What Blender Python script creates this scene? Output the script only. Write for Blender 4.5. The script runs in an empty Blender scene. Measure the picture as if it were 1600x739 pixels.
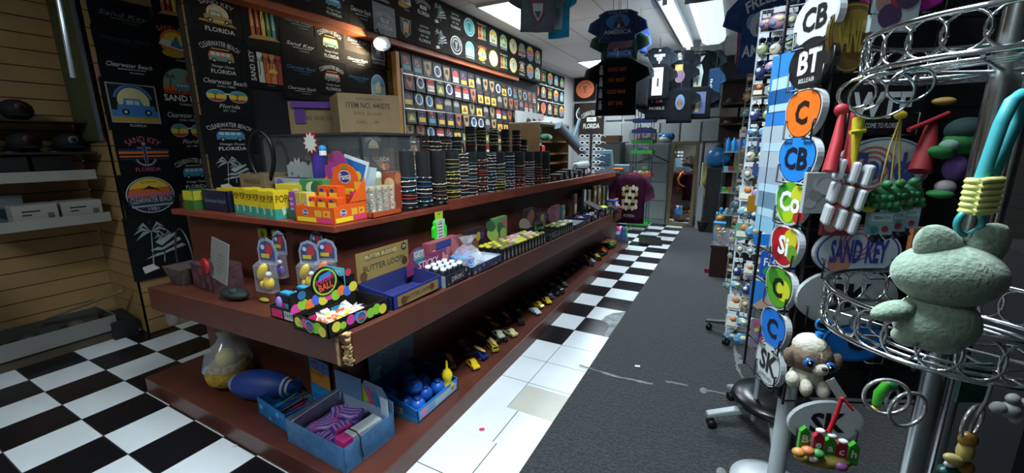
import bpy, math, random
from mathutils import Vector, Matrix, Euler
from math import pi, sin, cos, radians as R

# ---------------------------------------------------------------- camera, world, light, exposure
S = bpy.context.scene
COL = S.collection
YAW, PITCH, ROLL, FPX, EYE = 28.2163, -12.3645, -0.4524, 643.293, 1.562
_y, _p, _r = R(YAW), R(PITCH), R(ROLL)
FWD = Vector((-sin(_y)*cos(_p), cos(_y)*cos(_p), sin(_p)))
_rt = Vector((cos(_y), sin(_y), 0)); _up = _rt.cross(FWD)
RT = _rt*cos(_r) + _up*sin(_r); UP = -_rt*sin(_r) + _up*cos(_r)
CAM = Vector((0, 0, EYE))
cd = bpy.data.cameras.new('camera'); cam = bpy.data.objects.new('camera', cd); COL.objects.link(cam)
cd.sensor_width = 36; cd.lens = FPX/1600*36; cd.clip_start = 0.02
cam.matrix_world = Matrix(((RT.x, UP.x, -FWD.x, 0), (RT.y, UP.y, -FWD.y, 0), (RT.z, UP.z, -FWD.z, EYE), (0, 0, 0, 1)))
S.camera = cam
w = bpy.data.worlds.new('world'); S.world = w; w.use_nodes = True
w.node_tree.nodes['Background'].inputs[0].default_value = (0.55, 0.7, 1, 1)
w.node_tree.nodes['Background'].inputs[1].default_value = 0.06
S.view_settings.view_transform = 'Standard'; S.view_settings.look = 'None'
S.view_settings.gamma = 1; S.view_settings.exposure = 0.15; S.view_settings.use_curve_mapping = False

def area(name, loc, sx, sy, power, col=(0.80, 0.93, 1), rot=(0, 0, 0), spread=180):
    l = bpy.data.lights.new(name, 'AREA'); l.shape = 'RECTANGLE'; l.size = sx; l.size_y = sy; l.energy = power; l.color = col; l.spread = R(spread)
    o = bpy.data.objects.new(name, l); COL.objects.link(o); o.location = loc; o.rotation_euler = rot; return o
area('light_panel_near', (-2.45, 4.9, 3.1), .55, 1.15, 42, spread=130)
area('light_panel_far', (-2.5, 8.65, 3.1), .55, 1.15, 60)
area('light_tube', (-.82, 5.9, 2.98), .12, 1.4, 55)
area('light_wrap', (-.47, 5.9, 3.04), .34, 1.6, 45)
area('light_aisle', (-.55, 1.0, 3.09), .55, 1.15, 60, spread=125)
area('fill_light_behind', (-2.2, -1.2, 3.09), .55, 1.15, 30)  # added fill that brightens the near left area; made-up source

# ---------------------------------------------------------------- helpers
def at(px, py, x=None, y=None, z=None):
    d = FWD + RT*((px-800)/FPX) - UP*((py-369.5)/FPX)
    t = (x/d.x) if x is not None else (y/d.y) if y is not None else ((z-EYE)/d.z)
    return CAM + d*t
def atd(px, py, dep):
    return CAM + (FWD + RT*((px-800)/FPX) - UP*((py-369.5)/FPX))*dep

MATS = {}
def mat(name, col, rough=.55, metal=0, var=0, scale=8, bump=0, spec=.5, emit=0, alpha=1, trans=0, coat=0, sheen=0):
    if name in MATS: return MATS[name]
    m = bpy.data.materials.new(name); m.use_nodes = True; MATS[name] = m
    nt = m.node_tree; b = nt.nodes['Principled BSDF']; I = b.inputs
    c = (*[v for v in col], 1)
    I['Base Color'].default_value = c; I['Roughness'].default_value = rough; I['Metallic'].default_value = metal
    I['Specular IOR Level'].default_value = spec; I['Alpha'].default_value = alpha
    I['Transmission Weight'].default_value = trans; I['Coat Weight'].default_value = coat; I['Sheen Weight'].default_value = sheen
    if emit: I['Emission Color'].default_value = c; I['Emission Strength'].default_value = emit
    if var or bump:
        tc = nt.nodes.new('ShaderNodeTexCoord'); n = nt.nodes.new('ShaderNodeTexNoise')
        n.inputs['Scale'].default_value = scale; n.inputs['Detail'].default_value = 5
        nt.links.new(tc.outputs['Object'], n.inputs['Vector'])
        if var:
            r = nt.nodes.new('ShaderNodeValToRGB')
            r.color_ramp.elements[0].position = .3; r.color_ramp.elements[1].position = .7
            r.color_ramp.elements[0].color = (*[max(0, v*(1-var)) for v in col], 1)
            r.color_ramp.elements[1].color = (*[min(1, v*(1+var)) for v in col], 1)
            nt.links.new(n.outputs['Fac'], r.inputs[0]); nt.links.new(r.outputs[0], I['Base Color'])
        if bump:
            bp = nt.nodes.new('ShaderNodeBump'); bp.inputs['Strength'].default_value = bump; bp.inputs['Distance'].default_value = .01
            nt.links.new(n.outputs['Fac'], bp.inputs['Height']); nt.links.new(bp.outputs[0], I['Normal'])
    return m
def hexc(h):
    v = [int(h[i:i+2], 16)/255 for i in (0, 2, 4)]
    return tuple(c/12.92 if c <= .04045 else ((c+.055)/1.055)**2.4 for c in v)
def M(h, rough=.55, **k):     # a plain material straight from an sRGB hex colour
    key = 'mat_%s_%s_%s' % (h, rough, '_'.join('%s%s' % i for i in sorted(k.items())))
    return MATS.get(key) or mat(key, hexc(h), rough, **k)

_glyph = {}
def glyphs(s, shear=0, bold=0):
    k = (s, shear, bold)
    if k not in _glyph:
        c = bpy.data.curves.new('t', 'FONT'); c.body = s; c.size = 1; c.align_x = 'CENTER'; c.align_y = 'CENTER'
        c.resolution_u = 2; c.shear = shear; c.offset = bold
        o = bpy.data.objects.new('t', c); COL.objects.link(o)
        me = bpy.data.meshes.new_from_object(o, depsgraph=bpy.context.evaluated_depsgraph_get())
        _glyph[k] = ([tuple(v.co) for v in me.vertices], [tuple(p.vertices) for p in me.polygons])
        bpy.data.objects.remove(o); bpy.data.curves.remove(c); bpy.data.meshes.remove(me)
    return _glyph[k]

class MB:
    def __init__(s): s.v = []; s.f = []; s.m = []; s.sm = []; s.mats = []; s.X = Matrix()
    def mi(s, m):
        if m not in s.mats: s.mats.append(m)
        return s.mats.index(m)
    def add(s, vs, fs, m, smooth=False):
        n = len(s.v); i = s.mi(m); X = s.X
        s.v += [tuple(X @ Vector(v)) for v in vs]
        for f in fs: s.f.append(tuple(a+n for a in f)); s.m.append(i); s.sm.append(smooth)
        return s
    def box(s, c, d, m, rz=0, rot=None):
        """box by centre and full size"""
        q = rot or Matrix.Rotation(rz, 3, 'Z'); c = Vector(c)
        vs = [c + q @ Vector((x*d[0]/2, y*d[1]/2, z*d[2]/2)) for z in (-1, 1) for y in (-1, 1) for x in (-1, 1)]
        return s.add(vs, [(0, 2, 3, 1), (4, 5, 7, 6), (0, 1, 5, 4), (2, 6, 7, 3), (0, 4, 6, 2), (1, 3, 7, 5)], m)
    def bb(s, a, b, m): return s.box([(p+q)/2 for p, q in zip(a, b)], [abs(p-q) for p, q in zip(a, b)], m)
    def hexa(s, vs, m):  # 8 corners: 4 bottom ring, 4 top ring
        return s.add(vs, [(3, 2, 1, 0), (4, 5, 6, 7), (0, 1, 5, 4), (1, 2, 6, 5), (2, 3, 7, 6), (3, 0, 4, 7)], m)
    def prism(s, pts, z0, z1, m):
        n = len(pts)
        return s.add([(x, y, z0) for x, y in pts] + [(x, y, z1) for x, y in pts],
                     [tuple(range(n))[::-1], tuple(range(n, 2*n))] + [(i, (i+1) % n, n+(i+1) % n, n+i) for i in range(n)], m)
    def tube(s, pts, r, m, n=8, closed=False, cap=True):
        pts = [Vector(p) for p in pts]; k = len(pts); vs = []; rs = r if isinstance(r, (list, tuple)) else [r]*k
        nrm = None
        for i, p in enumerate(pts):
            a = pts[(i-1) % k] if (closed or i) else p; b = pts[(i+1) % k] if (closed or i < k-1) else p
            t = (b-a).normalized()
            if nrm is None:
                nrm = t.orthogonal().normalized()
            else:
                nrm = (nrm - t*nrm.dot(t)); nrm = nrm.normalized() if nrm.length > 1e-6 else t.orthogonal().normalized()
            bn = t.cross(nrm)
            vs += [p + (nrm*cos(2*pi*j/n) + bn*sin(2*pi*j/n))*rs[i] for j in range(n)]
        fs = []
        for i in range(k if closed else k-1):
            i2 = (i+1) % k
            for j in range(n): fs.append((i*n+j, i*n+(j+1) % n, i2*n+(j+1) % n, i2*n+j))
        s.add(vs, fs, m, True)
        if cap and not closed:
            s.add(vs[:n], [tuple(range(n))[::-1]], m); s.add(vs[-n:], [tuple(range(n))], m)
        return s
    def ring(s, c, r, t, m, axis='Z', n=24, k=6, rx=None, arc=1.0):
        pts = []
        N = n if arc >= 1 else n+1
        for i in range(N):
            a = 2*pi*arc*i/n; u, v = cos(a)*(rx or r), sin(a)*r
            pts.append(Vector(c) + Vector({'Z': (u, v, 0), 'X': (0, u, v), 'Y': (u, 0, v)}[axis]))
        return s.tube(pts, t, m, k, closed=arc >= 1)
    def lathe(s, prof, m, n=20, c=(0, 0, 0), smooth=True):
        vs = []
        for r, z in prof:
            vs += [(c[0]+r*cos(2*pi*j/n), c[1]+r*sin(2*pi*j/n), c[2]+z) for j in range(n)]
        fs = [(i*n+j, i*n+(j+1) % n, (i+1)*n+(j+1) % n, (i+1)*n+j) for i in range(len(prof)-1) for j in range(n)]
        s.add(vs, fs, m, smooth)
        if prof[0][0] > 1e-4: s.add(vs[:n], [tuple(range(n))[::-1]], m)
        if prof[-1][0] > 1e-4: s.add(vs[-n:], [tuple(range(n))], m)
        return s
    def ell(s, c, r, m, n=14, k=9, rot=None):
        r = r if isinstance(r, (list, tuple)) else (r, r, r); q = rot or Matrix.Identity(3); vs = []; c = Vector(c)
        for i in range(k+1):
            a = -pi/2 + pi*i/k
            for j in range(n): vs.append(c + q @ Vector((r[0]*cos(a)*cos(2*pi*j/n), r[1]*cos(a)*sin(2*pi*j/n), r[2]*sin(a))))
        return s.add(vs, [(i*n+j, i*n+(j+1) % n, (i+1)*n+(j+1) % n, (i+1)*n+j) for i in range(k) for j in range(n)], m, True)
    # flat artwork in the local XY plane at height z
    def poly(s, pts, z, m): return s.add([(x, y, z) for x, y in pts], [tuple(range(len(pts)))], m)
    def rect(s, x0, y0, x1, y1, z, m): return s.poly([(x0, y0), (x1, y0), (x1, y1), (x0, y1)], z, m)
    def disc(s, x, y, r, z, m, ry=None, n=20, a0=0, a1=2*pi):
        full = a1-a0 >= 2*pi-1e-3; N = n if full else n+1
        return s.poly([(x+r*cos(a0+(a1-a0)*i/n), y+(ry or r)*sin(a0+(a1-a0)*i/n)) for i in range(N)], z, m)
    def annul(s, x, y, r, t, z, m, ry=None, n=24, a0=0, a1=2*pi):
        k = (ry or r)/r; vs = []
        for i in range(n+1):
            a = a0+(a1-a0)*i/n; vs += [(x+r*cos(a), y+r*k*sin(a), z), (x+(r-t)*cos(a), y+(r*k-t)*sin(a), z)]
        return s.add(vs, [(2*i, 2*i+2, 2*i+3, 2*i+1) for i in range(n)], m)
    def text(s, t, x, y, h, z, m, wmax=None, shear=0, arc=0, rot=0, bold=0, sx=1):
        vs, fs = glyphs(t, shear, bold)
        if not vs: return s
        W = max(v[0] for v in vs)-min(v[0] for v in vs); k = h/.72; kx = k*sx
        if wmax and W*kx > wmax: kx = wmax/W
        out = []
        for a, b, _ in vs:
            a *= kx; b *= k
            if arc: th = a/arc; rr = arc+b; a, b = rr*sin(th), rr*cos(th)-arc
            if rot: a, b = a*cos(rot)-b*sin(rot), a*sin(rot)+b*cos(rot)
            out.append((x+a, y+b, z))
        return s.add(out, fs, m)
    def mesh(s, name):
        me = bpy.data.meshes.new(name); me.from_pydata([tuple(v) for v in s.v], [], s.f)
        for m in s.mats: me.materials.append(m)
        me.polygons.foreach_set('material_index', s.m); me.polygons.foreach_set('use_smooth', s.sm)
        me.update(); return me
    def build(s, name, parent=None, loc=None, rot=None, bevel=0, **tags):
        o = bpy.data.objects.new(name, s.mesh(name)); COL.objects.link(o)
        if parent: o.parent = parent
        if loc is not None: o.location = loc
        if rot is not None: o.rotation_euler = rot
        if bevel:
            b = o.modifiers.new('bevel', 'BEVEL'); b.width = bevel; b.segments = 2; b.limit_method = 'ANGLE'
        for k, v in tags.items(): o[k] = v
        return o
def tag(o, label, cat, group=None):
    o['label'] = label; o['category'] = cat
    if group: o['group'] = group
    return o
def empty(name, loc=(0, 0, 0), rz=0, label=None, cat=None, group=None, rot=None):
    o = bpy.data.objects.new(name, None); COL.objects.link(o); o.location = loc
    o.rotation_euler = rot if rot else (0, 0, rz); o.empty_display_size = .05
    if label: tag(o, label, cat, group)
    return o
def dup(o, loc=None, rot=None, label=None, group=None, scale=None):
    c = o.copy(); COL.objects.link(c)
    if loc is not None: c.location = loc
    if rot is not None: c.rotation_euler = rot
    if scale is not None: c.scale = (scale,)*3
    if label: c['label'] = label
    if group: c['group'] = group
    for ch in o.children:
        d = ch.copy(); COL.objects.link(d); d.parent = c
        for g in ch.children:
            e = g.copy(); COL.objects.link(e); e.parent = d
    return c
def basis(ex, ey):      # rotation whose local x,y axes are ex,ey
    ex = Vector(ex).normalized(); ey = Vector(ey); ey = (ey-ex*ey.dot(ex)).normalized(); ez = ex.cross(ey)
    return Matrix((ex, ey, ez)).transposed().to_euler()
ORD = ['first', 'second', 'third', 'fourth', 'fifth', 'sixth', 'seventh', 'eighth', 'ninth', 'tenth', 'eleventh', 'twelfth',
       'thirteenth', 'fourteenth', 'fifteenth', 'sixteenth', 'seventeenth', 'eighteenth', 'nineteenth', 'twentieth', 'twenty-first', 'twenty-second']
FACE_X = (R(90), 0, R(90))       # a flat artwork facing +x (wall left of the aisle)
FACE_Y = (R(90), 0, 0)           # facing -y (towards the camera)
# ---------------------------------------------------------------- the room
T = .3048
WHITE_TILE = mat('tile_white', (.72, .77, .80), .28, var=.05, scale=3, bump=.02)
BLACK_TILE = mat('tile_black', (.006, .006, .008), .3, var=.3, scale=4)
BEIGE_TILE = mat('tile_beige', (.50, .49, .43), .4, var=.05, scale=5)
GROUT = mat('grout', (.07, .075, .08), .9)
BARE = mat('bare_slab', (.25, .27, .28), .9, var=.4, scale=14, bump=.3)
CARPET = mat('carpet_pile', (.017, .0205, .0235), 1, var=.75, scale=70, bump=.8, sheen=.2)
GLUE = mat('dried_glue', (.16, .17, .17), .8, var=.3, scale=30)
def floor():
    b = MB(); b.rect(-9, -3, 4, 13, 0, GROUT)
    def tile(x0, y0, x1, y1, m, g=.0022, z=.002): b.rect(x0+g, y0+g, x1-g, y1-g, z, m)
    # aisle strip, columns 0 (beside the counter) and 1
    gx, gy = -3.584*T, 6.3995*T
    for k in range(-2, 30):
        for c in (-2, -1, 0):
            x0 = gx+c*T; y0 = gy+k*T; m = WHITE_TILE if (k+c) % 2 else BLACK_TILE
            if c >= -1 and k < 3: m = WHITE_TILE
            if c == 0 and k == 9: m = WHITE_TILE
            if c == 0 and k == 3: m = WHITE_TILE
            tile(x0, y0, x0+T, y0+T, m)
    # older loose tiles at the near end of the strip
    b.rect(-1.6, -.6, -.78, gy-.001, .0024, GROUT)
    for y0, cuts, ms in ((gy-.30, (-1.45, -1.015, -.78), 'WW'), (gy-.60, (-1.45, -.99, -.78), 'WW'), (gy-.905, (-1.45, -.99, -.78), 'WW'),
                         (gy-1.21, (-1.45, -1.0, -.78), 'WW'), (gy-1.515, (-1.45, -1.0, -.78), 'WW')):
        for i in range(2): b.rect(cuts[i]+.003, y0+.003, cuts[i+1]-.003, y0+.302, .0032, WHITE_TILE)
    b.rect(gx+.002, gy+.002, gx+T, gy+T-.03, .0036, BEIGE_TILE)
    b.poly([tuple(at(x, y, z=.004).xy) for x, y in ((978, 487), (958, 489), (946, 494), (940, 500), (948, 504), (952, 510), (946, 519), (944, 524), (950, 526), (966, 505))][::-1], .0037, BARE)
    # checkerboard left of the counter
    hx, hy = -13.731*T, 2.26*T
    for i in range(-12, 8):
        for j in range(-12, 36):
            x0 = hx+i*T; y0 = hy+j*T
            if x0 > -1.9: continue
            tile(x0, y0, x0+T, y0+T, BLACK_TILE if (i+j) % 2 else WHITE_TILE)
    return b.build('floor', kind='structure')
floor()
cb = MB(); cb.prism([(-.785, -2.5), (2.28, -2.5), (2.28, 9.85), (-.79, 9.85)], .0045, .011, CARPET)
carpet = tag(cb.build('carpet'), 'charcoal speckled carpet covering the right side of the aisle', 'carpet')
rg = random.Random(4)
for (a, c) in (((905, 570), (962, 588)), ((962, 588), (1020, 600)), ((1040, 596), (1075, 602)), ((1098, 608), (1165, 622)), ((1148, 540), (1152, 570)), ((1150, 570), (1160, 590))):
    p, q = at(*a, z=.012), at(*c, z=.012); n = Vector((-(q-p).y, (q-p).x, 0)).normalized(); L = []
    for s_ in (1, -1):
        row = [p.lerp(q, t/8)+n*s_*rg.uniform(.004, .016) for t in range(9)]; L += row if s_ == 1 else row[::-1]
    gb = MB(); gb.poly([(v.x, v.y) for v in L][::-1], .0121, GLUE); gb.build('glue_streak', carpet)
for (x, y) in ((1099, 610), (1153, 556), (1127, 738), (1157, 565)):
    p = at(x, y, z=.012); gb = MB(); gb.disc(p.x, p.y, .022, .0123, GLUE, ry=.035); gb.build('glue_spot', carpet)
pb = MB(); p = at(996, 572, z=.013); pb.box((0, 0, .001), (.035, .02, .002), M('e8ecec')); tag(pb.build('paper_scrap', loc=p, rot=(0, 0, .3)), 'tiny white scrap of paper on the charcoal carpet', 'paper')
pb = MB(); p = at(753, 671, z=.005); pb.box((0, 0, .001), (.03, .02, .002), M('d2225a')); tag(pb.build('paper_scrap', loc=p, rot=(0, 0, .6)), 'tiny pink scrap on the white tiles', 'paper')
pb = MB(); p = at(367, 697, z=.005); pb.box((0, 0, .002), (.02, .012, .004), M('d8d8d0')); tag(pb.build('paper_scrap', loc=p, rot=(0, 0, .6)), 'tiny white scrap by the counter foot on black tile', 'paper')

CZ = 3.15
def grid_mat():
    m = mat('ceiling_tile', (.62, .64, .64), .9); nt = m.node_tree; b = nt.nodes['Principled BSDF']
    tc = nt.nodes.new('ShaderNodeTexCoord'); n = nt.nodes.new('ShaderNodeTexNoise'); n.inputs['Scale'].default_value = 60
    nt.links.new(tc.outputs['Object'], n.inputs['Vector'])
    r = nt.nodes.new('ShaderNodeValToRGB'); r.color_ramp.elements[0].color = (.64, .65, .65, 1); r.color_ramp.elements[1].color = (.86, .87, .87, 1)
    nt.links.new(n.outputs['Fac'], r.inputs[0]); nt.links.new(r.outputs[0], b.inputs['Base Color'])
    return m
CT = grid_mat(); TBAR = mat('ceiling_tee', (.12, .12, .12), .6)
c = MB(); c.bb((-9, -3, CZ+.012), (4, 13, CZ+.06), TBAR)
ix = [-9+.0]; xs = [-2.19-.61*i for i in range(12)] + [-2.19+.61*i for i in range(1, 11)]; ys = [5.52+1.2*i for i in range(-7, 7)]
for x in sorted(xs):
    for y in ys: c.bb((x-.603, y+.006, CZ), (x-.007, y+1.194, CZ+.012), CT)
c.build('ceiling', kind='structure')

DARKW = mat('wall_dark', (.012, .012, .014), .8, var=.3, scale=3)
OAK = mat('slat_oak', (.36, .22, .09), .45, var=.12, scale=4)
GROOVE = mat('slat_groove', (.03, .018, .008), .9)
PEG = mat('peg_white', (.45, .46, .46), .6)
def slat(name, x0, y0, x1, y1, z0, z1, nx, ny, m=OAK, gm=GROOVE, p=.122):
    """slatwall from (x0,y0) to (x1,y1); (nx,ny) points out of the wall"""
    b = MB(); d = Vector((x1-x0, y1-y0, 0)); L = d.length; d.normalize(); n = Vector((nx, ny, 0)); o = Vector((x0, y0, 0))
    def slab(za, zb, t0, t1, mm):
        vs = []
        for z in (za, zb):
            for (u, t) in ((0, t0), (L, t0), (L, t1), (0, t1)): vs.append(o+d*u+n*t+Vector((0, 0, z)))
        b.hexa(vs, mm)
    slab(z0, z1, -.06, -.008, gm); z = z0
    while z < z1-.02:
        slab(z+.008, min(z+p, z1), -.008, 0, m); z += p
    return b.build(name, kind='structure')
slat('wall_left', -4.94, -2.5, -4.94, 1.43, 0, CZ, 1, 0)
slat('wall_left_return', -4.94, 1.43, -4.332, 1.43, 0, CZ, 0, -1)
slat('wall_left_pillar', -4.32, 1.43, -4.32, 2.6, 0, CZ, 1, 0)
b = MB(); b.bb((-3.218, 1.565, .9), (-3.208, 3.3, 2.56), mat('black_felt', (.012, .012, .013), .95)); b.build('trim_1', kind='structure')
slat('wall_left_inner', -3.22, 1.56, -3.22, 6.9, .15, CZ, 1, 0)
b = MB(); b.bb((-3.3, 1.56, 0), (-3.285, 6.95, CZ), DARKW); b.bb((-4.4, 2.62, 0), (-3.3, 2.7, CZ), DARKW); b.build('wall_left_back', kind='structure')
b = MB(); b.bb((-3.72, 6.9, 0), (-3.64, 10.0, CZ), PEG); b.bb((-3.64, 6.86, 0), (-3.285, 6.94, CZ), PEG); b.build('wall_left_far', kind='structure')
b = MB(); b.bb((-3.7, 9.95, 0), (3.3, 10.05, CZ), mat('wall_back_paint', (.30, .31, .32), .7, var=.1)); b.build('wall_back', kind='structure')
b = MB(); b.bb((2.3, -3, 0), (2.38, 10, CZ), DARKW); b.build('wall_right', kind='structure')
b = MB(); b.bb((-5, -2.75, 0), (2.4, -2.7, CZ), M('8a8880', .8)); b.build('wall_rear', kind='structure')

# ---------------------------------------------------------------- ceiling lights
def panel(x0, y0, x1, y1, label, e=9):
    r = empty('ceiling_light', ((x0+x1)/2, (y0+y1)/2, CZ), 0, label, 'ceiling light', None); w, l = x1-x0, y1-y0
    f = MB(); t = .025
    for s in (-1, 1):
        f.box((s*(w/2-t/2), 0, -.015), (t, l, .03), M('e6eaea', .4)); f.box((0, s*(l/2-t/2), -.015), (w-2*t, t, .03), M('e6eaea', .4))
    f.build('frame', r); d = MB(); d.box((0, 0, -.004), (w-2*t, l-2*t, .012), mat('lit_diffuser', (.86, .95, 1), .5, emit=e)); d.build('diffuser', r)
panel(-2.80, 4.38, -2.19, 5.52, 'square white lit ceiling panel nearest the grey jersey')
panel(-2.87, 8.02, -2.26, 9.24, 'small white lit ceiling panel left of the orange text shirt')
panel(-.85, .4, -.25, 1.6, 'lit ceiling panel over the near end of the aisle')
panel(-2.5, -1.8, -1.9, -.6, 'added fill light panel on the ceiling behind the viewpoint')  # made-up fixture housing the added fill light, out of view
r = empty('tube_light', (-.83, 6.3, CZ), 0, 'long bright bare fluorescent tube fixture over the hanging shirts', 'ceiling light')
f = MB(); f.box((0, 0, -.035), (.15, 2.5, .07), M('d5dadc', .4)); f.build('housing', r)
f = MB(); f.tube([(0, -1.22, -.095), (0, 1.22, -.095)], .022, mat('lit_tube', (.8, .93, 1), .5, emit=28), 12); f.build('tube', r)
for s in (-1, 1):
    f = MB(); f.box((0, s*1.235, -.09), (.05, .03, .06), M('e6eaea', .4)); f.build('socket', r)
r = empty('wrap_light', (-.47, 6.3, CZ), 0, 'wide white wraparound ceiling fixture beside the bare tube', 'ceiling light')
f = MB(); f.prism([(-.17, 0), (-.15, -.06), (-.08, -.1), (.08, -.1), (.15, -.06), (.17, 0)], -1.1, 1.1, mat('wrap_lens', (.8, .92, .95), .4, emit=.9))
f.X = Matrix(); o = f.build('lens', r); o.rotation_euler = (R(90), 0, 0)
f = MB()
for s in (-1, 1): f.box((0, s*1.11, -.052), (.35, .02, .11), M('5a6062', .5))
f.build('end_cap', r)

# ---------------------------------------------------------------- the counter
RED = mat('red_brown_paint', (.095, .026, .015), .42, var=.18, scale=5, bump=.04)
RED2 = mat('red_trim_paint', (.20, .042, .025), .35, var=.2, scale=9)
CHIP = mat('chipped_chipboard', (.42, .28, .13), .95, var=.5, scale=60, bump=.6)
def zmid(x, y): return .842 - .034*(y-1) + .036*(x+1.3)
def ztop(x, y): return 1.19 - .0073*(y-1.3)
def zbase(x, y): return .115
XF = lambda y: -1.275-.018*(y-1)         # front line of base and middle shelf
ctr = empty('display_counter', (-2.2, 1.0, 0), 0, 'long red-brown painted L-shaped display counter with three levels of shelf', 'counter')
def wp(b): b.X = Matrix.Translation((2.2, -1.0, 0)); return b
YB, YM, YT = 6.45, 5.85, 6.75
b = wp(MB()); b.hexa([(-3.25, 1, 0), (XF(1), 1, 0), (XF(YB), YB, 0), (-3.25, YB, 0), (-3.25, 1, .115), (XF(1), 1, .115), (XF(YB), YB, .115), (-3.25, YB, .115)], RED)
b.build('base_platform', ctr, bevel=.004)
def sheet(name, pts, zf, t, m, bev=.003):
    b = wp(MB()); n = len(pts); top = [(x, y, zf(x, y)) for x, y in pts]; bot = [(x, y, zf(x, y)-t) for x, y in pts]
    b.add(bot+top, [tuple(range(n))[::-1], tuple(range(n, 2*n))]+[(i, (i+1) % n, n+(i+1) % n, n+i) for i in range(n)], m); return b.build(name, ctr, bevel=bev)
sheet('middle_shelf', [(-2.93, 1), (XF(1)-.01, 1), (XF(YM)-.01, YM), (-1.8, YM), (-1.8, 1.38), (-2.93, 1.38)], zmid, .03, RED)
# front and end aprons of the middle shelf
b = wp(MB()); y0 = 1.0
def apron(p, q, zf, t, w, n, m):
    p, q, n = Vector(p), Vector(q), Vector(n)*w; vs = []
    for k in (-t, -.001):
        for a, o in ((p, 0), (q, 0), (q, 1), (p, 1)): vs.append(Vector((a.x, a.y, zf(a.x, a.y)+k))+(n if o else Vector()))
    b.hexa(vs, m)
apron((XF(1.03)-.002, 1.03, 0), (XF(YM)-.002, YM, 0), zmid, .135, .022, (-1, 0, 0), RED)
apron((-2.93, .998, 0), (XF(1)-.04, .998, 0), zmid, .135, .022, (0, 1, 0), RED)
b.build('shelf_apron', ctr, bevel=.002)
b = wp(MB()); rg = random.Random(2); x0 = XF(1)
for i in range(26):
    z = .71+i*.0052; b.box((x0-.018+rg.uniform(-.006, .004), 1.018+rg.uniform(-.004, .006), z), (.018+rg.uniform(0, .014), .018+rg.uniform(0, .012), .007), CHIP, rz=rg.uniform(-.5, .5))
b.box((x0-.052, .9985, .765), (.016, .004, .12), CHIP); b.build('chipped_corner', ctr, label='bare chipped chipboard corner')
sheet('counter_top', [(-3.13, 1.26), (-1.675, 1.31), (-1.50, YT), (-2.25, YT), (-2.25, 2.25), (-3.13, 2.25)], ztop, .032, RED2)
b = wp(MB()); vs = []
XT = lambda y: -1.675+.032*(y-1.31)
for k in (.0, .036):
    for (x, y) in ((XT(2.2), 2.2), (XT(YT), YT), (XT(YT)-.03, YT), (XT(2.2)-.03, 2.2)): vs.append((x+.012, y, ztop(x, y)+k-.034*(k == 0)))
b.hexa(vs, RED2); b.build('edge_trim', ctr, bevel=.003)
b = wp(MB()); vs = []
for z in (.1, 1.16):
    pass
b.bb((-3.2, 1.37, .11), (-1.78, 1.41, 1.155), RED); b.hexa([(-1.80, 1.37, .11), (-1.76, 1.37, .11), (-1.62, YT-.1, .11), (-1.66, YT-.1, .11), (-1.80, 1.37, 1.157), (-1.76, 1.37, 1.157), (-1.62, YT-.1, 1.12), (-1.66, YT-.1, 1.12)], RED)
b.bb((-1.8, 1.366, .115), (-1.752, 1.40, 1.157), RED); b.bb((-3.2, 1.4, .11), (-3.16, 2.0, 1.155), RED); b.build('body_panel', ctr)

# ---------------------------------------------------------------- valance over the shirt wall
val = empty('wall_valance', (-3.05, 2.3, 2.6), 0, 'long black boxed valance with orange underside above the shirt wall', 'valance')
b = MB(); b.X = Matrix.Translation((3.05, -2.3, -2.6)); b.bb((-3.2, 1.2, 2.61), (-3.06, 6.83, 3.14), M('15130f', .8)); b.build('valance_box', val)
b = MB(); b.X = Matrix.Translation((3.05, -2.3, -2.6)); b.bb((-3.2, 1.2, 2.55), (-3.075, 6.0, 2.61), mat('orange_stain', (.42, .10, .025), .5, var=.2, scale=3)); b.build('orange_rail', val)
# ---------------------------------------------------------------- printed artwork (flat ink on cloth), unit square -.5..+.5
W_, K_ = M('d9d9d2', .7), M('0c0c0e', .7)
YEL, ORA, REDI, TEAL, BLUI, GRN, CRM, PINK, NAVY, TAN, GOLD = [M(h, .65) for h in ('e8c63a', 'd9702a', 'b8382a', '3f9aa0', '3f7fc0', '4f8a3a', 'dccfa0', 'd0647a', '1c2c50', 'b08a50', 'b8962e')]
def palm(b, x, y, h, m, z, lean=.12):
    b.poly([(x-.012, y), (x+.012, y), (x+lean*h+.008, y+h), (x+lean*h-.008, y+h)], z, m); cx, cy = x+lean*h, y+h
    for a in (-.5, .1, .7, 1.6, 2.4, 3.0, 3.6):
        L = h*.42; ex, ey = cx+cos(a)*L, cy+sin(a)*L*.6-L*.18; mx, my = cx+cos(a)*L*.5, cy+sin(a)*L*.5+L*.12
        b.poly([(cx, cy), (mx, my-.02*h*2), (ex, ey), (mx, my+.05*h)], z, m)
def vehicle(b, x, y, w, m, z, kind='van', glass=None):
    g = glass or M('bcd4d6'); h = w*.42
    if kind == 'van':
        b.poly([(x-.5*w, y), (x+.5*w, y), (x+.5*w, y+h*.6), (x+.44*w, y+h), (x-.42*w, y+h), (x-.5*w, y+h*.6)], z, m); b.rect(x-.46*w, y+h*.08, x+.46*w, y+h*.42, z+.002, TEAL)
        for i in range(4): b.rect(x-.40*w+i*.2*w, y+h*.56, x-.24*w+i*.2*w, y+h*.88, z+.003, g)
    else:
        b.poly([(x-.5*w, y+.05*h), (x+.5*w, y+.05*h), (x+.5*w, y+.5*h), (x+.2*w, y+.55*h), (x+.12*w, y+h), (x-.3*w, y+h), (x-.34*w, y+.55*h), (x-.5*w, y+.5*h)], z, m)
        b.rect(x-.25*w, y+.55*h, x-.06*w, y+.88*h, z+.003, g); b.rect(x-.03*w, y+.55*h, x+.1*w, y+.88*h, z+.003, g)
    for s in (-.3, .3):
        b.disc(x+s*w, y, .1*w, z+.004, K_, n=12); b.disc(x+s*w, y, .045*w, z+.006, W_, n=10)
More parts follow.
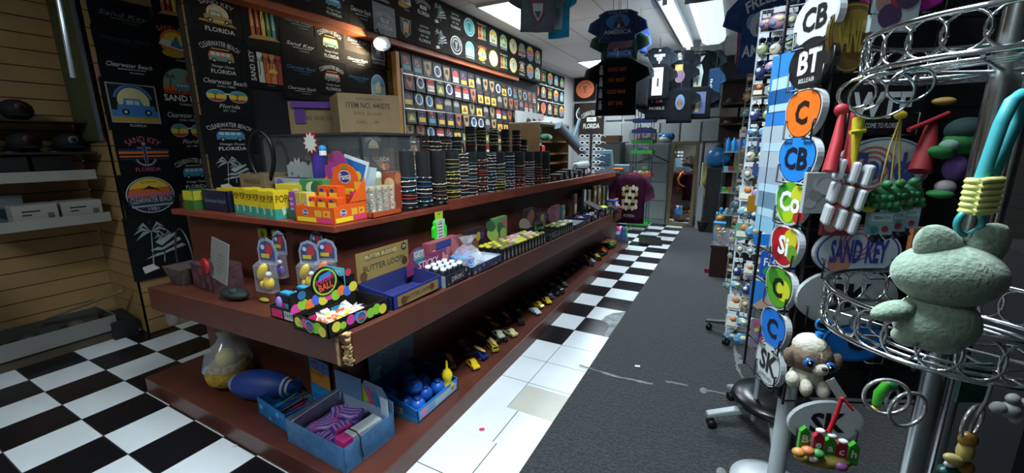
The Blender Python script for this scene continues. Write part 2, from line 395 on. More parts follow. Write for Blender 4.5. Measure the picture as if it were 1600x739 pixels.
def d_script(a, c, w1, w2=None):
    def f(b):
        m = M(c, .7); b.text(a, 0, .12 if w2 else .02, .17, .004, m, .84, shear=.35)
        b.tube  # brush stroke under the words
        b.poly([(-.22, -.02), (.3, -.005), (.3, .012), (-.22, .004)] if w2 else [(-.22, -.14), (.3, -.125), (.3, -.108), (-.22, -.116)], .004, m)
        if w2: b.text(w2, 0, -.2, .15, .004, M(w1, .7), .84, shear=.35)
        b.text('FLORIDA', .12, -.36 if w2 else -.24, .05, .004, m, .4)
    return f
def d_van(b, c=ORA, top='CLEARWATER BEACH', bot='FLORIDA', bg=None):
    b.text(top, 0, .3, .13, .004, W_, .9, arc=.75); vehicle(b, 0, -.13, .56, c, .004); b.rect(-.2, .15, .2, .185, .004, TAN)
    b.text('Vintage Ocean', 0, -.27, .07, .004, W_, .5, shear=.3); b.text(bot, 0, -.41, .1, .004, W_, .62, bold=.01)
def d_jeep(b, top='SAND KEY', c=TAN):
    b.text(top, 0, .36, .12, .004, W_, .8, arc=.9); b.disc(0, .06, .25, .003, CRM, n=22); vehicle(b, 0, -.13, .62, c, .005, 'jeep'); b.poly([(-.45, -.19), (.42, -.23), (.3, -.15), (-.4, -.14)], .004, GOLD)
    b.text('FLORIDA', 0, -.38, .12, .004, W_, .8, bold=.015)
def d_sunjeep(b):
    b.rect(-.46, -.4, .46, .46, .003, M('9aa0a0')); b.rect(-.43, -.37, .43, .43, .004, K_)
    b.text('KINGDOM SURFING', 0, .43, .05, .008, K_, .8); b.disc(0, .08, .3, .005, CRM, n=24); b.annul(0, .08, .37, .05, .006, BLUI, a0=.2, a1=pi-.2)
    b.rect(-.43, -.3, .43, -.12, .006, BLUI); vehicle(b, .03, -.16, .7, BLUI, .008, 'jeep'); b.rect(-.43, -.37, .43, -.27, .007, GOLD); b.text('FLORIDA', 0, -.46, .055, .006, W_, .5)
def d_glasses(b):
    b.text('Clearwater Beach', 0, .38, .13, .004, W_, .86, shear=.2); b.text('CHILL VIBES', 0, .26, .05, .004, W_, .5)
    for s in (-1, 1):
        x = s*.22; b.disc(x, 0, .2, .003, M('9aa8a0'), ry=.17, n=20); b.disc(x, 0, .18, .004, YEL, ry=.15, n=20)
        b.disc(x, 0, .18, .005, TEAL, ry=.15, n=20, a0=.3, a1=pi-.3); b.disc(x, 0, .18, .005, REDI, ry=.15, n=20, a0=pi+.5, a1=2*pi-.5); palm(b, x-.04, -.1, .14, K_, .007)
    b.rect(-.05, .04, .05, .075, .006, W_); b.text('Florida', 0, -.28, .11, .004, W_, .5, shear=.3); b.text('EST 1981', 0, -.4, .05, .004, W_, .3)
def d_anchor(b):
    b.text('SAND KEY', 0, .3, .14, .004, PINK, .7, arc=.5)
    for y0, c in ((.02, NAVY), (-.04, ORA), (-.14, ORA), (-.18, NAVY)): b.rect(-.5, y0-.0, .5, y0+.06, .003, c)
    for m, k, z in ((M('c9a9c0'), 1, .005), (NAVY, .55, .007)):
        b.rect(-.02*k-.012, -.3, .02*k+.012, .16, z, m); b.rect(-.14, .1-.02*k, .14, .1+.02*k, z, m); b.annul(0, .2, .06, .05*k, z, m); b.annul(0, -.12, .24, .06*k, z, m, a0=pi+.25, a1=2*pi-.25)
    b.text('FLORIDA', 0, -.42, .09, .004, PINK, .6)
def d_sunset(b, txt='CLEARWATER BEACH'):
    b.disc(0, 0, .47, .003, W_, n=28); b.disc(0, 0, .45, .004, NAVY, n=28)
    b.disc(0, 0, .43, .005, YEL, n=28, a0=.45, a1=pi-.45); b.add([(-.38, .19, .005), (.38, .19, .005), (.42, .06, .005), (-.42, .06, .005)], [(3, 2, 1, 0)], ORA); b.rect(-.43, -.04, .43, .06, .005, PINK)
    b.text('FLORIDA', 0, .33, .06, .007, K_, .3); b.poly([(-.15, .16), (0, .24), (.16, .14), (.2, .08), (.1, .14), (-.08, .16)], .007, K_); b.rect(-.45, -.23, .45, -.04, .006, M('26344a')); b.text(txt, 0, -.13, .15, .008, W_, .8)
    b.rect(-.4, -.3, .4, -.25, .007, M('9ab0c0')); b.text('1981', 0, -.37, .09, .008, W_, .3)
def d_whitepalm(b):
    palm(b, -.2, -.42, .7, M('9aa4a6'), .004, .1); palm(b, .0, -.3, .45, M('8a9496'), .004, .15)
    for i in range(5): b.poly([(-.3+.05*i, -.2+.07*i), (.3, .02+.05*i), (.42-.03*i, -.06+.06*i), (.0, -.16+.04*i)], .004+.001*i, (M('aab6ba'), K_)[i % 2])
    b.poly([(-.35, -.45), (-.1, -.4), (-.2, -.3), (-.38, -.33)], .005, W_)
def d_shark(b):
    b.text('SAND KEY', 0, .38, .12, .004, ORA, .8, arc=.9); b.disc(0, 0, .36, .003, ORA, n=20); b.disc(0, -.02, .3, .004, YEL, n=20, a0=0, a1=pi)
    b.poly([(-.4, -.06), (.38, -.2), (.3, -.02), (-.3, .08)], .005, W_); b.poly([(-.1, 0), (.05, .22), (.12, -.03), (.35, .0), (.1, -.12), (-.12, -.08)], .006, M('4f7a88')); b.disc(-.1, -.26, .25, .0055, GOLD, ry=.1, n=14); b.text('FLORIDA', .1, -.42, .05, .006, W_, .4)
def d_sandjeep(b):
    b.disc(0, .0, .42, .003, M('7a9a8a'), n=24, a0=-.2, a1=pi+.2); b.rect(-.43, -.2, .43, 0, .004, ORA); b.rect(-.43, -.2, .43, -.12, .005, REDI)
    palm(b, -.28, -.1, .3, K_, .006); palm(b, .25, -.1, .24, K_, .006); vehicle(b, .03, -.12, .42, M('5a6a70'), .007); b.poly([(.08, .1), (.12, .34), (.17, .1)], .008, REDI)
    b.text('SAND KEY', 0, -.31, .15, .005, W_, .92, bold=.02); b.text('FLORIDA', 0, -.45, .05, .005, W_, .4)
def d_strip(b):
    for i, c in enumerate((W_, ORA, M('d88a50'), REDI)): b.rect(-.2+i*.165, -.4, -.055+i*.165, .42, .003, c)
    for i in range(4): palm(b, -.16+i*.165, -.2+.06*(i % 2), .4, K_, .005, .05)
    b.disc(.2, -.1, .12, .006, YEL, n=14, a0=0, a1=pi); b.text('SAND KEY', -.33, .02, .13, .004, W_, .8, rot=pi/2, bold=.01); b.text('Florida', .1, -.46, .05, .004, M('8a6ac0'), .6, shear=.3)
def d_surf(b, top='Clearwater Beach'):
    b.text(top, 0, .4, .1, .004, CRM, .8, shear=.2)
    for i, c in enumerate((ORA, REDI, YEL, GRN, TEAL)):
        x = -.28+i*.14; b.poly([(x-.035, -.32), (x+.04, -.32), (x+.06, 0), (x+.03, .25), (x, .3), (x-.035, .22), (x-.05, 0)], .004, c); b.poly([(x-.02, -.1), (x+.02, -.1), (x, .2)], .006, CRM)
    b.poly([(-.42, -.38), (.45, -.34), (.2, -.26), (-.3, -.28)], .006, TAN); palm(b, -.02, .05, .26, GRN, .0065, .3)
def d_ring(b, c=W_, inner=K_, txt='CLEARWATER BEACH'):
    b.annul(0, 0, .44, .05, .004, c); b.disc(0, 0, .39, .003, inner, n=22); b.annul(0, 0, .28, .025, .005, c); b.text(txt, 0, .31, .075, .006, c if inner == K_ else K_, .9, arc=.31)
    palm(b, -.06, -.2, .3, c if inner == K_ else K_, .006, .2); palm(b, .04, -.2, .2, c if inner == K_ else K_, .006, -.2)
def d_arch(c1, c2, c3=None):
    def f(b):
        b.disc(0, .06, .36, .003, M('c8c8b8'), n=20, a0=0, a1=pi); b.rect(-.36, -.3, .36, .06, .003, M('c8c8b8')); b.disc(0, .06, .33, .004, M(c1), n=20, a0=0, a1=pi); b.rect(-.33, -.27, .33, .06, .004, M(c2))
        b.disc(0, .05, .15, .005, CRM, n=14); palm(b, -.2, -.2, .36, GRN, .006); palm(b, .2, -.2, .3, GRN, .006, -.1); vehicle(b, 0, -.2, .3, M(c3 or 'd07030'), .0068)
        b.text('CLEARWATER', 0, -.38, .09, .005, W_, .7)
    return f
def d_text(b, c=W_):
    for i, t in enumerate(('BEACH BUM', 'CLEARWATER', 'EST 1981', 'FLORIDA')): b.text(t, 0, .3-.2*i, .13 if i % 2 else .09, .004, c, .7 if i % 2 else .5, arc=1.5 if i == 0 else 0)
def d_band(b, c=W_):
    b.text('CLEARWATER BEACH', 0, .2, .17, .004, c, .9, arc=.7); b.rect(-.2, -.1, .2, .05, .003, c); b.text('1981', 0, -.025, .1, .006, K_, .3); b.text('FLORIDA', 0, -.27, .17, .004, c, .7, bold=.02)
def d_skull(b):
    b.poly([(-.3, .35), (.3, .35), (.26, -.2), (0, -.42), (-.26, -.2)], .003, M('5a5a4a')); b.poly([(-.26, .3), (.26, .3), (.22, -.17), (0, -.36), (-.22, -.17)], .004, K_); b.disc(0, .08, .15, .005, M('8890a0'), n=14); b.disc(0, -.1, .1, .006, ORA, n=12)
    b.poly([(-.2, .3), (-.12, -.25), (-.06, -.25), (-.14, .3)], .007, GOLD); b.poly([(.2, .3), (.12, -.25), (.06, -.25), (.14, .3)], .007, GOLD)
DES = {'script': (d_script('Sand Key', 'd9d9d2', None), 'white handwritten script'), 'scriptb': (d_script('Sand Key', '4a8fb0', None), 'pale blue handwritten script'),
       'cscript': (d_script('Clearwater Beach', 'd9d9d2', None), 'white handwritten beach name'), 'cscriptb': (d_script('Clearwater Beach', '3f87b8', None), 'blue handwritten beach name'),
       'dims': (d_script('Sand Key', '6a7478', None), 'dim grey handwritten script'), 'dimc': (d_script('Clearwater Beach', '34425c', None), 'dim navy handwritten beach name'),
       'van': (d_van, 'orange camper van'), 'jeep': (d_jeep, 'tan jeep and FLORIDA lettering'), 'sunjeep': (d_sunjeep, 'blue jeep before a cream sun'), 'glasses': (d_glasses, 'rainbow sunglasses'),
       'anchor': (d_anchor, 'anchor over orange stripes'), 'sunset': (d_sunset, 'round yellow and pink sunset badge'), 'wpalm': (d_whitepalm, 'white palm and wave drawing'), 'shark': (d_shark, 'orange sun and leaping fish'),
       'sandjeep': (d_sandjeep, 'sunset jeep with SAND KEY lettering'), 'strip': (d_strip, 'four sunset stripes with palms'), 'surf': (d_surf, 'row of surfboards'), 'ring': (d_ring, 'white ring badge with palms'),
       'ringy': (lambda b: d_ring(b, YEL, M('d8d4b8')), 'yellow ring badge'), 'ringt': (lambda b: d_ring(b, M('a8d0d0'), TEAL), 'teal ring badge'), 'ringo': (lambda b: d_ring(b, ORA, M('c86a50')), 'orange ring badge'),
       'archy': (d_arch('e0c040', 'd8d0b0', 'b04030'), 'yellow arched beach scene'), 'archg': (d_arch('70a860', 'b8d098', '406a90'), 'green arched beach scene'), 'archb': (d_arch('5aa0d0', '8ab8c8', 'd0c040'), 'blue arched beach scene'),
       'archo': (d_arch('d88040', '5a4a60', '30506a'), 'orange arched dusk scene'), 'text': (d_text, 'four lines of white lettering'), 'band': (d_band, 'bold white arched lettering'), 'skull': (d_skull, 'gold shield emblem'),
       'vanb': (lambda b: d_van(b, BLUI), 'blue camper van'), 'vany': (lambda b: d_van(b, YEL), 'yellow camper van')}
_pm = {}
def printed(key, y0, y1, z0, z1, x, label, cloth='141417', group=None, cat='printed shirt', rot=FACE_X, pos=None, tilt=0):
    """a folded printed shirt pinned flat to a wall: cloth (root mesh) and its print"""
    w, h = abs(y1-y0), abs(z1-z0); ck = ('c', round(w, 2), round(h, 2), cloth)
    if ck not in _pm:
        b = MB(); n = 5; rg = random.Random(len(_pm)); m = mat('cloth_'+cloth, hexc(cloth), .9, var=.2, scale=9, bump=.2, spec=.2)
        b.prism([(-w/2, -h/2), (w*.1, -h/2-.004), (w/2, -h/2+.003), (w/2+.003, 0), (w/2, h/2), (-w/2, h/2), (-w/2-.003, 0)], -.006, .004, m); _pm[ck] = b.mesh('printed_shirt')
    pk = ('p', key, round(w, 2), round(h, 2))
    if pk not in _pm:
        b = MB(); s = min(w, h); b.X = Matrix.Diagonal((w*.94, h*.9, .12, 1)); DES[key][0](b)
        b.X = Matrix(); b.v = [(p[0], p[1], p[2]+.0046) for p in b.v]; _pm[pk] = b.mesh('print')
    o = bpy.data.objects.new('printed_shirt', _pm[ck]); COL.objects.link(o)
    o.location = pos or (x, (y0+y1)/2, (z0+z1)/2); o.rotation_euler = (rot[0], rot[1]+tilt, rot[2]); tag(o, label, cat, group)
    p = bpy.data.objects.new('print', _pm[pk]); COL.objects.link(p); p.parent = o
    return o
def pinned(x, items, where, group, tiltr=0):
    rg = random.Random(7)
    for key, a, b_, c, d, *cl in items:
        mx, my = (a+c)/2, (b_+d)/2; y0, y1 = at(a, my, x=x).y, at(c, my, x=x).y; zt, zb = at(mx, b_, x=x).z, at(mx, d, x=x).z
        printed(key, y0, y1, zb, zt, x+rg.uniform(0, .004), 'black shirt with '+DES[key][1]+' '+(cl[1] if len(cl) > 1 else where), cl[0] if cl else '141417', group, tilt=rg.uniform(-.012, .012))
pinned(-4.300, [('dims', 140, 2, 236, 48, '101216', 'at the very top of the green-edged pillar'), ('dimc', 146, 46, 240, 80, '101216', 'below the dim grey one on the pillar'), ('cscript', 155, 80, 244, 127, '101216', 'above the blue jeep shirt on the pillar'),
  ('sunjeep', 163, 125, 252, 203, '121318', 'on the left pillar'), ('anchor', 182, 201, 266, 274, '121318', 'on the left pillar'), ('sunset', 190, 271, 277, 338, '121318', 'low on the left pillar'),
  ('wpalm', 199, 335, 300, 432, '15181a', 'lowest on the left pillar'),
  ('surf', 236, -34, 300, 36, '16151a', 'at the top edge beside the pillar script'), ('shark', 238, 35, 306, 102, '16151a', 'on the left pillar'), ('sandjeep', 247, 99, 320, 170, '16151a', 'on the left pillar'),
  ('glasses', 258, 170, 330, 238, '16151a', 'beside the anchor shirt on the pillar'), ('vanb', 268, 236, 336, 300, '131317', 'beside the anchor shirt, partly behind boxes')], '', 'shirts pinned on the left pillar')
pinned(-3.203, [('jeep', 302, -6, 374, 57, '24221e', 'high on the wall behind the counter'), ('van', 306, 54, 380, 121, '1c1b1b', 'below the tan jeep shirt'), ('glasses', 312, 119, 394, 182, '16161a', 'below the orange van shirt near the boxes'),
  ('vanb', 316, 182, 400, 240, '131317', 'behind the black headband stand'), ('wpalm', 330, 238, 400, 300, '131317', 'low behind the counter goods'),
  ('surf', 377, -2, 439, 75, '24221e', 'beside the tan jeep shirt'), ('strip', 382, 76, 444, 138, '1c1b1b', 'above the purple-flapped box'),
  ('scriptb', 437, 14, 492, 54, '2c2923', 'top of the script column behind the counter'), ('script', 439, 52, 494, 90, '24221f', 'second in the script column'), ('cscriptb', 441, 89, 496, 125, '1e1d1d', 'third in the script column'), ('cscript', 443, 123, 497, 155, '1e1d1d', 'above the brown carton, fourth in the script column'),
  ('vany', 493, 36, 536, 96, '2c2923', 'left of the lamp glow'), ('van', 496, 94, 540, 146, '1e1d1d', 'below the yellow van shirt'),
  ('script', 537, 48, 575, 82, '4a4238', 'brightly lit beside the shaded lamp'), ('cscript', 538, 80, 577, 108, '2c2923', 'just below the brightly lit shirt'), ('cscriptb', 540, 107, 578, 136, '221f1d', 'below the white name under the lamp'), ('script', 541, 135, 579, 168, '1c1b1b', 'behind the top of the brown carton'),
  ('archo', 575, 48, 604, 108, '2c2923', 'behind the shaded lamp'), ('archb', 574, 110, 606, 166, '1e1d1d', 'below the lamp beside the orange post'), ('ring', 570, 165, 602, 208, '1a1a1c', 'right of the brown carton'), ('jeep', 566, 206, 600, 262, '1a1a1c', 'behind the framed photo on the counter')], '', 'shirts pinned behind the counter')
# valance, two rows
low = ['archo', 'scriptb', 'vanb', 'cscript', 'band', 'skull', 'text', 'wpalm', 'ring', 'archb', 'shark', 'ringy', 'surf', 'ringy', 'jeep', 'sunset', 'archg']
upp = ['archg', 'script', 'vany', 'band', 'van', 'shark', 'band', 'wpalm', 'text', 'ringt', 'surf', 'archy', 'archg', 'ringy', 'sandjeep', 'sunset', 'archo']
for r_, row in enumerate((low, upp)):
    for i, k in enumerate(row):
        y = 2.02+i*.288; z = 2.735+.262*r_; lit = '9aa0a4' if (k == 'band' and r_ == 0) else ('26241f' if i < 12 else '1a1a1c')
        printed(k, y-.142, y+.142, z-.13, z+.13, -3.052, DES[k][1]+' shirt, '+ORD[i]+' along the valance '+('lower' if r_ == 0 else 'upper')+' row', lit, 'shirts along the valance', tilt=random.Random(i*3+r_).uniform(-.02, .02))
# recessed wall beyond the valance
ks = ['ringo', 'sunset', 'ringt', 'archo', 'archb', 'ringy', 'surf', 'archg']
for r_ in range(3):
    for i in range(6):
        y = 7.5+i*.34; z = 2.95-r_*.31; k = ks[(i*3+r_*5) % 8]
        printed(k, y-.15, y+.15, z-.14, z+.14, -3.63, DES[k][1]+' shirt, '+ORD[i]+' in row '+ORD[r_]+' of the recessed wall', '141417', 'shirts on the recessed far wall')
for j, (a, b_, c, d, k) in enumerate(((897, 120, 932, 158, 'ringo'), (897, 160, 932, 195, 'ring'), (905, 160, 945, 210, 'band'), (935, 120, 962, 160, 'ringo'))):
    p, q = at(a, d, y=9.9), at(c, b_, y=9.9)
    printed(k, p.x, q.x, p.z, q.z, 0, 'team shirt with '+DES[k][1]+', '+ORD[j]+' of the cluster on the back wall', '2a2520' if j == 2 else '121215', 'shirts on the back wall', rot=FACE_Y, pos=((p.x+q.x)/2, 9.9-.01*j, (p.z+q.z)/2))
# wooden post and wire rails of the patch wall
r = empty('wall_post', (-3.13, 3.37, .2), 0, 'orange lit wooden post at the edge of the small patch wall', 'post')
b = MB(); b.box((0, 0, 1.15), (.06, .05, 2.3), mat('pine_post', (.55, .26, .06), .5, var=.15)); b.build('upright', r)
b = MB(); b.box((0, .06, 1.1), (.05, .02, 2.1), M('b8b4a8')); b.build('metal_strip', r)
b = MB(); b.bb((-3.2, 3.38, .2), (-3.145, 6.85, 2.6), mat('patch_backing', (.02, .02, .022), .9)); tag(b.build('backing_board'), 'black backing board under the small graphic patches', 'board')
cols = [('c8a83a', '7a3a2a'), ('b83a30', 'd8d4c8'), ('7a4a78', 'c8a83a'), ('3a6a9a', 'c8c8c0'), ('a85a40', '2a2a2a'), ('5a7a4a', 'd0b050'), ('8a8478', '3a3a40'), ('c86a78', '4a8a9a'), ('4a4a78', 'd0d0c8'), ('9a7a50', '1a1a1a')]
small = []
for i, (c1, c2) in enumerate(cols):
    b = MB(); w, h = .078, .098; b.prism([(-w, -h), (w, -h), (w, h), (-w, h)], -.004, .002, M('17171b', .6)); a, c = M(c1, .6), M(c2, .6); k = i % 5
    if k == 0: b.rect(-w*.8, -h*.8, w*.8, h*.2, .003, a); b.text('1981', 0, h*.55, .03, .003, c, .12); b.poly([(-w*.6, -h*.6), (0, h*.1), (w*.6, -h*.6)], .0035, c)
    elif k == 1: b.disc(0, .01, w*.75, .003, a, n=16); b.rect(-w*.75, -h*.7, w*.75, -h*.1, .0036, c); b.text('BEACH', 0, -h*.4, .03, .0042, K_, .11)
    elif k == 2: b.text('FL', 0, h*.3, .06, .003, a, .12, bold=.02); b.rect(-w*.7, -h*.7, w*.7, -h*.2, .003, c); b.rect(-w*.4, -h*.1, w*.4, 0, .003, a)
    elif k == 3: b.disc(0, 0, w*.8, .003, c, n=18); b.disc(0, 0, w*.6, .0036, a, n=18); palm(b, -.01, -h*.4, h*.7, K_, .0042)
    else: b.poly([(-w*.8, h*.7), (w*.8, h*.8), (w*.5, -h*.4), (0, -h*.85), (-w*.6, -h*.3)], .003, a); b.disc(0, h*.2, w*.4, .0036, c, n=12)
    small.append(b.mesh('graphic_patch'))
DN = ['yellow mountain', 'red beach badge', 'violet lettering', 'blue palm disc', 'brown shield', 'green mountain', 'grey beach badge', 'pink lettering', 'navy palm disc', 'tan shield']
rg = random.Random(11)
for r_ in range(7):
    for i in range(19):
        k = rg.randrange(10); o = bpy.data.objects.new('graphic_patch', small[k]); COL.objects.link(o)
        o.location = (-3.125+.012*(r_ % 2), 3.52+i*.174+(.02 if r_ % 2 else 0), 2.42-r_*.172-.004*i); o.rotation_euler = (R(86), 0, R(90)+rg.uniform(-.05, .05))
        tag(o, 'small '+DN[k]+' patch, '+ORD[i]+' from the orange post, '+ORD[r_]+' row down', 'graphic patch', 'small graphic patches beside the orange post')
for r_ in range(4):
    b = MB(); y = 3.42
    b.tube([(-3.09, y, 2.30-r_*.344), (-3.09, y+1.2+.4*r_ % 1, 2.30-r_*.344)], .006, M('a8a8a0', .3, metal=.8), 6)
    tag(b.build('wire_rail'), 'thin bright wire rail under the patches, '+ORD[r_]+' from the top', 'rail', 'rails on the patch wall')
# shaded lamp under the valance
p = at(597, 66, x=-3.0)
r = empty('clip_lamp', p, 0, 'dark-shaded lit lamp hanging below the orange valance rail', 'lamp')
b = MB(); b.lathe([(.02, .05), (.035, .045), (.075, .0), (.08, -.02)], M('1a2430', .3), 20); b.lathe([(.078, -.02), (.07, .0), (.03, .04)], M('e8e8e0'), 20); b.build('lamp_shade', r, rot=(R(-25), R(-35), 0))
b = MB(); b.ell((0, 0, -.005), .034, mat('lit_bulb', (.95, .97, 1), .5, emit=60)); b.build('bulb', r)
b = MB(); b.tube([(0, 0, .04), (-.02, -.02, .09), (-.05, 0, .12)], .006, M('202020')); b.build('stem', r)
l = bpy.data.lights.new('lamp_glow', 'SPOT'); l.energy = 55; l.spot_size = R(110); l.spot_blend = .7; l.color = (1, .88, .68); l.shadow_soft_size = .04
o = bpy.data.objects.new('lamp_glow', l); COL.objects.link(o); o.parent = r; o.location = (.02, 0, -.03); o.rotation_euler = (Vector((-.35, -.22, .08))).to_track_quat('-Z', 'Y').to_euler()
# green framed panel and chrome strip on the pillar return
r = empty('framed_board', (-4.6, 1.40, 1.63), 0, 'tall dull green panel with pale edge on the return beside the pillar', 'panel')
b = MB(); b.box((0, 0, .75), (.46, .012, 1.5), mat('olive_panel', (.05, .07, .025), .5, var=.1)); b.build('board', r)
b = MB(); b.box((.24, -.004, .75), (.018, .02, 1.5), M('59606a', .4)); b.build('edge_strip', r)
# ---------------------------------------------------------------- goods on the counter
def fx(side, w, d, h):     # frame of a box face: box base centre at the origin
    f = {'front': ((1, 0, 0), (0, 0, 1), (0, -1, 0), (0, -d/2, h/2)), 'right': ((0, 1, 0), (0, 0, 1), (1, 0, 0), (w/2, 0, h/2)),
         'left': ((0, -1, 0), (0, 0, 1), (-1, 0, 0), (-w/2, 0, h/2)), 'top': ((1, 0, 0), (0, 1, 0), (0, 0, 1), (0, 0, h)), 'back': ((-1, 0, 0), (0, 0, 1), (0, 1, 0), (0, d/2, h/2))}[side]
    a, b, c, o = f
    return Matrix(((a[0], b[0], c[0], o[0]), (a[1], b[1], c[1], o[1]), (a[2], b[2], c[2], o[2]), (0, 0, 0, 1)))
def carton(name, loc, dims, rz, label, cat, m, decals=(), group=None, parts=()):
    """closed box; decals = (side, function(b, w, h)) drawn on its faces"""
    w, d, h = dims; r = empty(name, loc, rz, label, cat, group)
    b = MB(); b.box((0, 0, h/2), (w, d, h), m); b.build('box_body', r, bevel=.0015)
    if decals:
        q = MB()
        for side, f in decals:
            q.X = fx(side, w, d, h); f(q, (w if side in ('front', 'top', 'back') else d), (d if side == 'top' else h))
        q.build('printing', r)
    return r
def tray(name, loc, dims, rz, label, cat, mo, mi=None, decals=(), t=.004, header=None, front=None, group=None, hm=None):
    """open display tray; header = (height, outline fn, decal fn) stands at the back edge (local +y)"""
    w, d, h = dims; mi = mi or mo; r = empty(name, loc, rz, label, cat, group); fh = front or h
    b = MB(); b.box((0, 0, t/2), (w, d, t), mi)
    b.box((0, -d/2+t/2, fh/2), (w, t, fh), mo); b.box((0, d/2-t/2, h/2), (w, t, h), mo)
    for s in (-1, 1):
        x = s*(w/2-t/2)
        b.hexa([(x-t/2, -d/2, 0), (x+t/2, -d/2, 0), (x+t/2, d/2, 0), (x-t/2, d/2, 0), (x-t/2, -d/2, fh), (x+t/2, -d/2, fh), (x+t/2, d/2, h), (x-t/2, d/2, h)], mo)
        b.hexa([(x-s*t*.55-t*.04, -d/2+t, t), (x-s*t*.55+t*.04, -d/2+t, t), (x-s*t*.55+t*.04, d/2-t, t), (x-s*t*.55-t*.04, d/2-t, t),
                (x-s*t*.55-t*.04, -d/2+t, fh-.002), (x-s*t*.55+t*.04, -d/2+t, fh-.002), (x-s*t*.55+t*.04, d/2-t, h-.002), (x-s*t*.55-t*.04, d/2-t, h-.002)], mi)
    b.box((0, d/2-t*1.1, h/2), (w-2*t, t*.15, h-t), mi); b.build('tray_body', r)
    if decals:
        q = MB()
        for side, f in decals: q.X = fx(side, w, d, fh if side == 'front' else min(h, fh)); f(q, w if side in ('front', 'back') else d, fh if side == 'front' else min(h, fh))
        q.build('printing', r)
    if header:
        hh, shape, dec = header; q = MB(); q.X = Matrix(((1, 0, 0, 0), (0, 0, -1, d/2-.001), (0, 1, 0, h-.005), (0, 0, 0, 1)))
        q.prism(shape(w, hh), -.0015, .0015, hm or mo); o = q.build('header_card', r)
        q = MB(); q.X = Matrix(((1, 0, 0, 0), (0, 0, -1, d/2-.001), (0, 1, 0, h-.005), (0, 0, 0, 1))); dec(q, w, hh); q.v = [(a, b_-.002, c) for a, b_, c in q.v]; q.build('header_printing', o)
    return r
flat_h = lambda w, h: [(-w/2, 0), (w/2, 0), (w/2, h), (-w/2, h)]
def arch_h(w, h, k=.5, n=10):
    return [(-w/2, 0), (w/2, 0), (w/2, h*k)]+[(w*.36*cos(pi*i/n), h*k+h*(1-k)*sin(pi*i/n)) for i in range(n+1)]+[(-w/2, h*k)]
def blobs(cs, n, seed, rmin=.25, rmax=.45):
    def f(b, w, h):
        g = random.Random(seed)
        for i in range(n):
            r = h*g.uniform(rmin, rmax)*.5; b.disc(-w/2+r+(w-2*r)*(i+.5)/n, g.uniform(-h/2+r, h/2-r), r, .0006+.00015*i, M(g.choice(cs), .6), n=12)
    return f
def label_text(t, c, k=.6, bold=.01, bg=None, arc=0):
    def f(b, w, h):
        if bg: b.rect(-w*.47, -h*.46, w*.47, h*.46, .0005, M(bg, .6))
        b.text(t, 0, 0, h*k, .0012, M(c, .6), w*.86, bold=bold, arc=arc)
    return f
def multi(*fs):
    def f(b, w, h):
        for q in fs: q(b, w, h)
    return f
KR = M('8a6a48', .8)
NAVB = M('141a3c', .6)
# --- glass showcase standing on the end of the counter
GLASS = mat('clear_glass', (.5, .55, .56), .04, alpha=.08, spec=.35)
SX0, SX1, SY0, SY1, SZ = -2.85, -1.91, 1.73, 2.25, 1.19
r = empty('glass_showcase', ((SX0+SX1)/2, SY0, SZ), 0, 'clear glass showcase with dark framed top standing on the counter corner', 'showcase')
b = MB(); w = SX1-SX0; d = SY1-SY0; b.box((0, d/2, .012), (w, d, .024), M('16140f')); b.build('base', r)
for (cx, cy, sx, sy, nm) in ((0, .003, w, .006, 'front_pane'), (0, d-.003, w, .006, 'rear_pane'), (w/2-.003, d/2, .006, d-.012, 'side_pane'), (-w/2+.003, d/2, .006, d-.012, 'side_pane')):
    b = MB(); b.box((cx, cy, .235), (sx, sy, .42), GLASS); b.build(nm, r)
b = MB(); b.box((0, d/2, .452), (w+.02, d+.02, .014), M('3a3c3c', .3)); b.build('top_panel', r)
for s in (-1, 1):
    for y in (0, d): b = MB(); b.box((s*(w/2), y, .235), (.012, .012, .44), M('4a5052', .3, metal=.6)); b.build('corner_post', r)
b = MB(); b.box((0, d/2, .22), (w-.02, d-.02, .006), GLASS); b.build('glass_shelf', r)
zt = SZ+.459
def brown(loc, dims, rz, label, deco, parts=()):
    return carton('cardboard_box', loc, dims, rz, label, 'box', mat('kraft_card', hexc('867050'), .85, var=.06, scale=12), deco)
def kdec(b, w, h):
    k = M('3a3024', .8); b.text('www.supplies.com', 0, .38*h, .04*h*1.6, .0008, k, w*.6); b.text('ITEM NO. 44007E', -.02*w, .2*h, .14*h, .0008, k, w*.72, bold=.01)
    b.text('24 PCS  10.5 KGS', -.05*w, 0, .07*h, .0008, k, w*.6); b.text('C/NO.       OF', -.05*w, -.22*h, .07*h, .0008, k, w*.6)
brown((-2.17, 2.02, zt), (.37, .29, .235), R(60), 'large brown carton with printed item number on top of the showcase', [('front', kdec)])
r = brown((-2.60, 2.0, zt), (.33, .28, .21), R(48), 'brown carton with a violet flap on top of the showcase', [('front', label_text('THIS SIDE UP', '4a3a28', .12))])
b = MB(); b.box((0, -.15, .19), (.29, .02, .04), M('5a2f8a')); b.box((-.1, -.146, .12), (.06, .004, .1), M('4a2c78')); b.build('violet_flap', r)
for i, (x, y, c, t) in enumerate(((-2.72, 1.9, '2a2018', 'dark'), (-2.45, 1.9, '4a3a28', 'tan'), (-2.2, 1.95, '28241f', 'black'))):
    carton('boxed_trinket', (x, y, SZ+.024), (.2, .16, .15), 0, t+' boxed trinket on the floor of the glass showcase', 'box', M(c), [('front', blobs(('a08a60', '6a5030', 'c8b890'), 4, i))])
for i, x in enumerate((-2.7, -2.45, -2.2, -2.02)):
    carton('picture_card', (x, 2.0, SZ+.226), (.17, .03, .14), 0, ORD[i]+' small picture card from the left on the showcase shelf', 'card', M('5a4030'), [('front', multi(blobs(('c86a40', '4a90b0', 'd8c080'), 5, i+20), label_text('FLORIDA', 'e0d8c8', .2)))])
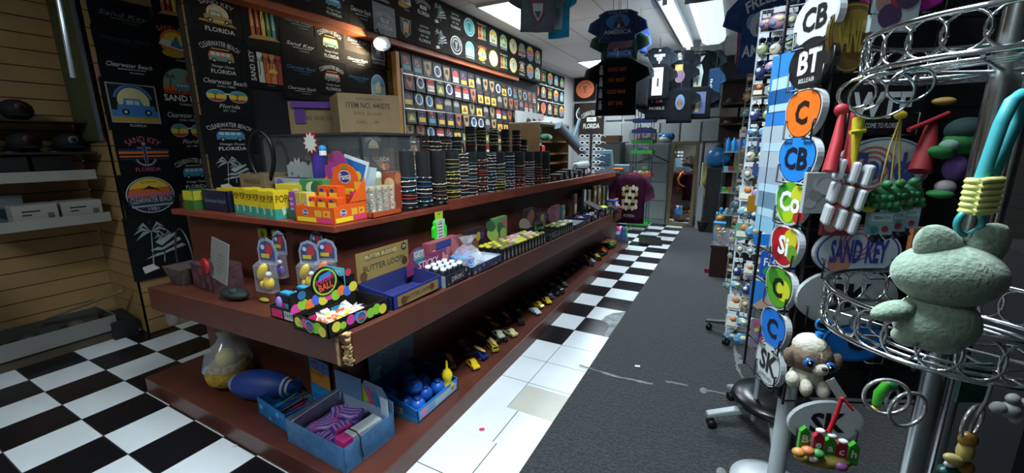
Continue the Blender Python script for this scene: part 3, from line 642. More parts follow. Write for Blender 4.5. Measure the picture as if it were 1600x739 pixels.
# --- cartons at the left end
carton('cardboard_box', (-2.93, 1.62, 1.19), (.28, .22, .11), 0, 'dark blue-edged box behind the yellow-green box at the counter end', 'box', M('20203a'), [('front', label_text('SOUVENIRS', '8a7040', .3))])
brown((-2.74, 1.66, 1.302), (.24, .2, .10), R(4), 'small tan box stacked on the dark blue boxes', [('front', label_text('FRAGILE', '5a4020', .3))])
carton('cardboard_box', (-2.98, 1.36, 1.19), (.12, .12, .12), 0, 'yellow and green box at the left end of the counter top', 'box', M('3a6a2a'), [('front', lambda b, w, h: b.rect(-w*.48, 0, w*.48, h*.48, .001, M('b8b82a'))), ('right', lambda b, w, h: b.rect(-w*.48, 0, w*.48, h*.48, .001, M('b8b82a')))])
tray('open_box', (-2.76, 1.42, 1.19), (.27, .16, .125), 0, 'navy open box with pale inside beside the yellow boxes', 'box', M('161a38'), M('7a7468'), [('front', label_text('Clearwater Beach', '6a7898', .2))])
# headband stand
r = empty('headband_stand', (-2.66, 1.60, 1.19), R(20), 'black looped headband stand behind the yellow candy boxes', 'stand')
b = MB(); b.lathe([(.07, 0), (.07, .012), (.02, .02)], M('0c0c0c', .3)); b.build('base', r)
b = MB(); b.tube([(.0, 0, .02), (0, 0, .12), (-.03, 0, .16)]+[(.085*cos(a), 0, .33+.15*sin(a)) for a in [pi*1.2-i*pi*1.4/14 for i in range(15)]]+[(.03, 0, .16), (0, 0, .12)], .013, M('0a0a0c', .35), 10); b.build('loop', r)
# yellow and teal boxes
SPO = ('e8cf28', '2a9a80', 'f0e070')
def ydec(b, w, h):
    b.rect(-w*.5, -h*.5, w*.5, -h*.14, .0006, M('2f9a86')); b.text('POP!', 0, h*.2, h*.26, .001, M('6a4a10'), w*.8, bold=.02); b.poly([(-w*.05, -h*.4), (w*.14, -h*.34), (w*.1, -h*.05), (-w*.1, -h*.12)], .0014, M('d8c8a0'))
for i in range(6):
    carton('candy_box', (-2.55+i*.078, 1.40-.008*i, 1.19), (.07, .09, .145+.004*(i % 2)), R(-3), 'yellow and teal upright candy box, '+ORD[i]+' from the left in its row', 'candy box', M('e0c420', .45), [('front', ydec), ('right', ydec)], 'yellow and teal candy boxes')
for i in range(3):
    carton('candy_box', (-2.85+i*.075, 1.46, 1.19), (.068, .08, .13), R(3), 'yellow box with red base strip beside the navy box, '+ORD[i]+' of three', 'candy box', M('d8bc28', .45), [('front', lambda b, w, h: (b.rect(-w*.5, -h*.5, w*.5, -h*.25, .0006, M('a82a24')), b.rect(-w*.5, -h*.25, w*.5, -h*.05, .0006, M('3a9a78')), b.text('POP', 0, h*.2, h*.22, .001, M('7a5a10'), w*.8)))], 'yellow boxes with red strips')
tray('display_tray', (-2.02, 1.42, 1.19), (.17, .12, .05), R(-4), 'dark green display tray holding violet and yellow packets', 'tray', M('2f5a48'), M('203028'))
for i, (c, e) in enumerate((('8a3aa0', 'violet'), ('c8b040', 'yellow eyed'), ('d0bc60', 'pale yellow eyed'))):
    def edec(b, w, h, i=i):
        if i: b.disc(0, h*.15, w*.22, .001, W_, n=12); b.disc(0, h*.15, w*.12, .0014, M('2a5ab0'), n=10)
        else:
            for k in range(4): b.rect(-w*.35, -h*.4+k*h*.2, w*.3, -h*.32+k*h*.2, .001, M('d0a0e0'))
    carton('candy_packet', (-2.07+i*.053, 1.40, 1.194), (.048, .05, .14), R(-4), e+' upright candy packet in the dark green tray', 'candy packet', M(c, .4), [('front', edec)], None)
b0 = carton('candy_box', (-2.24, 1.53, 1.19), (.20, .12, .17), R(8), 'yellow box with sky-blue corner behind the candy box row', 'candy box', M('d8c030'), [('front', multi(blobs(('5ab0d0', 'e8e0a0', '3a9a78'), 5, 3), label_text('FUN DIP', '3a6a30', .3))), ('top', blobs(('8ac0d8', 'f0e878'), 3, 5))])
carton('candy_box', (-2.06, 1.54, 1.19), (.18, .10, .20), R(4), 'green box with white leaf print behind the orange display', 'candy box', M('3f8a50'), [('front', multi(blobs(('c8d8a0', '2a6a3a', 'e0e0c0'), 6, 9), label_text('SOUR LIME', 'f0f0e0', .2)))])
r = tray('scalloped_tray', (-2.40, 1.655, 1.19), (.34, .1, .19), 0, 'white scalloped box with blue wave print below the showcase', 'tray', M('b8bcc0'), M('3a3c44'), [('front', blobs(('6a80a8', '8a98b0', 'd8dce0'), 9, 2))], header=(.1, lambda w, h: [(-w/2, 0), (w/2, 0)]+[(w/2-w*i/20, h*(.8+.2*(1 if i % 4 in (1, 2) else 0))) for i in range(21)], blobs(('6a80a8', '3a4a6a'), 5, 1)), hm=M('aeb4b8'))
r = empty('toy_tube', (-2.24, 1.69, 1.19), 0, 'tall violet clear tube topped with a white starburst tag', 'toy')
b = MB(); b.lathe([(.038, 0), (.038, .34)], mat('violet_plastic', hexc('4a3a9a'), .15, alpha=.85), 16); b.build('tube', r)
b = MB(); b.prism([((.07 if i % 2 else .045)*cos(2*pi*i/22), (.07 if i % 2 else .045)*sin(2*pi*i/22)) for i in range(22)], -.003, .003, M('c03048')); b.prism([((.06 if i % 2 else .04)*cos(2*pi*i/22), (.06 if i % 2 else .04)*sin(2*pi*i/22)) for i in range(22)], .003, .005, M('dfe6e0')); b.build('starburst_tag', r, loc=(0, -.04, .40), rot=(R(90), 0, 0))
r = empty('price_starburst', (-2.48, 1.715, 1.42), 0, 'multicoloured paper starburst tag on the showcase front', 'tag')
b = MB(); b.prism([((.085 if i % 2 else .055)*cos(2*pi*i/24), (.085 if i % 2 else .055)*sin(2*pi*i/24)) for i in range(24)], -.001, .001, M('c8b8b0')); b.prism([((.07 if i % 2 else .05)*cos(2*pi*i/24+.1), (.07 if i % 2 else .05)*sin(2*pi*i/24+.1)) for i in range(24)], .001, .003, M('9ab8a8')); b.text('$5.99', 0, 0, .03, .004, K_, .1); b.build('card', r, rot=(R(90), 0, 0))
# orange soft drink candy display
OR = M('e8601c', .4)
def fdec(b, w, h):
    b.disc(-w*.22, h*.12, h*.24, .001, W_, ry=h*.2, n=16); b.disc(-w*.22, h*.12, h*.21, .0013, M('28308a'), ry=h*.17, n=16); b.text('Fanta', -w*.22, h*.12, h*.17, .0016, W_, h*.4, bold=.02, shear=.2)
    b.rect(w*.02, -h*.1, w*.2, h*.3, .001, M('e8a838')); b.rect(w*.24, -h*.1, w*.42, h*.3, .001, M('e8a838')); b.rect(-w*.45, -h*.42, w*.05, -h*.15, .001, M('ecd02a')); b.rect(w*.08, -h*.42, w*.46, -h*.15, .001, M('d83a78'))
    b.disc(w*.32, h*.1, h*.1, .0014, M('d84a20'), n=10)
def fhead(b, w, h):
    b.disc(0, h*.62, h*.24, .001, W_, ry=h*.19, n=18); b.disc(0, h*.62, h*.215, .0014, M('28308a'), ry=h*.165, n=18); b.text('Fanta', 0, h*.62, h*.17, .002, W_, h*.4, bold=.02, shear=.2, rot=.1)
    b.poly([(-.02, h*.85), (.0, h*.95), (.03, h*.84)], .0025, M('4a9a30')); b.rect(-w*.1, h*.12, w*.22, h*.3, .001, M('ecd02a')); b.rect(w*.1, h*.05, w*.42, h*.22, .0013, M('d83a78')); b.rect(w*.24, h*.26, w*.42, h*.5, .001, M('e8a838'))
FD = (-1.845, 1.44, 1.19)
r = tray('candy_display', FD, (.27, .22, .105), R(3), 'bright orange branded soft-drink candy display with arched header on the counter corner', 'candy display', OR, M('c84a14'), [('front', fdec), ('right', fdec)], front=.085, header=(.19, arch_h, fhead), hm=OR)
b = MB()
for s in (-1, 1): b.add([(s*.135, .11, .1), (s*.135, .11, .22), (s*.135, 0, .1), (s*.138, .11, .1), (s*.138, .11, .22), (s*.138, 0, .1)], [(0, 2, 1), (3, 4, 5), (0, 1, 4, 3), (1, 2, 5, 4), (2, 0, 3, 5)], OR)
b.build('side_wing', r)
for q_ in range(3):
    for j in range(2):
        if j == 1 and q_ == 2: continue
        carton('candy_pouch', (FD[0]-.085+q_*.082, FD[1]-.03+j*.075, FD[2]+.005), (.07, .05, .12+.05*j), R(3), ('front' if j == 0 else 'rear')+' row orange candy pouch, '+ORD[q_]+' from the left in the orange display', 'candy pouch', M('e0581c', .35),
               [('front', lambda b, w, h: (b.rect(-w*.4, h*.05, w*.4, h*.3, .001, M('ecc030')), b.disc(-w*.1, h*.36, w*.2, .0012, M('28308a'), ry=h*.06, n=12), b.rect(-w*.44, -h*.16, w*.44, 0, .001, M('ecc828')), b.rect(-w*.4, -h*.4, w*.4, -h*.25, .001, M('e0dcd0'))))], 'pouches in the orange display')
# behind it: magenta display, photo frame, character-free candy tower
r = tray('candy_display', (-2.02, 1.60, 1.19), (.20, .10, .2), R(5), 'magenta arched display standing behind the orange one', 'candy display', M('8a2a6a'), None, header=(.16, arch_h, blobs(('d050a0', 'e880c0', '6a2a8a'), 7, 4)), hm=M('a03a80'))
b = MB(); b.ell((-.05, 0, .365), .022, M('2a90d0')); b.lathe([(.02, .33), (.02, .36)], M('e8e8e8'), 12, c=(-.05, 0, 0)); b.build('cap', r)
r = empty('photo_card', (-1.98, 1.68, 1.30), 0, 'blue bordered photo card leaning against the showcase', 'card')
b = MB(); b.box((.0, 0, .1), (.2, .004, .22), M('d8e4e8')); b.X = Matrix(((1, 0, 0, 0), (0, 0, -1, -.0025), (0, 1, 0, .1), (0, 0, 0, 1))); b.rect(-.085, -.085, .085, .09, .0008, M('2a6ab0')); b.disc(-.04, .03, .035, .0014, M('3a2a20'), n=14); b.disc(.035, .01, .032, .0014, M('e0b828'), n=14); b.rect(-.08, -.08, .08, -.04, .0014, M('4a9a5a')); b.build('card', r, rot=(R(-8), R(14), 0))
b = MB(); b.box((.12, .02, .07), (.1, .004, .2), M('b8ccd4')); b.build('backing_sheet', r, rot=(R(-8), R(6), 0))
# clear tubes of sweets in orange tray
r = tray('sweet_tray', (-1.745, 1.67, 1.19), (.13, .22, .03), 0, 'orange-red tray of clear sweet tubes beside the orange display', 'tray', M('b84a20'), M('6a2a14'))
rg = random.Random(3)
for j in range(4):
    for i in range(2):
        q_ = empty('sweet_tube', (-1.715-.05*i, 1.60+j*.048, 1.196), 0, ('front' if i == 0 else 'rear')+' clear tube of mixed sweets, '+ORD[j]+' along the orange-red tray', 'sweets tube', 'clear sweet tubes in the tray')
        b = MB(); b.lathe([(.019, 0), (.019, .14)], mat('clear_wrap', (.9, .9, .85), .1, alpha=.25), 12); b.build('tube', q_); b = MB(); b.lathe([(.02, .14), (.02, .155)], M('b8b090'), 12); b.build('cap', q_)
        b = MB()
        for k in range(9): b.ell((rg.uniform(-.007, .007), rg.uniform(-.007, .007), .012+k*.0145), .0085, M(rg.choice(('c85030', 'd8a060', 'a86848', '7a9a50', 'e0d0a0')), .5), 8, 5)
        b.build('sweets', q_, kind='stuff')
carton('wafer_box', (-1.80, 1.84, 1.19), (.09, .07, .23), R(10), 'tall orange-brown printed box between sweet tubes and bracelets', 'box', M('8a5030'), [('front', blobs(('c87850', 'a04030', 'd8b080'), 8, 6)), ('right', blobs(('c87850', 'a04030', 'd8b080'), 8, 8)), ('top', lambda b, w, h: b.rect(-w*.5, -h*.5, w*.5, h*.5, .001, M('c04848')))])
r = empty('sweet_jar', (-1.83, 1.75, 1.19), 0, 'upright clear jar with white lid behind the sweet tubes', 'jar')
b = MB(); b.lathe([(.03, 0), (.03, .2)], mat('jar_green', hexc('a8b088'), .2, alpha=.8), 14); b.build('jar_body', r); b = MB(); b.lathe([(.031, .2), (.031, .225), (.02, .235)], M('d0d4c8'), 14); b.build('lid', r)
# --- bracelet columns
VEL = M('09090b', .85)
bc = MB(); bc.lathe([(.044, 0), (.044, .335), (.040, .34)], VEL, 18); mcol = bc.mesh('column'); bb_ = MB(); bb_.lathe([(.055, 0), (.055, .008), (.045, .012)], M('111113', .3), 18); mfoot = bb_.mesh('foot')
BR = {}
for c in ('c8c4bc', 'b83a34', '3a8ab0', 'c8b050', '7a9a70', '8a6a58', 'd8d8d8', 'c89aa0', '4a4a90'):
    for w_ in (0, 1):
        b = MB(); pts = [(.0465*cos(2*pi*i/28), .0465*sin(2*pi*i/28), .0018*sin(i*pi/2) if w_ else 0) for i in range(28)]
        b.tube(pts, .0036 if w_ else .0028, M(c, .5), 6, closed=True)
        if w_:
            for i in range(0, 28, 4): b.ell(pts[i], .0062, M('e0d8c0' if c != 'd8d8d8' else '303030', .35), 6, 4)
        BR[c, w_] = b.mesh('bracelet')
rg = random.Random(21)
def column(x, y, z0, n, lab, pal, h=1.0, zs=.03, step=.024, grp='bracelet columns in the front row'):
    r = empty('bracelet_stand', (x, y, z0), 0, 'black velvet bracelet column, '+lab, 'bracelet stand', grp)
    for nm, me in (('column', mcol), ('foot', mfoot)):
        o = bpy.data.objects.new(nm, me); COL.objects.link(o); o.parent = r
        if nm == 'column': o.scale = (1, 1, h)
    z = zs
    for k in range(n):
        o = bpy.data.objects.new('bracelet', BR[rg.choice(pal), rg.random() < .35]); COL.objects.link(o)
        o.location = (x, y, z0+z); o.rotation_euler = (rg.uniform(-.08, .08), rg.uniform(-.08, .08), rg.uniform(0, 6)); z += step*rg.uniform(.75, 1.25)
        if z > .33*h: z = .33*h
        tag(o, 'thin bracelet around the bracelet column, '+lab, 'bracelet', 'bracelets on the column '+lab)
pals = [('c8c4bc', 'b83a34', '3a8ab0'), ('3a8ab0', 'c8c4bc', '4a4a90'), ('8a6a58', 'c8c4bc'), ('c8b050', '7a9a70', 'c8b050'), ('c8c4bc', 'c89aa0'), ('c8c4bc', '3a8ab0', '8a6a58'), ('b83a34', '8a6a58'), ('d8d8d8', 'd8d8d8', '3a8ab0'),
        ('c8c4bc', 'c8b050'), ('d8d8d8', '3a8ab0'), ('b83a34', 'c89aa0'), ('c8c4bc', 'd8d8d8'), ('b83a34', '7a9a70'), ('8a6a58', 'c8b050')]
pxs = [632, 655, 680, 700, 713, 729, 744, 757, 770, 784, 799, 813, 825, 836]
for i, px in enumerate(pxs):
    p = at(px, 300, x=-1.765+.02*(i > 4)-.012*i*.3+(.0 if i > 1 else -.01)); y = p.y
    if i > 1: y = max(y, yprev+.099)
    yprev = y
    column(XT(y)-.085, y, ztop(0, y)+(.012 if i < 4 else 0), (7, 7, 5, 11, 13, 11, 12, 13, 10, 12, 9, 11, 8, 6)[i], ORD[i]+' from the left at the front', pals[i])
r = empty('bracelet_tray', (-1.76, 1.93, 1.186), R(-2), 'shallow black rounded tray under the leftmost bracelet columns', 'tray'); b = MB()
b.prism([(.065*cos(a)+0, .065*sin(a)+(.27 if 0 < a < pi else -.09)) for a in [i*2*pi/24+.01 for i in range(24)]], 0, .011, M('1a1e22', .25)); b.build('tray_body', r)
for i, px in enumerate((633, 662, 680, 697, 714, 736, 753, 772, 790, 807, 818)):
    p = at(px, 250, x=-2.02); tall = i in (5, 6, 7, 8, 9)
    column(-2.02, p.y, ztop(0, p.y)+.0, (4, 3, 3, 4, 3, 4, 5, 6, 3, 4, 2)[i], ORD[i]+' from the left in the rear', pals[(i*5+1) % 14], 1.62 if tall else 1.36, zs=.36 if not tall else .40, step=.03, grp='bracelet columns in the rear row')
# hanging neon packet under the counter edge
r = empty('hanging_packet', (-1.632, 2.06, 1.16), 0, 'neon green water-game toy on a card hanging from the counter edge', 'toy')
b = MB(); b.X = Matrix(((0, 0, 1, 0), (1, 0, 0, 0), (0, 1, 0, 0), (0, 0, 0, 1))); NEO = M('3ae838', .35)
b.prism([(-.04, -.0), (.04, 0), (.038, -.06), (-.038, -.06)], -.001, .001, M('b8c83a')); b.prism([(-.014, -.012), (.014, -.012), (.0, -.02)], .001, .0014, K_); b.build('hang_card', r)
b = MB(); b.X = Matrix(((0, 0, 1, 0), (1, 0, 0, 0), (0, 1, 0, 0), (0, 0, 0, 1)))
b.prism([(-.05, -.065), (-.035, -.05), (.035, -.05), (.05, -.065), (.05, -.085), (.065, -.1), (.065, -.16), (.05, -.175), (.04, -.2), (-.04, -.2), (-.05, -.175), (-.065, -.16), (-.065, -.1), (-.05, -.085)], -.012, .008, NEO); b.build('toy_frame', r)
b = MB(); b.X = Matrix(((0, 0, 1, 0), (1, 0, 0, 0), (0, 1, 0, 0), (0, 0, 0, 1))); b.prism([(-.045, -.055), (.045, -.05), (.03, -.12), (.042, -.19), (-.042, -.195), (-.03, -.12)], .008, .010, M('c8d0cc'))
for i in range(5): b.rect(-.025, -.08-i*.02, .02-.004*(i % 2), -.075-i*.02, .0105, K_)
b.text('99', .0, -.068, .016, .0105, K_, .03); b.build('insert_card', r)
for i, (x, y, z) in enumerate(((-1.757, 1.62, 1.10),)):
    b = MB(); b.ell((0, 0, 0), (.003, .014, .008), M('9a9488')); tag(b.build('paint_chip', loc=(x, y, z)), 'pale paint chip spot on the dark counter front', 'paint chip')
# --- far part of the counter top
def cz(y): return ztop(0, y)
for i in range(6):
    y = 4.25+i*.15; carton('boxed_gadget', (-1.72+.006*i, y, cz(y)+.002), (.12, .13, .09+.02*(i % 3)), R(3), 'small black boxed gadget past the bracelets, '+ORD[i]+' going away', 'box', M('121418'), [('right', blobs(('8a9098', '4a5a7a', 'b0b4b8'), 3, i)), ('front', label_text('12', 'b0b0b0', .3))], 'black boxed gadgets past the bracelets')
for i in range(2):
    b = MB(); n = 12; pts = []
    for a, rx in ((0, 1), (1, 1)):
        pass
    b.tube([(0, -.3, .05), (0, -.28, .05), (0, 0, .052), (0, .28, .05), (0, .3, .05)], [.035, .048, .05, .048, .035], mat('pale_towel', hexc('8f9e9c'), .95, var=.15, scale=30, bump=.6), 14)
    o = b.build('rolled_towel', loc=(-1.80-.01*i, 5.35, cz(5.3)+.005+.088*i), rot=(0, 0, R(4))); tag(o, ('lower' if i == 0 else 'upper')+' pale grey rolled towel of the pair on the counter', 'towel', 'rolled towels on the counter')
r = empty('side_shelf', (-2.52, 5.6, 0), 0, 'dark wooden shelf unit behind the counter beyond the bracelets', 'shelf unit')
WD = mat('dark_wood', hexc('5a4426'), .6, var=.2, scale=6)
for i, z in enumerate((1.32, 1.45, 1.62, 1.86)):
    b = MB(); b.box((0, 0, z), (.45, 1.1, .025), WD if i < 3 else M('807a70')); b.build('shelf_board', r)
for s in (-1, 1): b = MB(); b.box((0, s*.54, .93), (.45, .025, 1.86), WD); b.build('side_panel', r)
b = MB(); b.ell((0, 0, .05), (.06, .2, .05), mat('mint_cloth', hexc('7ab890'), .95)); tag(b.build('folded_cloth', loc=(-2.42, 5.55, 1.633)), 'mint green rolled cloth on the dark wooden shelf', 'cloth')
b = MB(); b.box((0, 0, .05), (.12, .1, .1), M('b83038')); b.box((0, 0, .104), (.1, .08, .008), M('e0e0e0')); tag(b.build('small_box', loc=(-2.38, 5.25, 1.463)), 'small red box with white lid on the dark wooden shelf', 'box')
b = MB(); b.box((0, 0, .01), (.3, .35, .02), M('b0b4b0')); b.box((.02, .02, .025), (.28, .3, .008), M('c8ccc8')); tag(b.build('paper_stack', loc=(-2.5, 5.55, 1.873), rot=(0, 0, .3)), 'stack of loose papers on top of the wooden shelf', 'papers')
# sunglasses rack
p = at(922, 272, z=1.17)
r = empty('sunglasses_rack', p, 0, 'black upright rack holding two columns of white sunglasses', 'rack')
b = MB(); b.box((0, 0, .29), (.03, .025, .58), M('0e0e10')); b.box((0, 0, .006), (.22, .16, .012), M('0e0e10')); b.build('upright', r)
gl = MB(); fr = M('e8ecee', .25); ln = M('20242c', .1)
for s in (-1, 1):
    gl.X = Matrix.Translation((s*.036, 0, 0)) @ Matrix.Rotation(R(90), 4, 'X'); gl.prism([(.034*cos(a), .024*sin(a)) for a in [i*2*pi/14 for i in range(14)]], -.003, .003, fr); gl.disc(0, 0, .024, .0034, ln, ry=.016, n=12)
    gl.X = Matrix(); gl.tube([(s*.068, 0, .008), (s*.074, .05, .006), (s*.07, .12, -.01)], .003, fr, 6)
gl.box((0, 0, .006), (.02, .005, .006), fr); gme = gl.mesh('sunglasses')
for c_ in range(2):
    for k in range(6):
        o = bpy.data.objects.new('sunglasses', gme); COL.objects.link(o); o.location = p+Vector((-.085+.17*c_, -.02, .08+k*.088)); o.rotation_euler = (0, 0, R(10-25*c_)); tag(o, 'white-framed sunglasses, '+ORD[5-k]+' down in the '+('left' if c_ == 0 else 'right')+' column of the rack', 'sunglasses', 'sunglasses on the upright rack')
b = MB()
for k in range(6): b.box((0, -.012, .075+k*.088), (.26, .006, .006), M('18181a'))
b.build('cross_bars', r)
# till
p = at(944, 270, z=1.165)
r = empty('cash_register', p, R(12), 'blue-grey cash register box at the far end of the counter', 'cash register')
b = MB(); b.hexa([(-.13, -.15, 0), (.14, -.15, 0), (.14, .15, 0), (-.13, .15, 0), (-.13, -.15, .33), (.10, -.15, .33), (.10, .15, .33), (-.13, .15, .33)], mat('till_grey', hexc('5a7480'), .35)); b.build('casing', r, bevel=.006)
b = MB(); b.box((.0, -.153, .2), (.18, .006, .16), M('3a5260', .2)); b.build('display', r)
b = MB(); b.box((.25, 0, .06), (.22, .28, .12), M('4a626c', .4)); b.build('keypad', r, bevel=.006)
# leaning grey board
q1, q2 = at(872, 196, x=-2.20), at(912, 240, x=-2.02)
r = empty('leaning_board', q1, 0, 'long dark grey flat case leaning across above the counter', 'case'); b = MB(); dv = q2-q1; b.tube([(0, 0, 0), dv], .07, M('4a5a64', .4), 4); b.build('case_body', r)
b = MB(); b.tube([dv*.55+Vector((.02, 0, .07)), dv*.55+Vector((.06, .1, .32))], .025, M('5a7080', .35), 8); b.build('handle', r)
# orange track
a_ = [(958, 264), (972, 264), (983, 273), (986, 285), (981, 298), (970, 308), (957, 314)]
b = MB(); P = [at(x, y, x=-1.42-.006*i) for i, (x, y) in enumerate(a_)]; b.tube(P, .016, M('e0701c', .35), 8); o = b.build('toy_track', label='curved orange toy track hooked between counter top and middle shelf', category='toy track')
# ---------------------------------------------------------------- middle shelf: goods facing the aisle (local front = +x side)
A90 = R(90)
def zm(y, x=-1.5): return zmid(x, y)+.003
def mtray(name, y0, y1, x0, dep, h, label, cat, mo, mi=None, decals=(), header=None, hm=None, front=None, rz=A90):
    yc = (y0+y1)/2; return tray(name, (x0-dep/2, yc, zm(y0, x0-dep/2)), (y1-y0, dep, h), rz, label, cat, mo, mi, decals, header=header, hm=hm, front=front)
BK = M('101014', .45)
CC = ('d8409a', '8ac83a', 'e87a30', '4a6ad8', 'd8d040')
# chewy block packs
def chew(b, w, h):
    b.rect(-w*.46, -h*.4, -w*.16, h*.3, .001, M('c82a68')); b.rect(-w*.12, -h*.4, w*.14, h*.3, .001, M('b8c0c0')); b.rect(w*.18, -h*.4, w*.46, h*.3, .001, M('2a9ac0')); b.text('SNAP', 0, -.03*h, h*.36, .0014, K_, w*.8)
r = tray('candy_display', (-1.625, 1.085, zm(1.0, -1.6)), (.25, .17, .055), 0, 'black low tray of stacked violet and blue blister packs on the shelf corner', 'candy display', BK, None, [('front', chew), ('right', chew)])
for i in range(2):
    for j in range(2):
        q = empty('blister_pack', (-1.685+i*.115, 1.045+j*.08, zm(1.0, -1.6)+.012), 0, 'violet and black blister pack, '+('left' if i == 0 else 'right')+(' front' if j == 0 else ' rear')+' in the low black tray', 'blister pack', 'blister packs in the low tray')
        b = MB(); b.hexa([(-.05, -.03, 0), (.05, -.03, 0), (.05, .03, 0), (-.05, .03, 0), (-.042, -.026, .09), (.042, -.026, .09), (.042, .026, .09), (-.042, .026, .09)], BK); b.box((0, .0, .094), (.06, .03, .008), M('2a90b8')); b.build('card', q)
        b = MB(); b.ell((-.02, -.028, .05), (.022, .012, .034), M('8a78c0', .15)); b.build('bubble', q); b = MB(); b.X = Matrix(((1, 0, 0, .02), (0, 0, -1, -.0305), (0, 1, 0, .04), (0, 0, 0, 1))); b.rect(-.02, -.02, .002, .02, .0005, M('c82a68')); b.rect(.004, -.02, .026, .02, .0005, M('2a9ac0')); b.build('printing', q)
# foam-ball display with round header
def smhead(b, w, h):
    for i, c in enumerate(CC*2):
        x = -w*.45+i*w*.1; b.disc(x, h*.12+.012*(i % 2), h*.15, .001+.0002*i, M(c), n=14)
    b.disc(0, h*.6, h*.40, .004, K_, n=28); b.disc(0, h*.6, h*.37, .0044, M('9ac83a'), n=28); b.disc(0, h*.6, h*.32, .0048, K_, n=28)
    b.poly([(-h*.24, h*.62), (h*.2, h*.72), (h*.22, h*.88), (-h*.16, h*.8)], .0052, M('2a7ac8'))
    b.text('SMOOSHY', 0, h*.66, h*.14, .0058, M('d8306a'), h*.6, bold=.02, rot=.15); b.text('BALL', 0.0, h*.47, h*.19, .0058, M('e05030'), h*.45, bold=.03, rot=.12); b.disc(w*.38, h*.66, h*.11, .005, M('b83a50'), n=14); b.disc(-w*.36, h*.45, h*.12, .005, M('2a6a9a'), n=14)
def circ_h(w, h): return [(-w/2, 0), (w/2, 0), (w/2, h*.55), (h*.32, h*.62)]+[(h*.41*cos(a), h*.6+h*.41*sin(a)) for a in [pi*i/14 for i in range(15)]]+[(-h*.32, h*.62), (-w/2, h*.55)]
def smside(b, w, h):
    blobs(CC, 8, 5, .5, .8)(b, w, h); b.disc(w*.0, 0, h*.42, .003, M('9ac83a'), n=18); b.disc(0, 0, h*.36, .0034, M('2a5aa8'), n=18); b.text('BALL', 0, -h*.05, h*.28, .004, M('e05030'), h*.6, bold=.02)
SB = mtray('candy_display', .955, 1.275, -1.315, .21, .062, 'rainbow bubble printed display of foam balls with round header at the shelf corner', 'toy display', BK, M('17120f'), [('front', smside), ('left', smside)], header=(.16, circ_h, smhead), hm=BK)
rg = random.Random(5); WRAP = mat('clear_wrapper', (.85, .88, .9), .08, alpha=.45, spec=.8)
for i in range(16):
    x, y, lay = -1.46+.035*(i % 4)+rg.uniform(-.005, .005), 1.03+.05*((i//4) % 4)+rg.uniform(-.008, .008), i//16; z = zm(1.0, -1.4)+.022; c = rg.choice(('e87030', 'e05028', 'd8d840', 'e8e0d0', 'f08a40'))
    b = MB(); b.ell((0, 0, 0), (.019, .022, .017), M(c, .4), 10, 7); o = b.build('foam_ball', loc=(x, y, z))
    tag(o, 'wrapped foam ball, row '+ORD[i//4]+' from near end, '+ORD[i % 4]+' from tray back', 'ball', 'wrapped foam balls in the rainbow tray')
    b = MB(); b.add([(rg.uniform(-.03, .03), rg.uniform(-.03, .03), rg.uniform(0, .03)) for _ in range(6)], [(0, 1, 2), (1, 2, 3), (2, 3, 4), (3, 4, 5), (0, 4, 5)], WRAP); b.build('wrapper', o)
r = empty('upright_tag', (-1.60, 1.20, zm(1.2, -1.6)), R(20), 'light blue hanging-card tag with wild lettering behind the black trays', 'tag')
b = MB(); b.box((0, 0, .08), (.05, .01, .16), M('15170f')); b.box((0, -.006, .02), (.045, .006, .05), M('8a9a20')); b.build('stand', r)
b = MB(); b.X = Matrix(((1, 0, 0, .03), (0, 0, -1, -.008), (0, 1, 0, .16), (0, 0, 0, 1))); b.prism([(-.05, -.05), (0, -.045), (.05, -.055), (.053, .04), (0, .045), (-.048, .05)], 0, .004, M('4ab0c8')); b.text('CHEWY', 0, .022, .02, .005, W_, .08, bold=.01); b.text('WORLD', 0, -.015, .022, .005, W_, .08, bold=.01); b.build('card', r)
# blue tray with tan header (coiled bracelets sold out)
def butt(b, w, h):
    b.rect(-w*.42, -h*.4, w*.42, h*.34, .001, M('8a7040')); b.disc(-w*.3, -h*.1, h*.3, .0014, M('5a3a20'), n=12); b.disc(w*.28, 0, h*.26, .0014, M('6a3018'), n=12); b.text('BUTTER LOOPS', 0, 0, h*.26, .002, M('40403a'), w*.5)
def bhead(b, w, h):
    b.rect(-w*.48, h*.05, w*.48, h*.95, .001, M('8c7544')); b.rect(-w*.35, h*.7, w*.2, h*.9, .0014, M('6a5830')); b.text('BUTTER BUDDIES', -w*.05, h*.8, h*.13, .002, CRM, w*.6); b.text('BUTTER LOOPS', 0, h*.42, h*.2, .002, M('3a4038'), w*.8, bold=.01)
    b.disc(w*.4, h*.82, h*.14, .002, M('2a3038'), n=14); b.text('24', w*.4, h*.82, h*.12, .0026, CRM, .03); b.disc(w*.4, h*.3, h*.15, .0016, M('4a3018'), n=12); b.disc(-w*.4, h*.2, h*.16, .0016, M('5a3a1c'), n=12)
mtray('candy_display', 1.30, 1.655, -1.315, .22, .095, 'blue-edged open tray with tan header card beside the rainbow display', 'toy display', M('20307a', .5), M('2a2f68'), [('front', butt), ('left', lambda b, w, h: b.rect(-w*.4, -h*.3, w*.3, h*.3, .001, M('8a7040')))], header=(.15, flat_h, bhead), hm=M('8c7544'), front=.07)
b = MB(); b.box((0, 0, .003), (.07, .18, .006), M('d8e020', .4)); tag(b.build('yellow_strip', loc=(-1.38, 1.40, zm(1.35, -1.38)+.008), rot=(0, 0, .2)), 'bright yellow packet strip inside the blue-edged tray', 'packet')
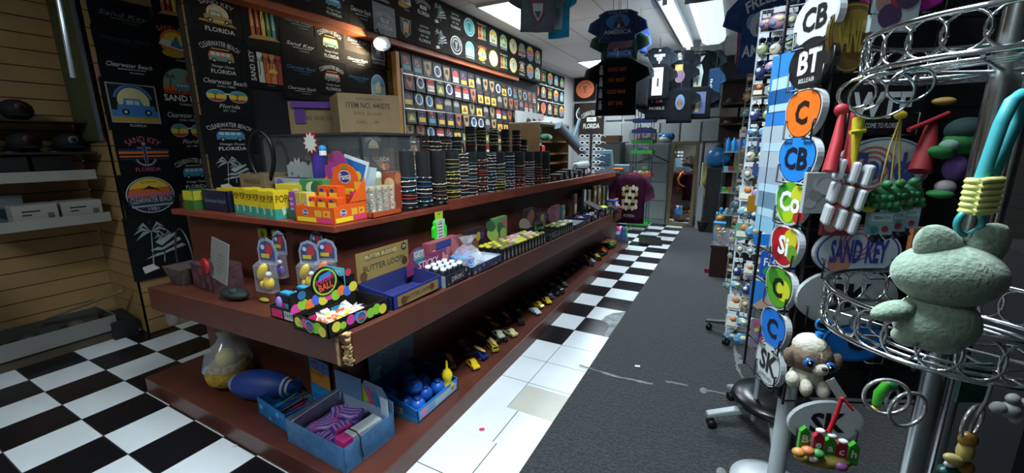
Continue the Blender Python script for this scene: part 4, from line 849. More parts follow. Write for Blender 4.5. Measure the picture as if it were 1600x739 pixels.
# bottle tray with white caps
def white_in(b, w, h): b.rect(-w*.5, -h*.5, w*.5, h*.5, .0005, M('9aa8b4'))
mtray('candy_display', 1.685, 1.905, -1.31, .19, .065, 'black tray of white-capped drops with pink header card', 'candy display', M('181c2c'), None, [('front', multi(blobs(('3a3a4a', '5a5040', '8a7a50'), 6, 4), label_text('DROPS', 'b8a8b0', .4))), ('left', white_in)],
      header=(.15, lambda w, h: [(-w*.9, 0), (w*.5, 0), (w*.5, h*.55), (-w*.1, h*.6)]+[(-w*.45+w*.33*cos(pi*i/8), h*.6+h*.36*sin(pi*i/8)) for i in range(9)]+[(-w*.9, h*.4)],
              lambda b, w, h: (b.disc(-w*.45, h*.62, h*.3, .001, M('2a6a8a'), n=16), b.rect(-w*.65, h*.52, -w*.25, h*.85, .002, M('7a8a8a')), b.text('GET', -w*.45, h*.7, h*.22, .003, W_, w*.34), blobs(('c83a60', 'd86a30', '8a3a8a', '3a70c0', 'c8b040'), 8, 7)(b, w*1.2, h*.4), b.text('STICKY', -w*.1, h*.25, h*.26, .004, M('d8c8d0'), w*.8, bold=.01))), hm=M('7a2a58'))
for i in range(4):
    for j in range(3):
        q = empty('drop_bottle', (-1.35-j*.053, 1.72+i*.05, zm(1.68, -1.4)+.006), 0, 'white-capped small dark bottle, '+ORD[i]+' row from the near end and '+ORD[j]+' from the front', 'bottle', 'white-capped bottles in the black tray')
        b = MB(); b.lathe([(.019, 0), (.019, .075), (.012, .08)], M('16161e', .3), 10); b.build('bottle_body', q); b = MB(); b.lathe([(.017, .08), (.017, .092), (.008, .095)], M('d8dcdc', .4), 10); b.build('cap', q)
b = MB()
# pink/coral header box behind bag
carton('toy_box', (-1.60, 2.03, zm(2.0, -1.6)), (.06, .30, .19), 0, 'pink printed box with blue top label standing behind the bagged bracelets', 'toy box', M('9a4a58'), [('right', multi(blobs(('b86a70', 'd88a80', '6a4a90', '7a90c0'), 12, 14), lambda b, w, h: b.rect(-w*.3, h*.28, w*.2, h*.48, .004, M('20408a'))))])
# white tray with bagged toys
mtray('candy_display', 1.94, 2.30, -1.31, .20, .055, 'white-topped low tray under the crinkled bag of toys', 'toy display', M('2a3050'), M('b8c0cc'), [('front', blobs(('8a7a50', '3a4a7a', '5a5a4a', '7a3a4a'), 7, 22)), ('left', blobs(('c04a50', 'b8b8c0', '5a50a0'), 5, 2))])
b = MB(); b.box((-1.36, 2.20, 0), (.1, .14, .01), M('b8c4d0')); b.v = [(x, y, z+zm(2.2, -1.36)+.05) for x, y, z in b.v]; tag(b.build('tray_lid'), 'pale folded lid flap lying on the low tray', 'lid')
q = empty('toy_bag', (-1.42, 2.06, zm(1.95, -1.42)+.02), 0, 'crinkled clear bag of blue and magenta bracelets tied at the top', 'bag')
b = MB(); rg = random.Random(8)
for k in range(14):
    x, y = rg.uniform(-.06, .06), rg.uniform(-.085, .085); b.ring((x, y, rg.uniform(.02, .08)), .022, .006, M(('1a90d8' if y < 0 else 'b040c0'), .3), axis=rg.choice('XYZ'), n=12, k=5)
b.build('bracelets', q, kind='stuff')
b = MB(); vs = []; n = 16
pr = [(.075, 0), (.1, .03), (.095, .07), (.06, .11), (.02, .14), (.035, .17), (.05, .19)]
for rr, z in pr:
    for j in range(n): k = 1+rg.uniform(-.14, .14); vs.append((rr*k*cos(2*pi*j/n), rr*k*1.15*sin(2*pi*j/n), z+rg.uniform(-.008, .008)))
b.add(vs, [(i*n+j, i*n+(j+1) % n, (i+1)*n+(j+1) % n, (i+1)*n+j) for i in range(len(pr)-1) for j in range(n)], mat('film', (.85, .93, 1), .06, alpha=.22, spec=1)); b.build('bag_film', q)
# squat black packs with yellow or pink tops
def pack_proto(nm, cap):
    r = empty('spray_candy', (0, 0, 0), 0, 'x', 'candy bottle'); b = MB(); b.prism([(.024*cos(a), .024*sin(a)) for a in [i*pi/4+pi/8 for i in range(8)]], 0, .085, M('1a1a1c', .35)); b.build('bottle_body', r)
    b = MB(); b.lathe([(.022, .085), (.024, .092), (.012, .10), (.0, .102)], M(cap, .4), 10); b.build('cap', r)
    b = MB(); b.X = Matrix(((0, 0, 1, .0224), (1, 0, 0, 0), (0, 1, 0, .04), (0, 0, 0, 1))); b.poly([(-.009, -.03), (.009, -.03), (.011, 0), (0, .034), (-.011, 0)], .0004, M('8a8078')); b.X = Matrix(((0, -1, 0, 0), (-1, 0, 0, -.0224), (0, 0, 1, .04), (0, 0, 0, 1))); b.build('label', r); return r
PP = {c: pack_proto(c, h) for c, h in (('yellow', 'c8c030'), ('pink', 'd08a98'), ('olive', '6a6a30'), ('green', '4a9a40'), ('pale', 'c8ccb0'))}
used = set(); rg = random.Random(13)
def pack(c, x, y, lab, grp):
    o = PP[c]
    if c in used: o = dup(o)
    used.add(c); o.location = (x, y, zm(y-.02, x)+.0); o['label'] = lab; o['group'] = grp
for i in range(13):
    for j in range(4):
        c = rg.choice(('yellow', 'yellow', 'pink', 'olive', 'pale') if i > 3 else ('olive', 'olive', 'yellow'))
        pack(c, -1.345-j*.054, 2.36+i*.056, c+'-topped black candy bottle, '+ORD[i]+' along the near cluster, '+ORD[j]+' row back', 'near cluster of black candy bottles')
for i in range(7):
    for j in range(3):
        c = rg.choice(('green', 'olive', 'olive', 'pale'))
        pack(c, -1.36-j*.054, 3.40+i*.056, c+'-topped black candy bottle, '+ORD[i]+' along the far cluster, '+ORD[j]+' row back', 'far cluster of black candy bottles')
mtray('candy_display', 3.13, 3.36, -1.33, .18, .06, 'small black tray with green dots between the two bottle clusters', 'candy display', M('14181a'), None, [('front', multi(blobs(('6a8a5a', '5a4a3a', '9a9a8a'), 6, 31), label_text('DIP', 'c86a80', .4)))])
mtray('candy_display', 3.15, 3.45, -1.54, .12, .10, 'green-topped black tray behind the small dotted tray', 'candy display', M('16201a'), M('3a6a3a'), [('front', blobs(('5aa0a8', '6a9a4a', '2a3a2a'), 6, 33))])
# back row headers against the counter body
for (y, hh, w, c, cs, lab) in ((2.42, .20, .26, '2a1c26', ('a03a50', '3a3a7a', 'c8a030', '8a5a3a'), 'dark header board with yellow strip behind the near bottle cluster'), (2.80, .24, .2, '6a9a5a', ('a8c860', 'e0c830', 'c85a7a', '3a6a4a'), 'green and yellow tree-shaped header card'),
                                (3.30, .26, .16, '3a2a26', ('8a5a50', '5a4a6a', '9a8a80'), 'brown figurine-printed box against the counter'), (3.62, .18, .2, '3a2c30', ('9a6a70', 'b8a030', '5a4a5a'), 'dark pink box with yellow strip against the counter'), (3.98, .22, .18, '7a4a58', ('8a5a68', '946470'), 'mauve upright card box with blue top')):
    carton('header_box', (-1.62 if c != '3a2a26' else -1.6, y, zm(y, -1.6)), (.04, w, hh), 0, lab, 'box', M(c), [('right', multi(blobs(cs, 9, int(y*100)), (lambda b, w, h: b.rect(-w*.4, -h*.35, w*.4, -h*.22, .004, M('b8b030'))) if 'yellow strip' in lab else (lambda b, w, h: None))), ('front', blobs(cs, 3, 3))])
mtray('candy_display', 3.82, 4.12, -1.34, .22, .05, 'shallow tray with bright white lining beyond the bottle clusters', 'tray', M('30303a'), M('c0ccd4'), [('front', blobs(('3a4a6a', '6a4a3a'), 5, 44))])
rg = random.Random(17)
spec = [(4.16, 4.40, 'violet and orange printed tray of small packs'), (4.44, 4.66, 'black tray edged in violet'), (4.70, 4.95, 'black box lid tilted over a magenta edged tray'), (4.99, 5.22, 'green and black tray of round sweets'), (5.26, 5.50, 'tan topped tray of bottles')]
for i, (a, c, lab) in enumerate(spec):
    cs = [('7a3a7a', 'c87040', '3a4a8a', 'b0a8b8'), ('8a4a9a', '2a2a3a', 'c0a8c8'), ('b040a0', '2a2a2a', '8a90a0'), ('6a9a50', '2a3a2a', 'b8c8a0'), ('a89868', '4a4a3a', 'c8c0a0')][i]
    mtray('candy_display', a, c, -1.36, .22, .075, lab, 'candy display', M(('2a2038', '141218', '18141a', '18201a', '2a261c')[i]), None, [('front', blobs(cs, 6, 50+i)), ('left', blobs(cs, 5, 60+i))])
    for k in range(6):
        b = MB(); col = rg.choice(cs+('c8ccd0',)); b.ell((0, 0, .03), (.028, .024, .03), M(col, .35), 10, 6) if k % 2 else b.box((0, 0, .035), (.05, .035, .07), M(col, .4))
        o = b.build('small_toy', loc=(-1.42-.055*(k//3), a+.045+(c-a-.09)*(k % 3)/2, zm(a, -1.4)+.008), rot=(0, 0, rg.uniform(0, 1))); tag(o, ('round ' if k % 2 else 'boxy ')+'little toy, '+ORD[k % 3]+' along '+('front' if k < 3 else 'rear')+' of the '+lab, 'toy', 'little toys in the far trays'); o['label'] = ' '.join(o['label'].split()[:16])
b = MB(); b.box((0, 0, .0), (.2, .2, .012), M('0c0c10')); b.box((.098, 0, -.01), (.006, .2, .03), M('b050a8')); tag(b.build('tray_lid', loc=(-1.47, 4.82, zm(4.7)+.145), rot=(0, R(24), 0)), 'tilted black square lid with magenta edge over the far trays', 'lid')
b = MB(); b.ell((0, 0, 0), (.05, .09, .02), M('b8e860', .4)); tag(b.build('wrapped_toy', loc=(-1.43, 5.1, zm(5.1)+.10)), 'lime wrapped toy on the green and black far tray', 'toy')
for i, (y, c, h) in enumerate(((4.2, '4a7a78', .2), (4.55, '5a4038', .3), (4.85, '3a5058', .34), (5.0, '6a6050', .32), (5.2, '6a5a30', .36), (5.35, '75603a', .36), (5.52, '6a6238', .34), (5.66, '2a4060', .33))):
    carton('hanging_card', (-1.62+.012*i, y, zm(y, -1.6)), (.025, .11, h), R(4), ('teal', 'brown', 'slate', 'grey tan', 'olive brown', 'amber', 'khaki', 'navy')[i]+' tall carded toy leaning on the counter body at the far end', 'carded toy', M(c), [('right', blobs(('8a7a50', c, '9aa0a0'), 5, i+70))])
carton('toy_box', (-1.44, 5.62, zm(5.6)+.0), (.10, .16, .15), R(-10), 'blue box with white square window at the far shelf end', 'box', M('3a4a9a'), [('front', lambda b, w, h: b.rect(-w*.35, -h*.3, w*.35, h*.35, .001, M('c8ccd8'))), ('right', lambda b, w, h: b.rect(-w*.1, -h*.3, w*.4, h*.35, .001, M('d0d4e0')))])
b = MB(); b.lathe([(.05, 0), (.06, .08), (.055, .08), (.048, .01)], M('0c0c0e'), 14); tag(b.build('black_pot', loc=(-1.36, 5.42, zm(5.4))), 'small black pot at the far end of the middle shelf', 'pot')
b = MB(); b.ell((0, 0, .03), (.06, .09, .03), M('a83038', .4)); b.ell((0, .01, .06), (.03, .05, .02), M('b8c0b8', .4)); tag(b.build('toy_car', loc=(-1.42, 5.80, zm(5.8))), 'small red toy at the tip of the middle shelf', 'toy')
# ---------------------------------------------------------------- middle shelf: end facing the camera
GRAYV = mat('basket_weave', hexc('4a3f3c'), .8, var=.6, scale=60, bump=.6)
r = empty('basket', (-2.82, 1.16, zmid(-2.8, 1.1)+.003), 0, 'small dark woven basket with thin handle at the left end of the shelf', 'basket')
b = MB(); b.hexa([(-.07, -.06, 0), (.07, -.06, 0), (.07, .06, 0), (-.07, .06, 0), (-.10, -.08, .10), (.10, -.08, .10), (.10, .08, .10), (-.10, .08, .10)], GRAYV); b.build('basket_body', r)
b = MB(); b.tube([(.10*cos(a), .0, .10+.22*sin(a)) for a in [i*pi/12 for i in range(13)]], .005, M('2a2624', .5)); b.build('handle', r)
carton('patterned_box', (-2.55, 1.19, zmid(-2.5, 1.1)), (.26, .15, .135), R(-4), 'maroon patterned gift box beside the woven basket', 'box', mat('maroon_weave', hexc('4a2a32'), .7, var=.5, scale=40), [('front', blobs(('5a3a44', '3a2434', '6a3a3c'), 14, 3, .2, .4))])
r = empty('price_card', (-2.29, 1.06, zmid(-2.3, 1.0)+.05), R(-6), 'large grey card with red round tag leaning by the carded toys', 'card')
b = MB(); b.box((0, 0, .15), (.19, .006, .21), M('7a7876'))
b.X = Matrix(((1, 0, 0, 0), (0, 0, -1, -.0032), (0, 1, 0, .15), (0, 0, 0, 1)))
for i in range(6): b.rect(-.02, .03-.018*i, .06-.02*(i % 2), .033-.018*i, .0004, M('4a4846'))
b.build('card', r, rot=(R(-8), R(6), 0)); b = MB(); b.lathe([(.0, -.004), (.045, -.004), (.045, .004), (0, .004)], M('a01420', .4), 16); b.build('red_tag', r, loc=(-.08, -.012, .11), rot=(R(90), 0, 0))
b = MB(); b.ell((0, 0, .03), (.1, .05, .03), M('17201a', .7)); b.ell((.03, -.02, .05), (.03, .02, .02), M('20281f', .7)); tag(b.build('plastic_toy', loc=(-2.2, 1.09, zmid(-2.2, 1.1)+.001)), 'dark green toy lying under the grey card', 'toy')
b = MB(); b.ell((0, 0, .012), (.035, .014, .011), M('8a8a2a')); tag(b.build('packet', loc=(-2.0, 1.12, zmid(-2.0, 1.1)+.001)), 'small olive yellow capsule lying loose on the shelf', 'toy')
def duckcard(x, y, z, c, name, lab, rz=0, s=1):
    r = empty('carded_toy', (x, y, z), rz, lab, 'carded toy', 'carded squeeze toys hanging at the counter end'); r.scale = (s, s, s)
    b = MB(); b.X = Matrix(((1, 0, 0, 0), (0, 0, -1, 0), (0, 1, 0, 0), (0, 0, 0, 1))); b.prism([(-.055, 0), (.055, 0), (.058, .07), (.04, .11), (0, .125), (-.04, .11), (-.058, .07)], -.001, .001, M('8a94a8'))
    b.prism([(-.045, .01), (.045, .01), (.045, .07), (.03, .1), (0, .11), (-.03, .1), (-.045, .07)], .001, .002, M('3a4878')); b.disc(.015, .07, .022, .003, M('b83040'), n=10, ry=.03); b.rect(-.035, .03, .015, .05, .0035, M('c8b030')); b.disc(-.02, .08, .012, .004, M('b8c4d8'), n=8); b.build('card', r)
    b = MB(); b.ell((-.02, -.02, -.03), (.022, .018, .045), M(c, .4), rot=Matrix.Rotation(R(30), 3, 'Y')); b.ell((.01, -.02, -.08), (.028, .02, .03), M(c, .4)); b.ell((.028, -.03, -.035), .013, M('c8c8c8')); b.ell((-.03, -.02, -.09), (.012, .01, .018), M(c, .4)); b.build('squeeze_toy', r)
    b = MB(); b.hexa([(-.05, -.04, -.12), (.05, -.04, -.12), (.05, -.002, -.12), (-.05, -.002, -.12), (-.05, -.04, .0), (.05, -.04, .0), (.05, -.002, .02), (-.05, -.002, .02)], mat('film2', (.8, .82, .9), .1, alpha=.1, spec=1)); b.build('blister', r)
duckcard(-1.99, 1.16, 1.00, 'e0c018', 'd', 'front carded yellow squeeze toy with white ball', R(8), 1.1)
duckcard(-1.815, 1.26, .995, 'd8b818', 'd', 'carded yellow squeeze toy to the right of the front one', R(14))
duckcard(-1.735, 1.30, 1.01, 'd86a18', 'd', 'carded orange squeeze toy nearest the counter corner', R(20), .95)
duckcard(-2.06, 1.27, 1.02, '5a3a90', 'd', 'carded violet squeeze toy behind the front yellow one', 0)
duckcard(-1.86, 1.345, 1.03, '3a3a6a', 'd', 'carded navy squeeze toy at the back against the counter', 0, .95)
r = empty('display_hook', (-2.0, 1.36, 1.12), 0, 'thin black wire hook rail under the counter top end', 'hook')
b = MB(); b.tube([(-.35, .005, .01), (-.1, -.02, .02), (.3, -.02, .005)], .003, M('101010')); b.tube([(0, 0, .01), (.01, -.2, .01), (.01, -.215, .03)], .003, M('101010')); b.build('wire', r)
for i in range(2):
    carton('hang_tag_pack', (-2.33+i*.13, 1.352, .99), (.085, .01, .13), 0, ('left' if i == 0 else 'right')+' grey and yellow topped pack hung high at the counter end', 'carded pack', M('6a6460'), [('front', lambda b, w, h: (b.rect(-w*.5, h*.12, w*.5, h*.5, .001, M('7a7422')), b.disc(0, h*.26, w*.2, .0015, M('3a3a14'), n=10)))])
# ---------------------------------------------------------------- base platform
ZB = .117
r = empty('beach_toy_bag', (-2.66, 1.22, ZB), 0, 'clear bag with yellow mesh, yellow ball and pale blue ball on the base', 'bag')
b = MB(); b.lathe([(.06, 0), (.12, .05), (.13, .1), (.10, .16)], mat('yellow_mesh', hexc('a8882a'), .8, var=.4, scale=50, bump=.5), 18); b.build('net', r); b = MB(); b.ell((.03, -.02, .20), .058, M('d8c418', .45)); b.build('yellow_ball', r); b = MB(); b.ell((-.06, -.09, .12), .03, M('90a8c8')); b.build('pale_ball', r)
b = MB(); b.lathe([(.10, .1), (.135, .15), (.11, .24), (.05, .29), (.03, .33), (.05, .37)], mat('film3', (.55, .6, .65), .1, alpha=.35, spec=1), 16); b.build('bag_film', r)
r = empty('foam_football', (-2.33, 1.22, ZB+.088), R(20), 'blue football with paired white stripes lying on the base', 'football')
b = MB(); n = 24; pr = []
for i in range(21): t = -1+2*i/20; pr.append((max(.001, .088*(1-abs(t)**2.3)**.75), t*.22))
b.lathe(pr, mat('blue_foam', hexc('1c3a86'), .55, bump=.1, scale=60), n); b.build('ball_body', r, rot=(0, R(90), 0))
for s in (-1, 1):
    b = MB()
    for k in (0, .022): t = (.155+k)/.22; rr = .088*(1-t**2.3)**.75; t2 = (.165+k)/.22; r2 = .088*(1-t2**2.3)**.75; b.lathe([(rr+.0015, s*(.155+k)), (r2+.0015, s*(.165+k))], M('b8bcc8'), n)
    b.build('stripe_pair', r, rot=(0, R(90), 0))
# pens tray
def phead(b, w, h):
    b.rect(-w*.5, h*.55, w*.5, h, .001, M('2a7ab8')); b.rect(-w*.5, 0, w*.5, h*.55, .001, M('c88a2a'))
    for i, (x, y, rr) in enumerate(((-.25, .78, .12), (.05, .74, .17), (.33, .80, .1), (.3, .6, .09))):
        b.disc(x*w, y*h, rr*h, .002, M('a82a4a'), n=12); b.disc(x*w, y*h, rr*h*.4, .0026, M('2a7ab8'), n=10)
    b.text('BOUNCY PENS', 0, h*.45, h*.11, .002, M('8a5a1a'), w*.8)
r = tray('pen_display', (-2.055, 1.24, ZB), (.30, .26, .10), R(-6), 'blue cardboard tray of pens and keychains with orange header', 'pen display', M('1a74b8', .5), M('2a86c8'), [('front', blobs(('3a8ac8', '6ab0d8', '2a60a0'), 6, 3))], header=(.17, flat_h, phead), hm=M('c88a2a'))
rg = random.Random(9)
for i in range(12):
    c = ('8a2a70', '3a9a4a', '2a4ab0', 'c02a60', '6a6a70', '1a1a1c')[i % 6]; b = MB(); b.tube([(0, 0, 0), (.0, .15, .02)], .006, M(c, .3), 8); b.tube([(0, .15, .02), (0, .17, .022)], [.006, .003], M('9a968a', .3, metal=.8), 8)
    o = b.build('pen', loc=(-2.15+.018*i, 1.14+rg.uniform(0, .01), ZB+.012+.012*(i % 3)), rot=(0, 0, rg.uniform(-.5, .1))); tag(o, ('plum', 'green', 'blue', 'crimson', 'grey', 'black')[i % 6]+' pen, '+ORD[i]+' from the left in the blue tray', 'pen', 'pens in the blue tray')
b = MB()
for i in range(26): b.ring((rg.uniform(-.1, .08), rg.uniform(-.05, .04), rg.uniform(.0, .03)), .011, .002, M('8a8470', .3, metal=.7), axis=rg.choice('XYZ'), n=8, k=4)
tag(b.build('key_rings', loc=(-2.0, 1.30, ZB+.03), kind='stuff'), 'jumble of metal key rings behind the pens', 'key rings')
# light blue box of striped squishies
def bluew(b, w, h): blobs(('3a6a98', '4a7aa8', '2f5f92'), 16, 6, .5, .9)(b, w, h)
SBX = mat('blue_cloud_card', hexc('3f74a4'), .5, var=.25, scale=25)
r = tray('squishy_display', (-1.635, 1.20, ZB), (.44, .30, .13), R(-2), 'light blue cloudy cardboard box of striped squishy toys at the base corner', 'toy display', SBX, M('a8bcd0'), (),
         header=(.13, lambda w, h: [(-w*.5, 0), (w*.5, 0), (w*.5, h*.5), (w*.42, h*.55), (w*.34, h*.95), (w*.05, h), (0, h*.75), (-w*.2, h*.9), (-w*.5, h*.95)],
                 lambda b, w, h: (b.poly([(-w*.1, h*.75), (0, h*.8), (w*.12, h*.1), (w*.0, 0)], .001, M('b8c830')), b.poly([(w*.06, h*.7), (w*.12, h*.72), (w*.2, h*.05), (w*.12, 0)], .002, M('d85a8a')), b.poly([(w*.16, h*.6), (w*.24, h*.62), (w*.3, h*.05), (w*.22, 0)], .003, M('2a90c0')), b.text('SAFE', w*.2, h*.82, h*.13, .004, M('c86a50'), w*.25, rot=-.15))), hm=M('7aa0c4'))
# back wall of the box is high
b = MB(); b.box((-.1, .143, .19), (.2, .003, .13), M('6a94bc')); b.build('inner_flap', r); b = MB(); b.box((.19, .12, .17), (.05, .004, .1), M('c0d4e4')); b.build('corner_flap', r)
b = MB(); b.hexa([(-.219, -.14, .02), (-.2, -.14, .02), (-.2, .14, .02), (-.219, .14, .02), (-.17, -.15, .13), (-.165, -.15, .13), (-.165, .13, .15), (-.17, .13, .15)], M('b8c0c8')); b.build('end_flap', r)
PUR = mat('purple_marble', hexc('7a4ab0'), .5); nt = PUR.node_tree; wv = nt.nodes.new('ShaderNodeTexWave'); wv.inputs['Scale'].default_value = 14; wv.inputs['Distortion'].default_value = 6; tc = nt.nodes.new('ShaderNodeTexCoord'); rp = nt.nodes.new('ShaderNodeValToRGB')
rp.color_ramp.elements[0].color = (*hexc('5a2a98'), 1); rp.color_ramp.elements[1].color = (*hexc('c0a0dc'), 1); nt.links.new(tc.outputs['Object'], wv.inputs[0]); nt.links.new(wv.outputs[0], rp.inputs[0]); nt.links.new(rp.outputs[0], nt.nodes['Principled BSDF'].inputs[0])
def squish(x, y, z, m, rz, lab, dims=(.085, .12, .045), rx=0):
    b = MB(); b.box((0, 0, 0), dims, m); o = b.build('squishy_toy', loc=(x, y, z), rot=(rx, 0, rz), bevel=.014); o.modifiers['bevel'].segments = 3
    b = MB(); b.box((0, -dims[1]*.42, 0), (dims[0]*1.02, dims[1]*.16, dims[2]*1.02), M('e04aa0', .4)); b.build('band', o, bevel=.01); return tag(o, lab, 'squishy toy')
for i, (x, y, z, rz, rx) in enumerate(((-1.76, 1.15, .16, -.4, .1), (-1.69, 1.14, .165, .2, .2), (-1.70, 1.25, .20, .9, 0), (-1.77, 1.27, .155, .3, 0), (-1.63, 1.26, .215, -1.2, 0), (-1.61, 1.135, .15, .1, 0), (-1.70, 1.17, .185, -.9, .15), (-1.63, 1.19, .19, 1.3, -.1))):
    squish(x, y, z, PUR, rz, 'violet marbled squishy toy, '+('lower left', 'front middle', 'upper back', 'bottom back left', 'topmost back right', 'lower front', 'upper left', 'centre top')[i]+' in the light blue box', rx=rx)
for i, (x, y, z, rz) in enumerate(((-1.55, 1.22, .17, .6), (-1.56, 1.15, .16, -.2), (-1.50, 1.28, .18, 1.2))): squish(x, y, z, M('1f4fa8', .45), rz, 'deep blue squishy toy, '+('middle', 'front', 'back right')[i]+' of the light blue box')
r = empty('eraser_box', (-1.480, 1.185, ZB+.055), R(-6), 'long white box with pink end laid in the light blue box', 'box'); b = MB(); b.box((0, 0, .02), (.07, .21, .1), M('dfe6ea')); b.build('carton_body', r); b = MB(); b.box((0, -.085, .021), (.071, .05, .102), M('e8409a')); b.build('pink_end', r)
r = empty('black_tie', (-1.4135, 1.13, ZB+.08), 0, 'black cord hanging over the side of the light blue box', 'cord'); b = MB(); b.tube([(-.07, .0, .075), (-.03, .005, .07), (.004, 0, .055), (.006, -.003, .0), (.005, .005, -.05)], .003, K_); b.build('cord', r)
# blue tray of round toys
def stw(b, w, h): b.rect(-w*.46, -h*.4, w*.46, h*.36, .001, M('7ab0d8')); b.disc(-w*.35, 0, h*.4, .0014, M('c89ac8'), n=14); b.rect(-w*.1, -h*.3, w*.44, h*.2, .0014, M('b8c8dc'))
r = mtray('toy_display', 1.465, 1.83, -1.365, .34, .14, 'bright blue open display tray of round blue toys on the base', 'toy display', M('1f7ac8', .45), M('16326a'), [('left', lambda b, w, h: (b.rect(-w*.5, -h*.5, w*.5, -h*.1, .0005, M('2a90d8')), b.rect(w*.02, -h*.2, w*.2, h*.3, .001, M('c0b8a8')), b.disc(w*.12, h*.05, h*.14, .0014, M('c85a40'), n=10))), ('front', stw)],
          header=(.24, flat_h, lambda b, w, h: (blobs(('3a6a7a', '2a5a6a', '5a8a8a', '2a4a6a'), 9, 12)(b, w, h*1.2), b.text('SQUEEZE', 0, h*.7, h*.16, .004, M('5a8aa8'), w*.7, rot=.15))), hm=M('2f5a70'), front=.075)
r.location.z = ZB
BL = M('1c62c8', .35)
for i, (x, y, z) in enumerate(((-1.42, 1.53, .085), (-1.50, 1.52, .08), (-1.45, 1.63, .09), (-1.55, 1.61, .085), (-1.62, 1.53, .08), (-1.43, 1.72, .085), (-1.54, 1.72, .085), (-1.63, 1.70, .085), (-1.48, 1.58, .150))):
    q = empty('round_toy', (x, y, ZB+z-.03), 0, 'glossy blue ball-shaped toy, '+('front left', 'second from near corner', 'front middle', 'middle', 'near back', 'front far', 'centre far', 'back far', 'topmost')[i]+' in the blue tray', 'toy', None)
    b = MB(); b.ell((0, 0, 0), (.045, .045, .042), BL); b.build('ball', q); b = MB(); b.lathe([(.02, .036), (.022, .046), (.012, .05)], M('123a80', .3), 12); b.build('plug', q)
q = empty('squeeze_bottle', (-1.40, 1.775, ZB+.006), 0, 'plain yellow squeeze bottle with pointed spout in the blue tray', 'bottle'); b = MB(); b.lathe([(.026, 0), (.032, .03), (.028, .06), (.022, .07), (.03, .09), (.032, .115), (.02, .14), (.008, .15), (.005, .2)], M('e0c818', .4), 16); b.build('bottle_body', q); b = MB(); b.ell((.034, 0, .045), (.008, .018, .02), M('c8a810')); b.build('label_bump', q)
# ---------------------------------------------------------------- toy cars
def wheels(r, L, wd, rad, dx, big=0):
    for sx in (-1, 1):
        for sy in (-1, 1):
            b = MB(); b.X = Matrix.Translation((sx*dx, sy*wd/2, rad)) @ Matrix.Rotation(R(90), 4, 'X'); b.lathe([(rad*.5, -rad*.4), (rad, -rad*.35), (rad, rad*.35), (rad*.5, rad*.4)], K_, 12); b.lathe([(.001, -rad*.45), (rad*.5, -rad*.42), (rad*.5, rad*.42), (.001, rad*.45)], M('a8acb0', .3, metal=.6), 10); b.build('wheel', r)
def side_ex(b, pts, wd, m, taper=.0): 
    n = len(pts); vs = []
    for s in (-1, 1):
        for x, z in pts: vs.append((x, s*(wd/2-taper*max(0, z-.03)), z))
    b.add(vs, [tuple(range(n))[::-1], tuple(range(n, 2*n))]+[(i, (i+1) % n, n+(i+1) % n, n+i) for i in range(n)][::1], m)
def car(kind, c, extra=None):
    r = empty('toy_car', (0, 0, 0), 0, 'x', 'toy car'); m = M(c, .25, coat=.5); g = M('1a2228', .1); L = .125
    if kind == 'beetle':
        b = MB(); side_ex(b, [(-.06, .012), (.06, .012), (.062, .024), (.045, .034), (.03, .037), (.018, .052), (-.012, .055), (-.035, .044), (-.058, .028)], .05, m, .25); b.build('car_body', r, bevel=.003)
        b = MB(); side_ex(b, [(.026, .038), (.016, .05), (-.01, .0525), (-.028, .042)], .051, g, .25); b.build('windows', r); wheels(r, L, .052, .012, .037)
    elif kind == 'van':
        b = MB(); side_ex(b, [(-.062, .012), (.062, .012), (.064, .03), (.055, .052), (.05, .056), (-.058, .056), (-.062, .05)], .05, m, .1); b.build('car_body', r, bevel=.003)
        b = MB()
        for i in range(4): b.box((-.043+.026*i, 0, .043), (.019, .0495, .013), g)
        b.box((.0585, 0, .042), (.006, .036, .014), g); b.build('windows', r); wheels(r, L, .052, .012, .038)
    elif kind == 'pickup':
        b = MB(); side_ex(b, [(-.066, .012), (.068, .012), (.07, .03), (.034, .034), (.024, .05), (-.004, .05), (-.01, .034), (-.066, .033)], .052, m, .15); b.build('car_body', r, bevel=.002)
        b = MB(); b.box((.01, 0, .042), (.026, .053, .01), g); b.build('windows', r); b = MB(); b.box((-.038, 0, .034), (.045, .04, .003), M('2a2620')); b.build('cargo_bed', r); wheels(r, L, .054, .012, .042)
    elif kind == 'sedan':
        b = MB(); side_ex(b, [(-.065, .01), (.065, .01), (.068, .022), (.035, .03), (.018, .044), (-.02, .046), (-.045, .032), (-.066, .028)], .052, m, .2); b.build('car_body', r, bevel=.003)
        b = MB(); side_ex(b, [(.03, .0315), (.016, .043), (-.018, .0445), (-.038, .0325)], .0505, g, .2); b.build('windows', r); wheels(r, L, .054, .011, .04)
    else:
        b = MB(); side_ex(b, [(-.06, .05), (.062, .05), (.064, .066), (.03, .07), (.018, .086), (-.012, .086), (-.018, .07), (-.06, .07)], .055, m, .1); b.build('car_body', r, bevel=.003)
        b = MB(); b.box((.004, 0, .077), (.03, .054, .011), g); b.build('windows', r); b = MB(); b.box((0, 0, .04), (.09, .03, .02), M('303034')); b.build('chassis', r); wheels(r, L, .075, .026, .042, 1)
    if extra == 'board':
        b = MB(); b.ell((0, 0, .065 if kind != 'van' else .068), (.065, .016, .004), M('c8aa60', .4)); b.build('surfboard', r)
    return r
protos = {}
KN = {'beetle': 'rounded coupe', 'van': 'camper van', 'pickup': 'pickup', 'sedan': 'sedan', 'monster': 'monster truck'}
CN = {'e0b818': 'yellow', '1c2c70': 'navy', 'b8a030': 'mustard', 'c8c8b8': 'cream', 'd0c890': 'pale yellow', '18181c': 'black', 'c8d0d4': 'silver', 'b83020': 'red', '3ac838': 'lime green', '6a3a28': 'brown', '2a3a5a': 'dark blue', '4a4238': 'dusky', 'e08020': 'orange', '3a4a3a': 'dark green'}
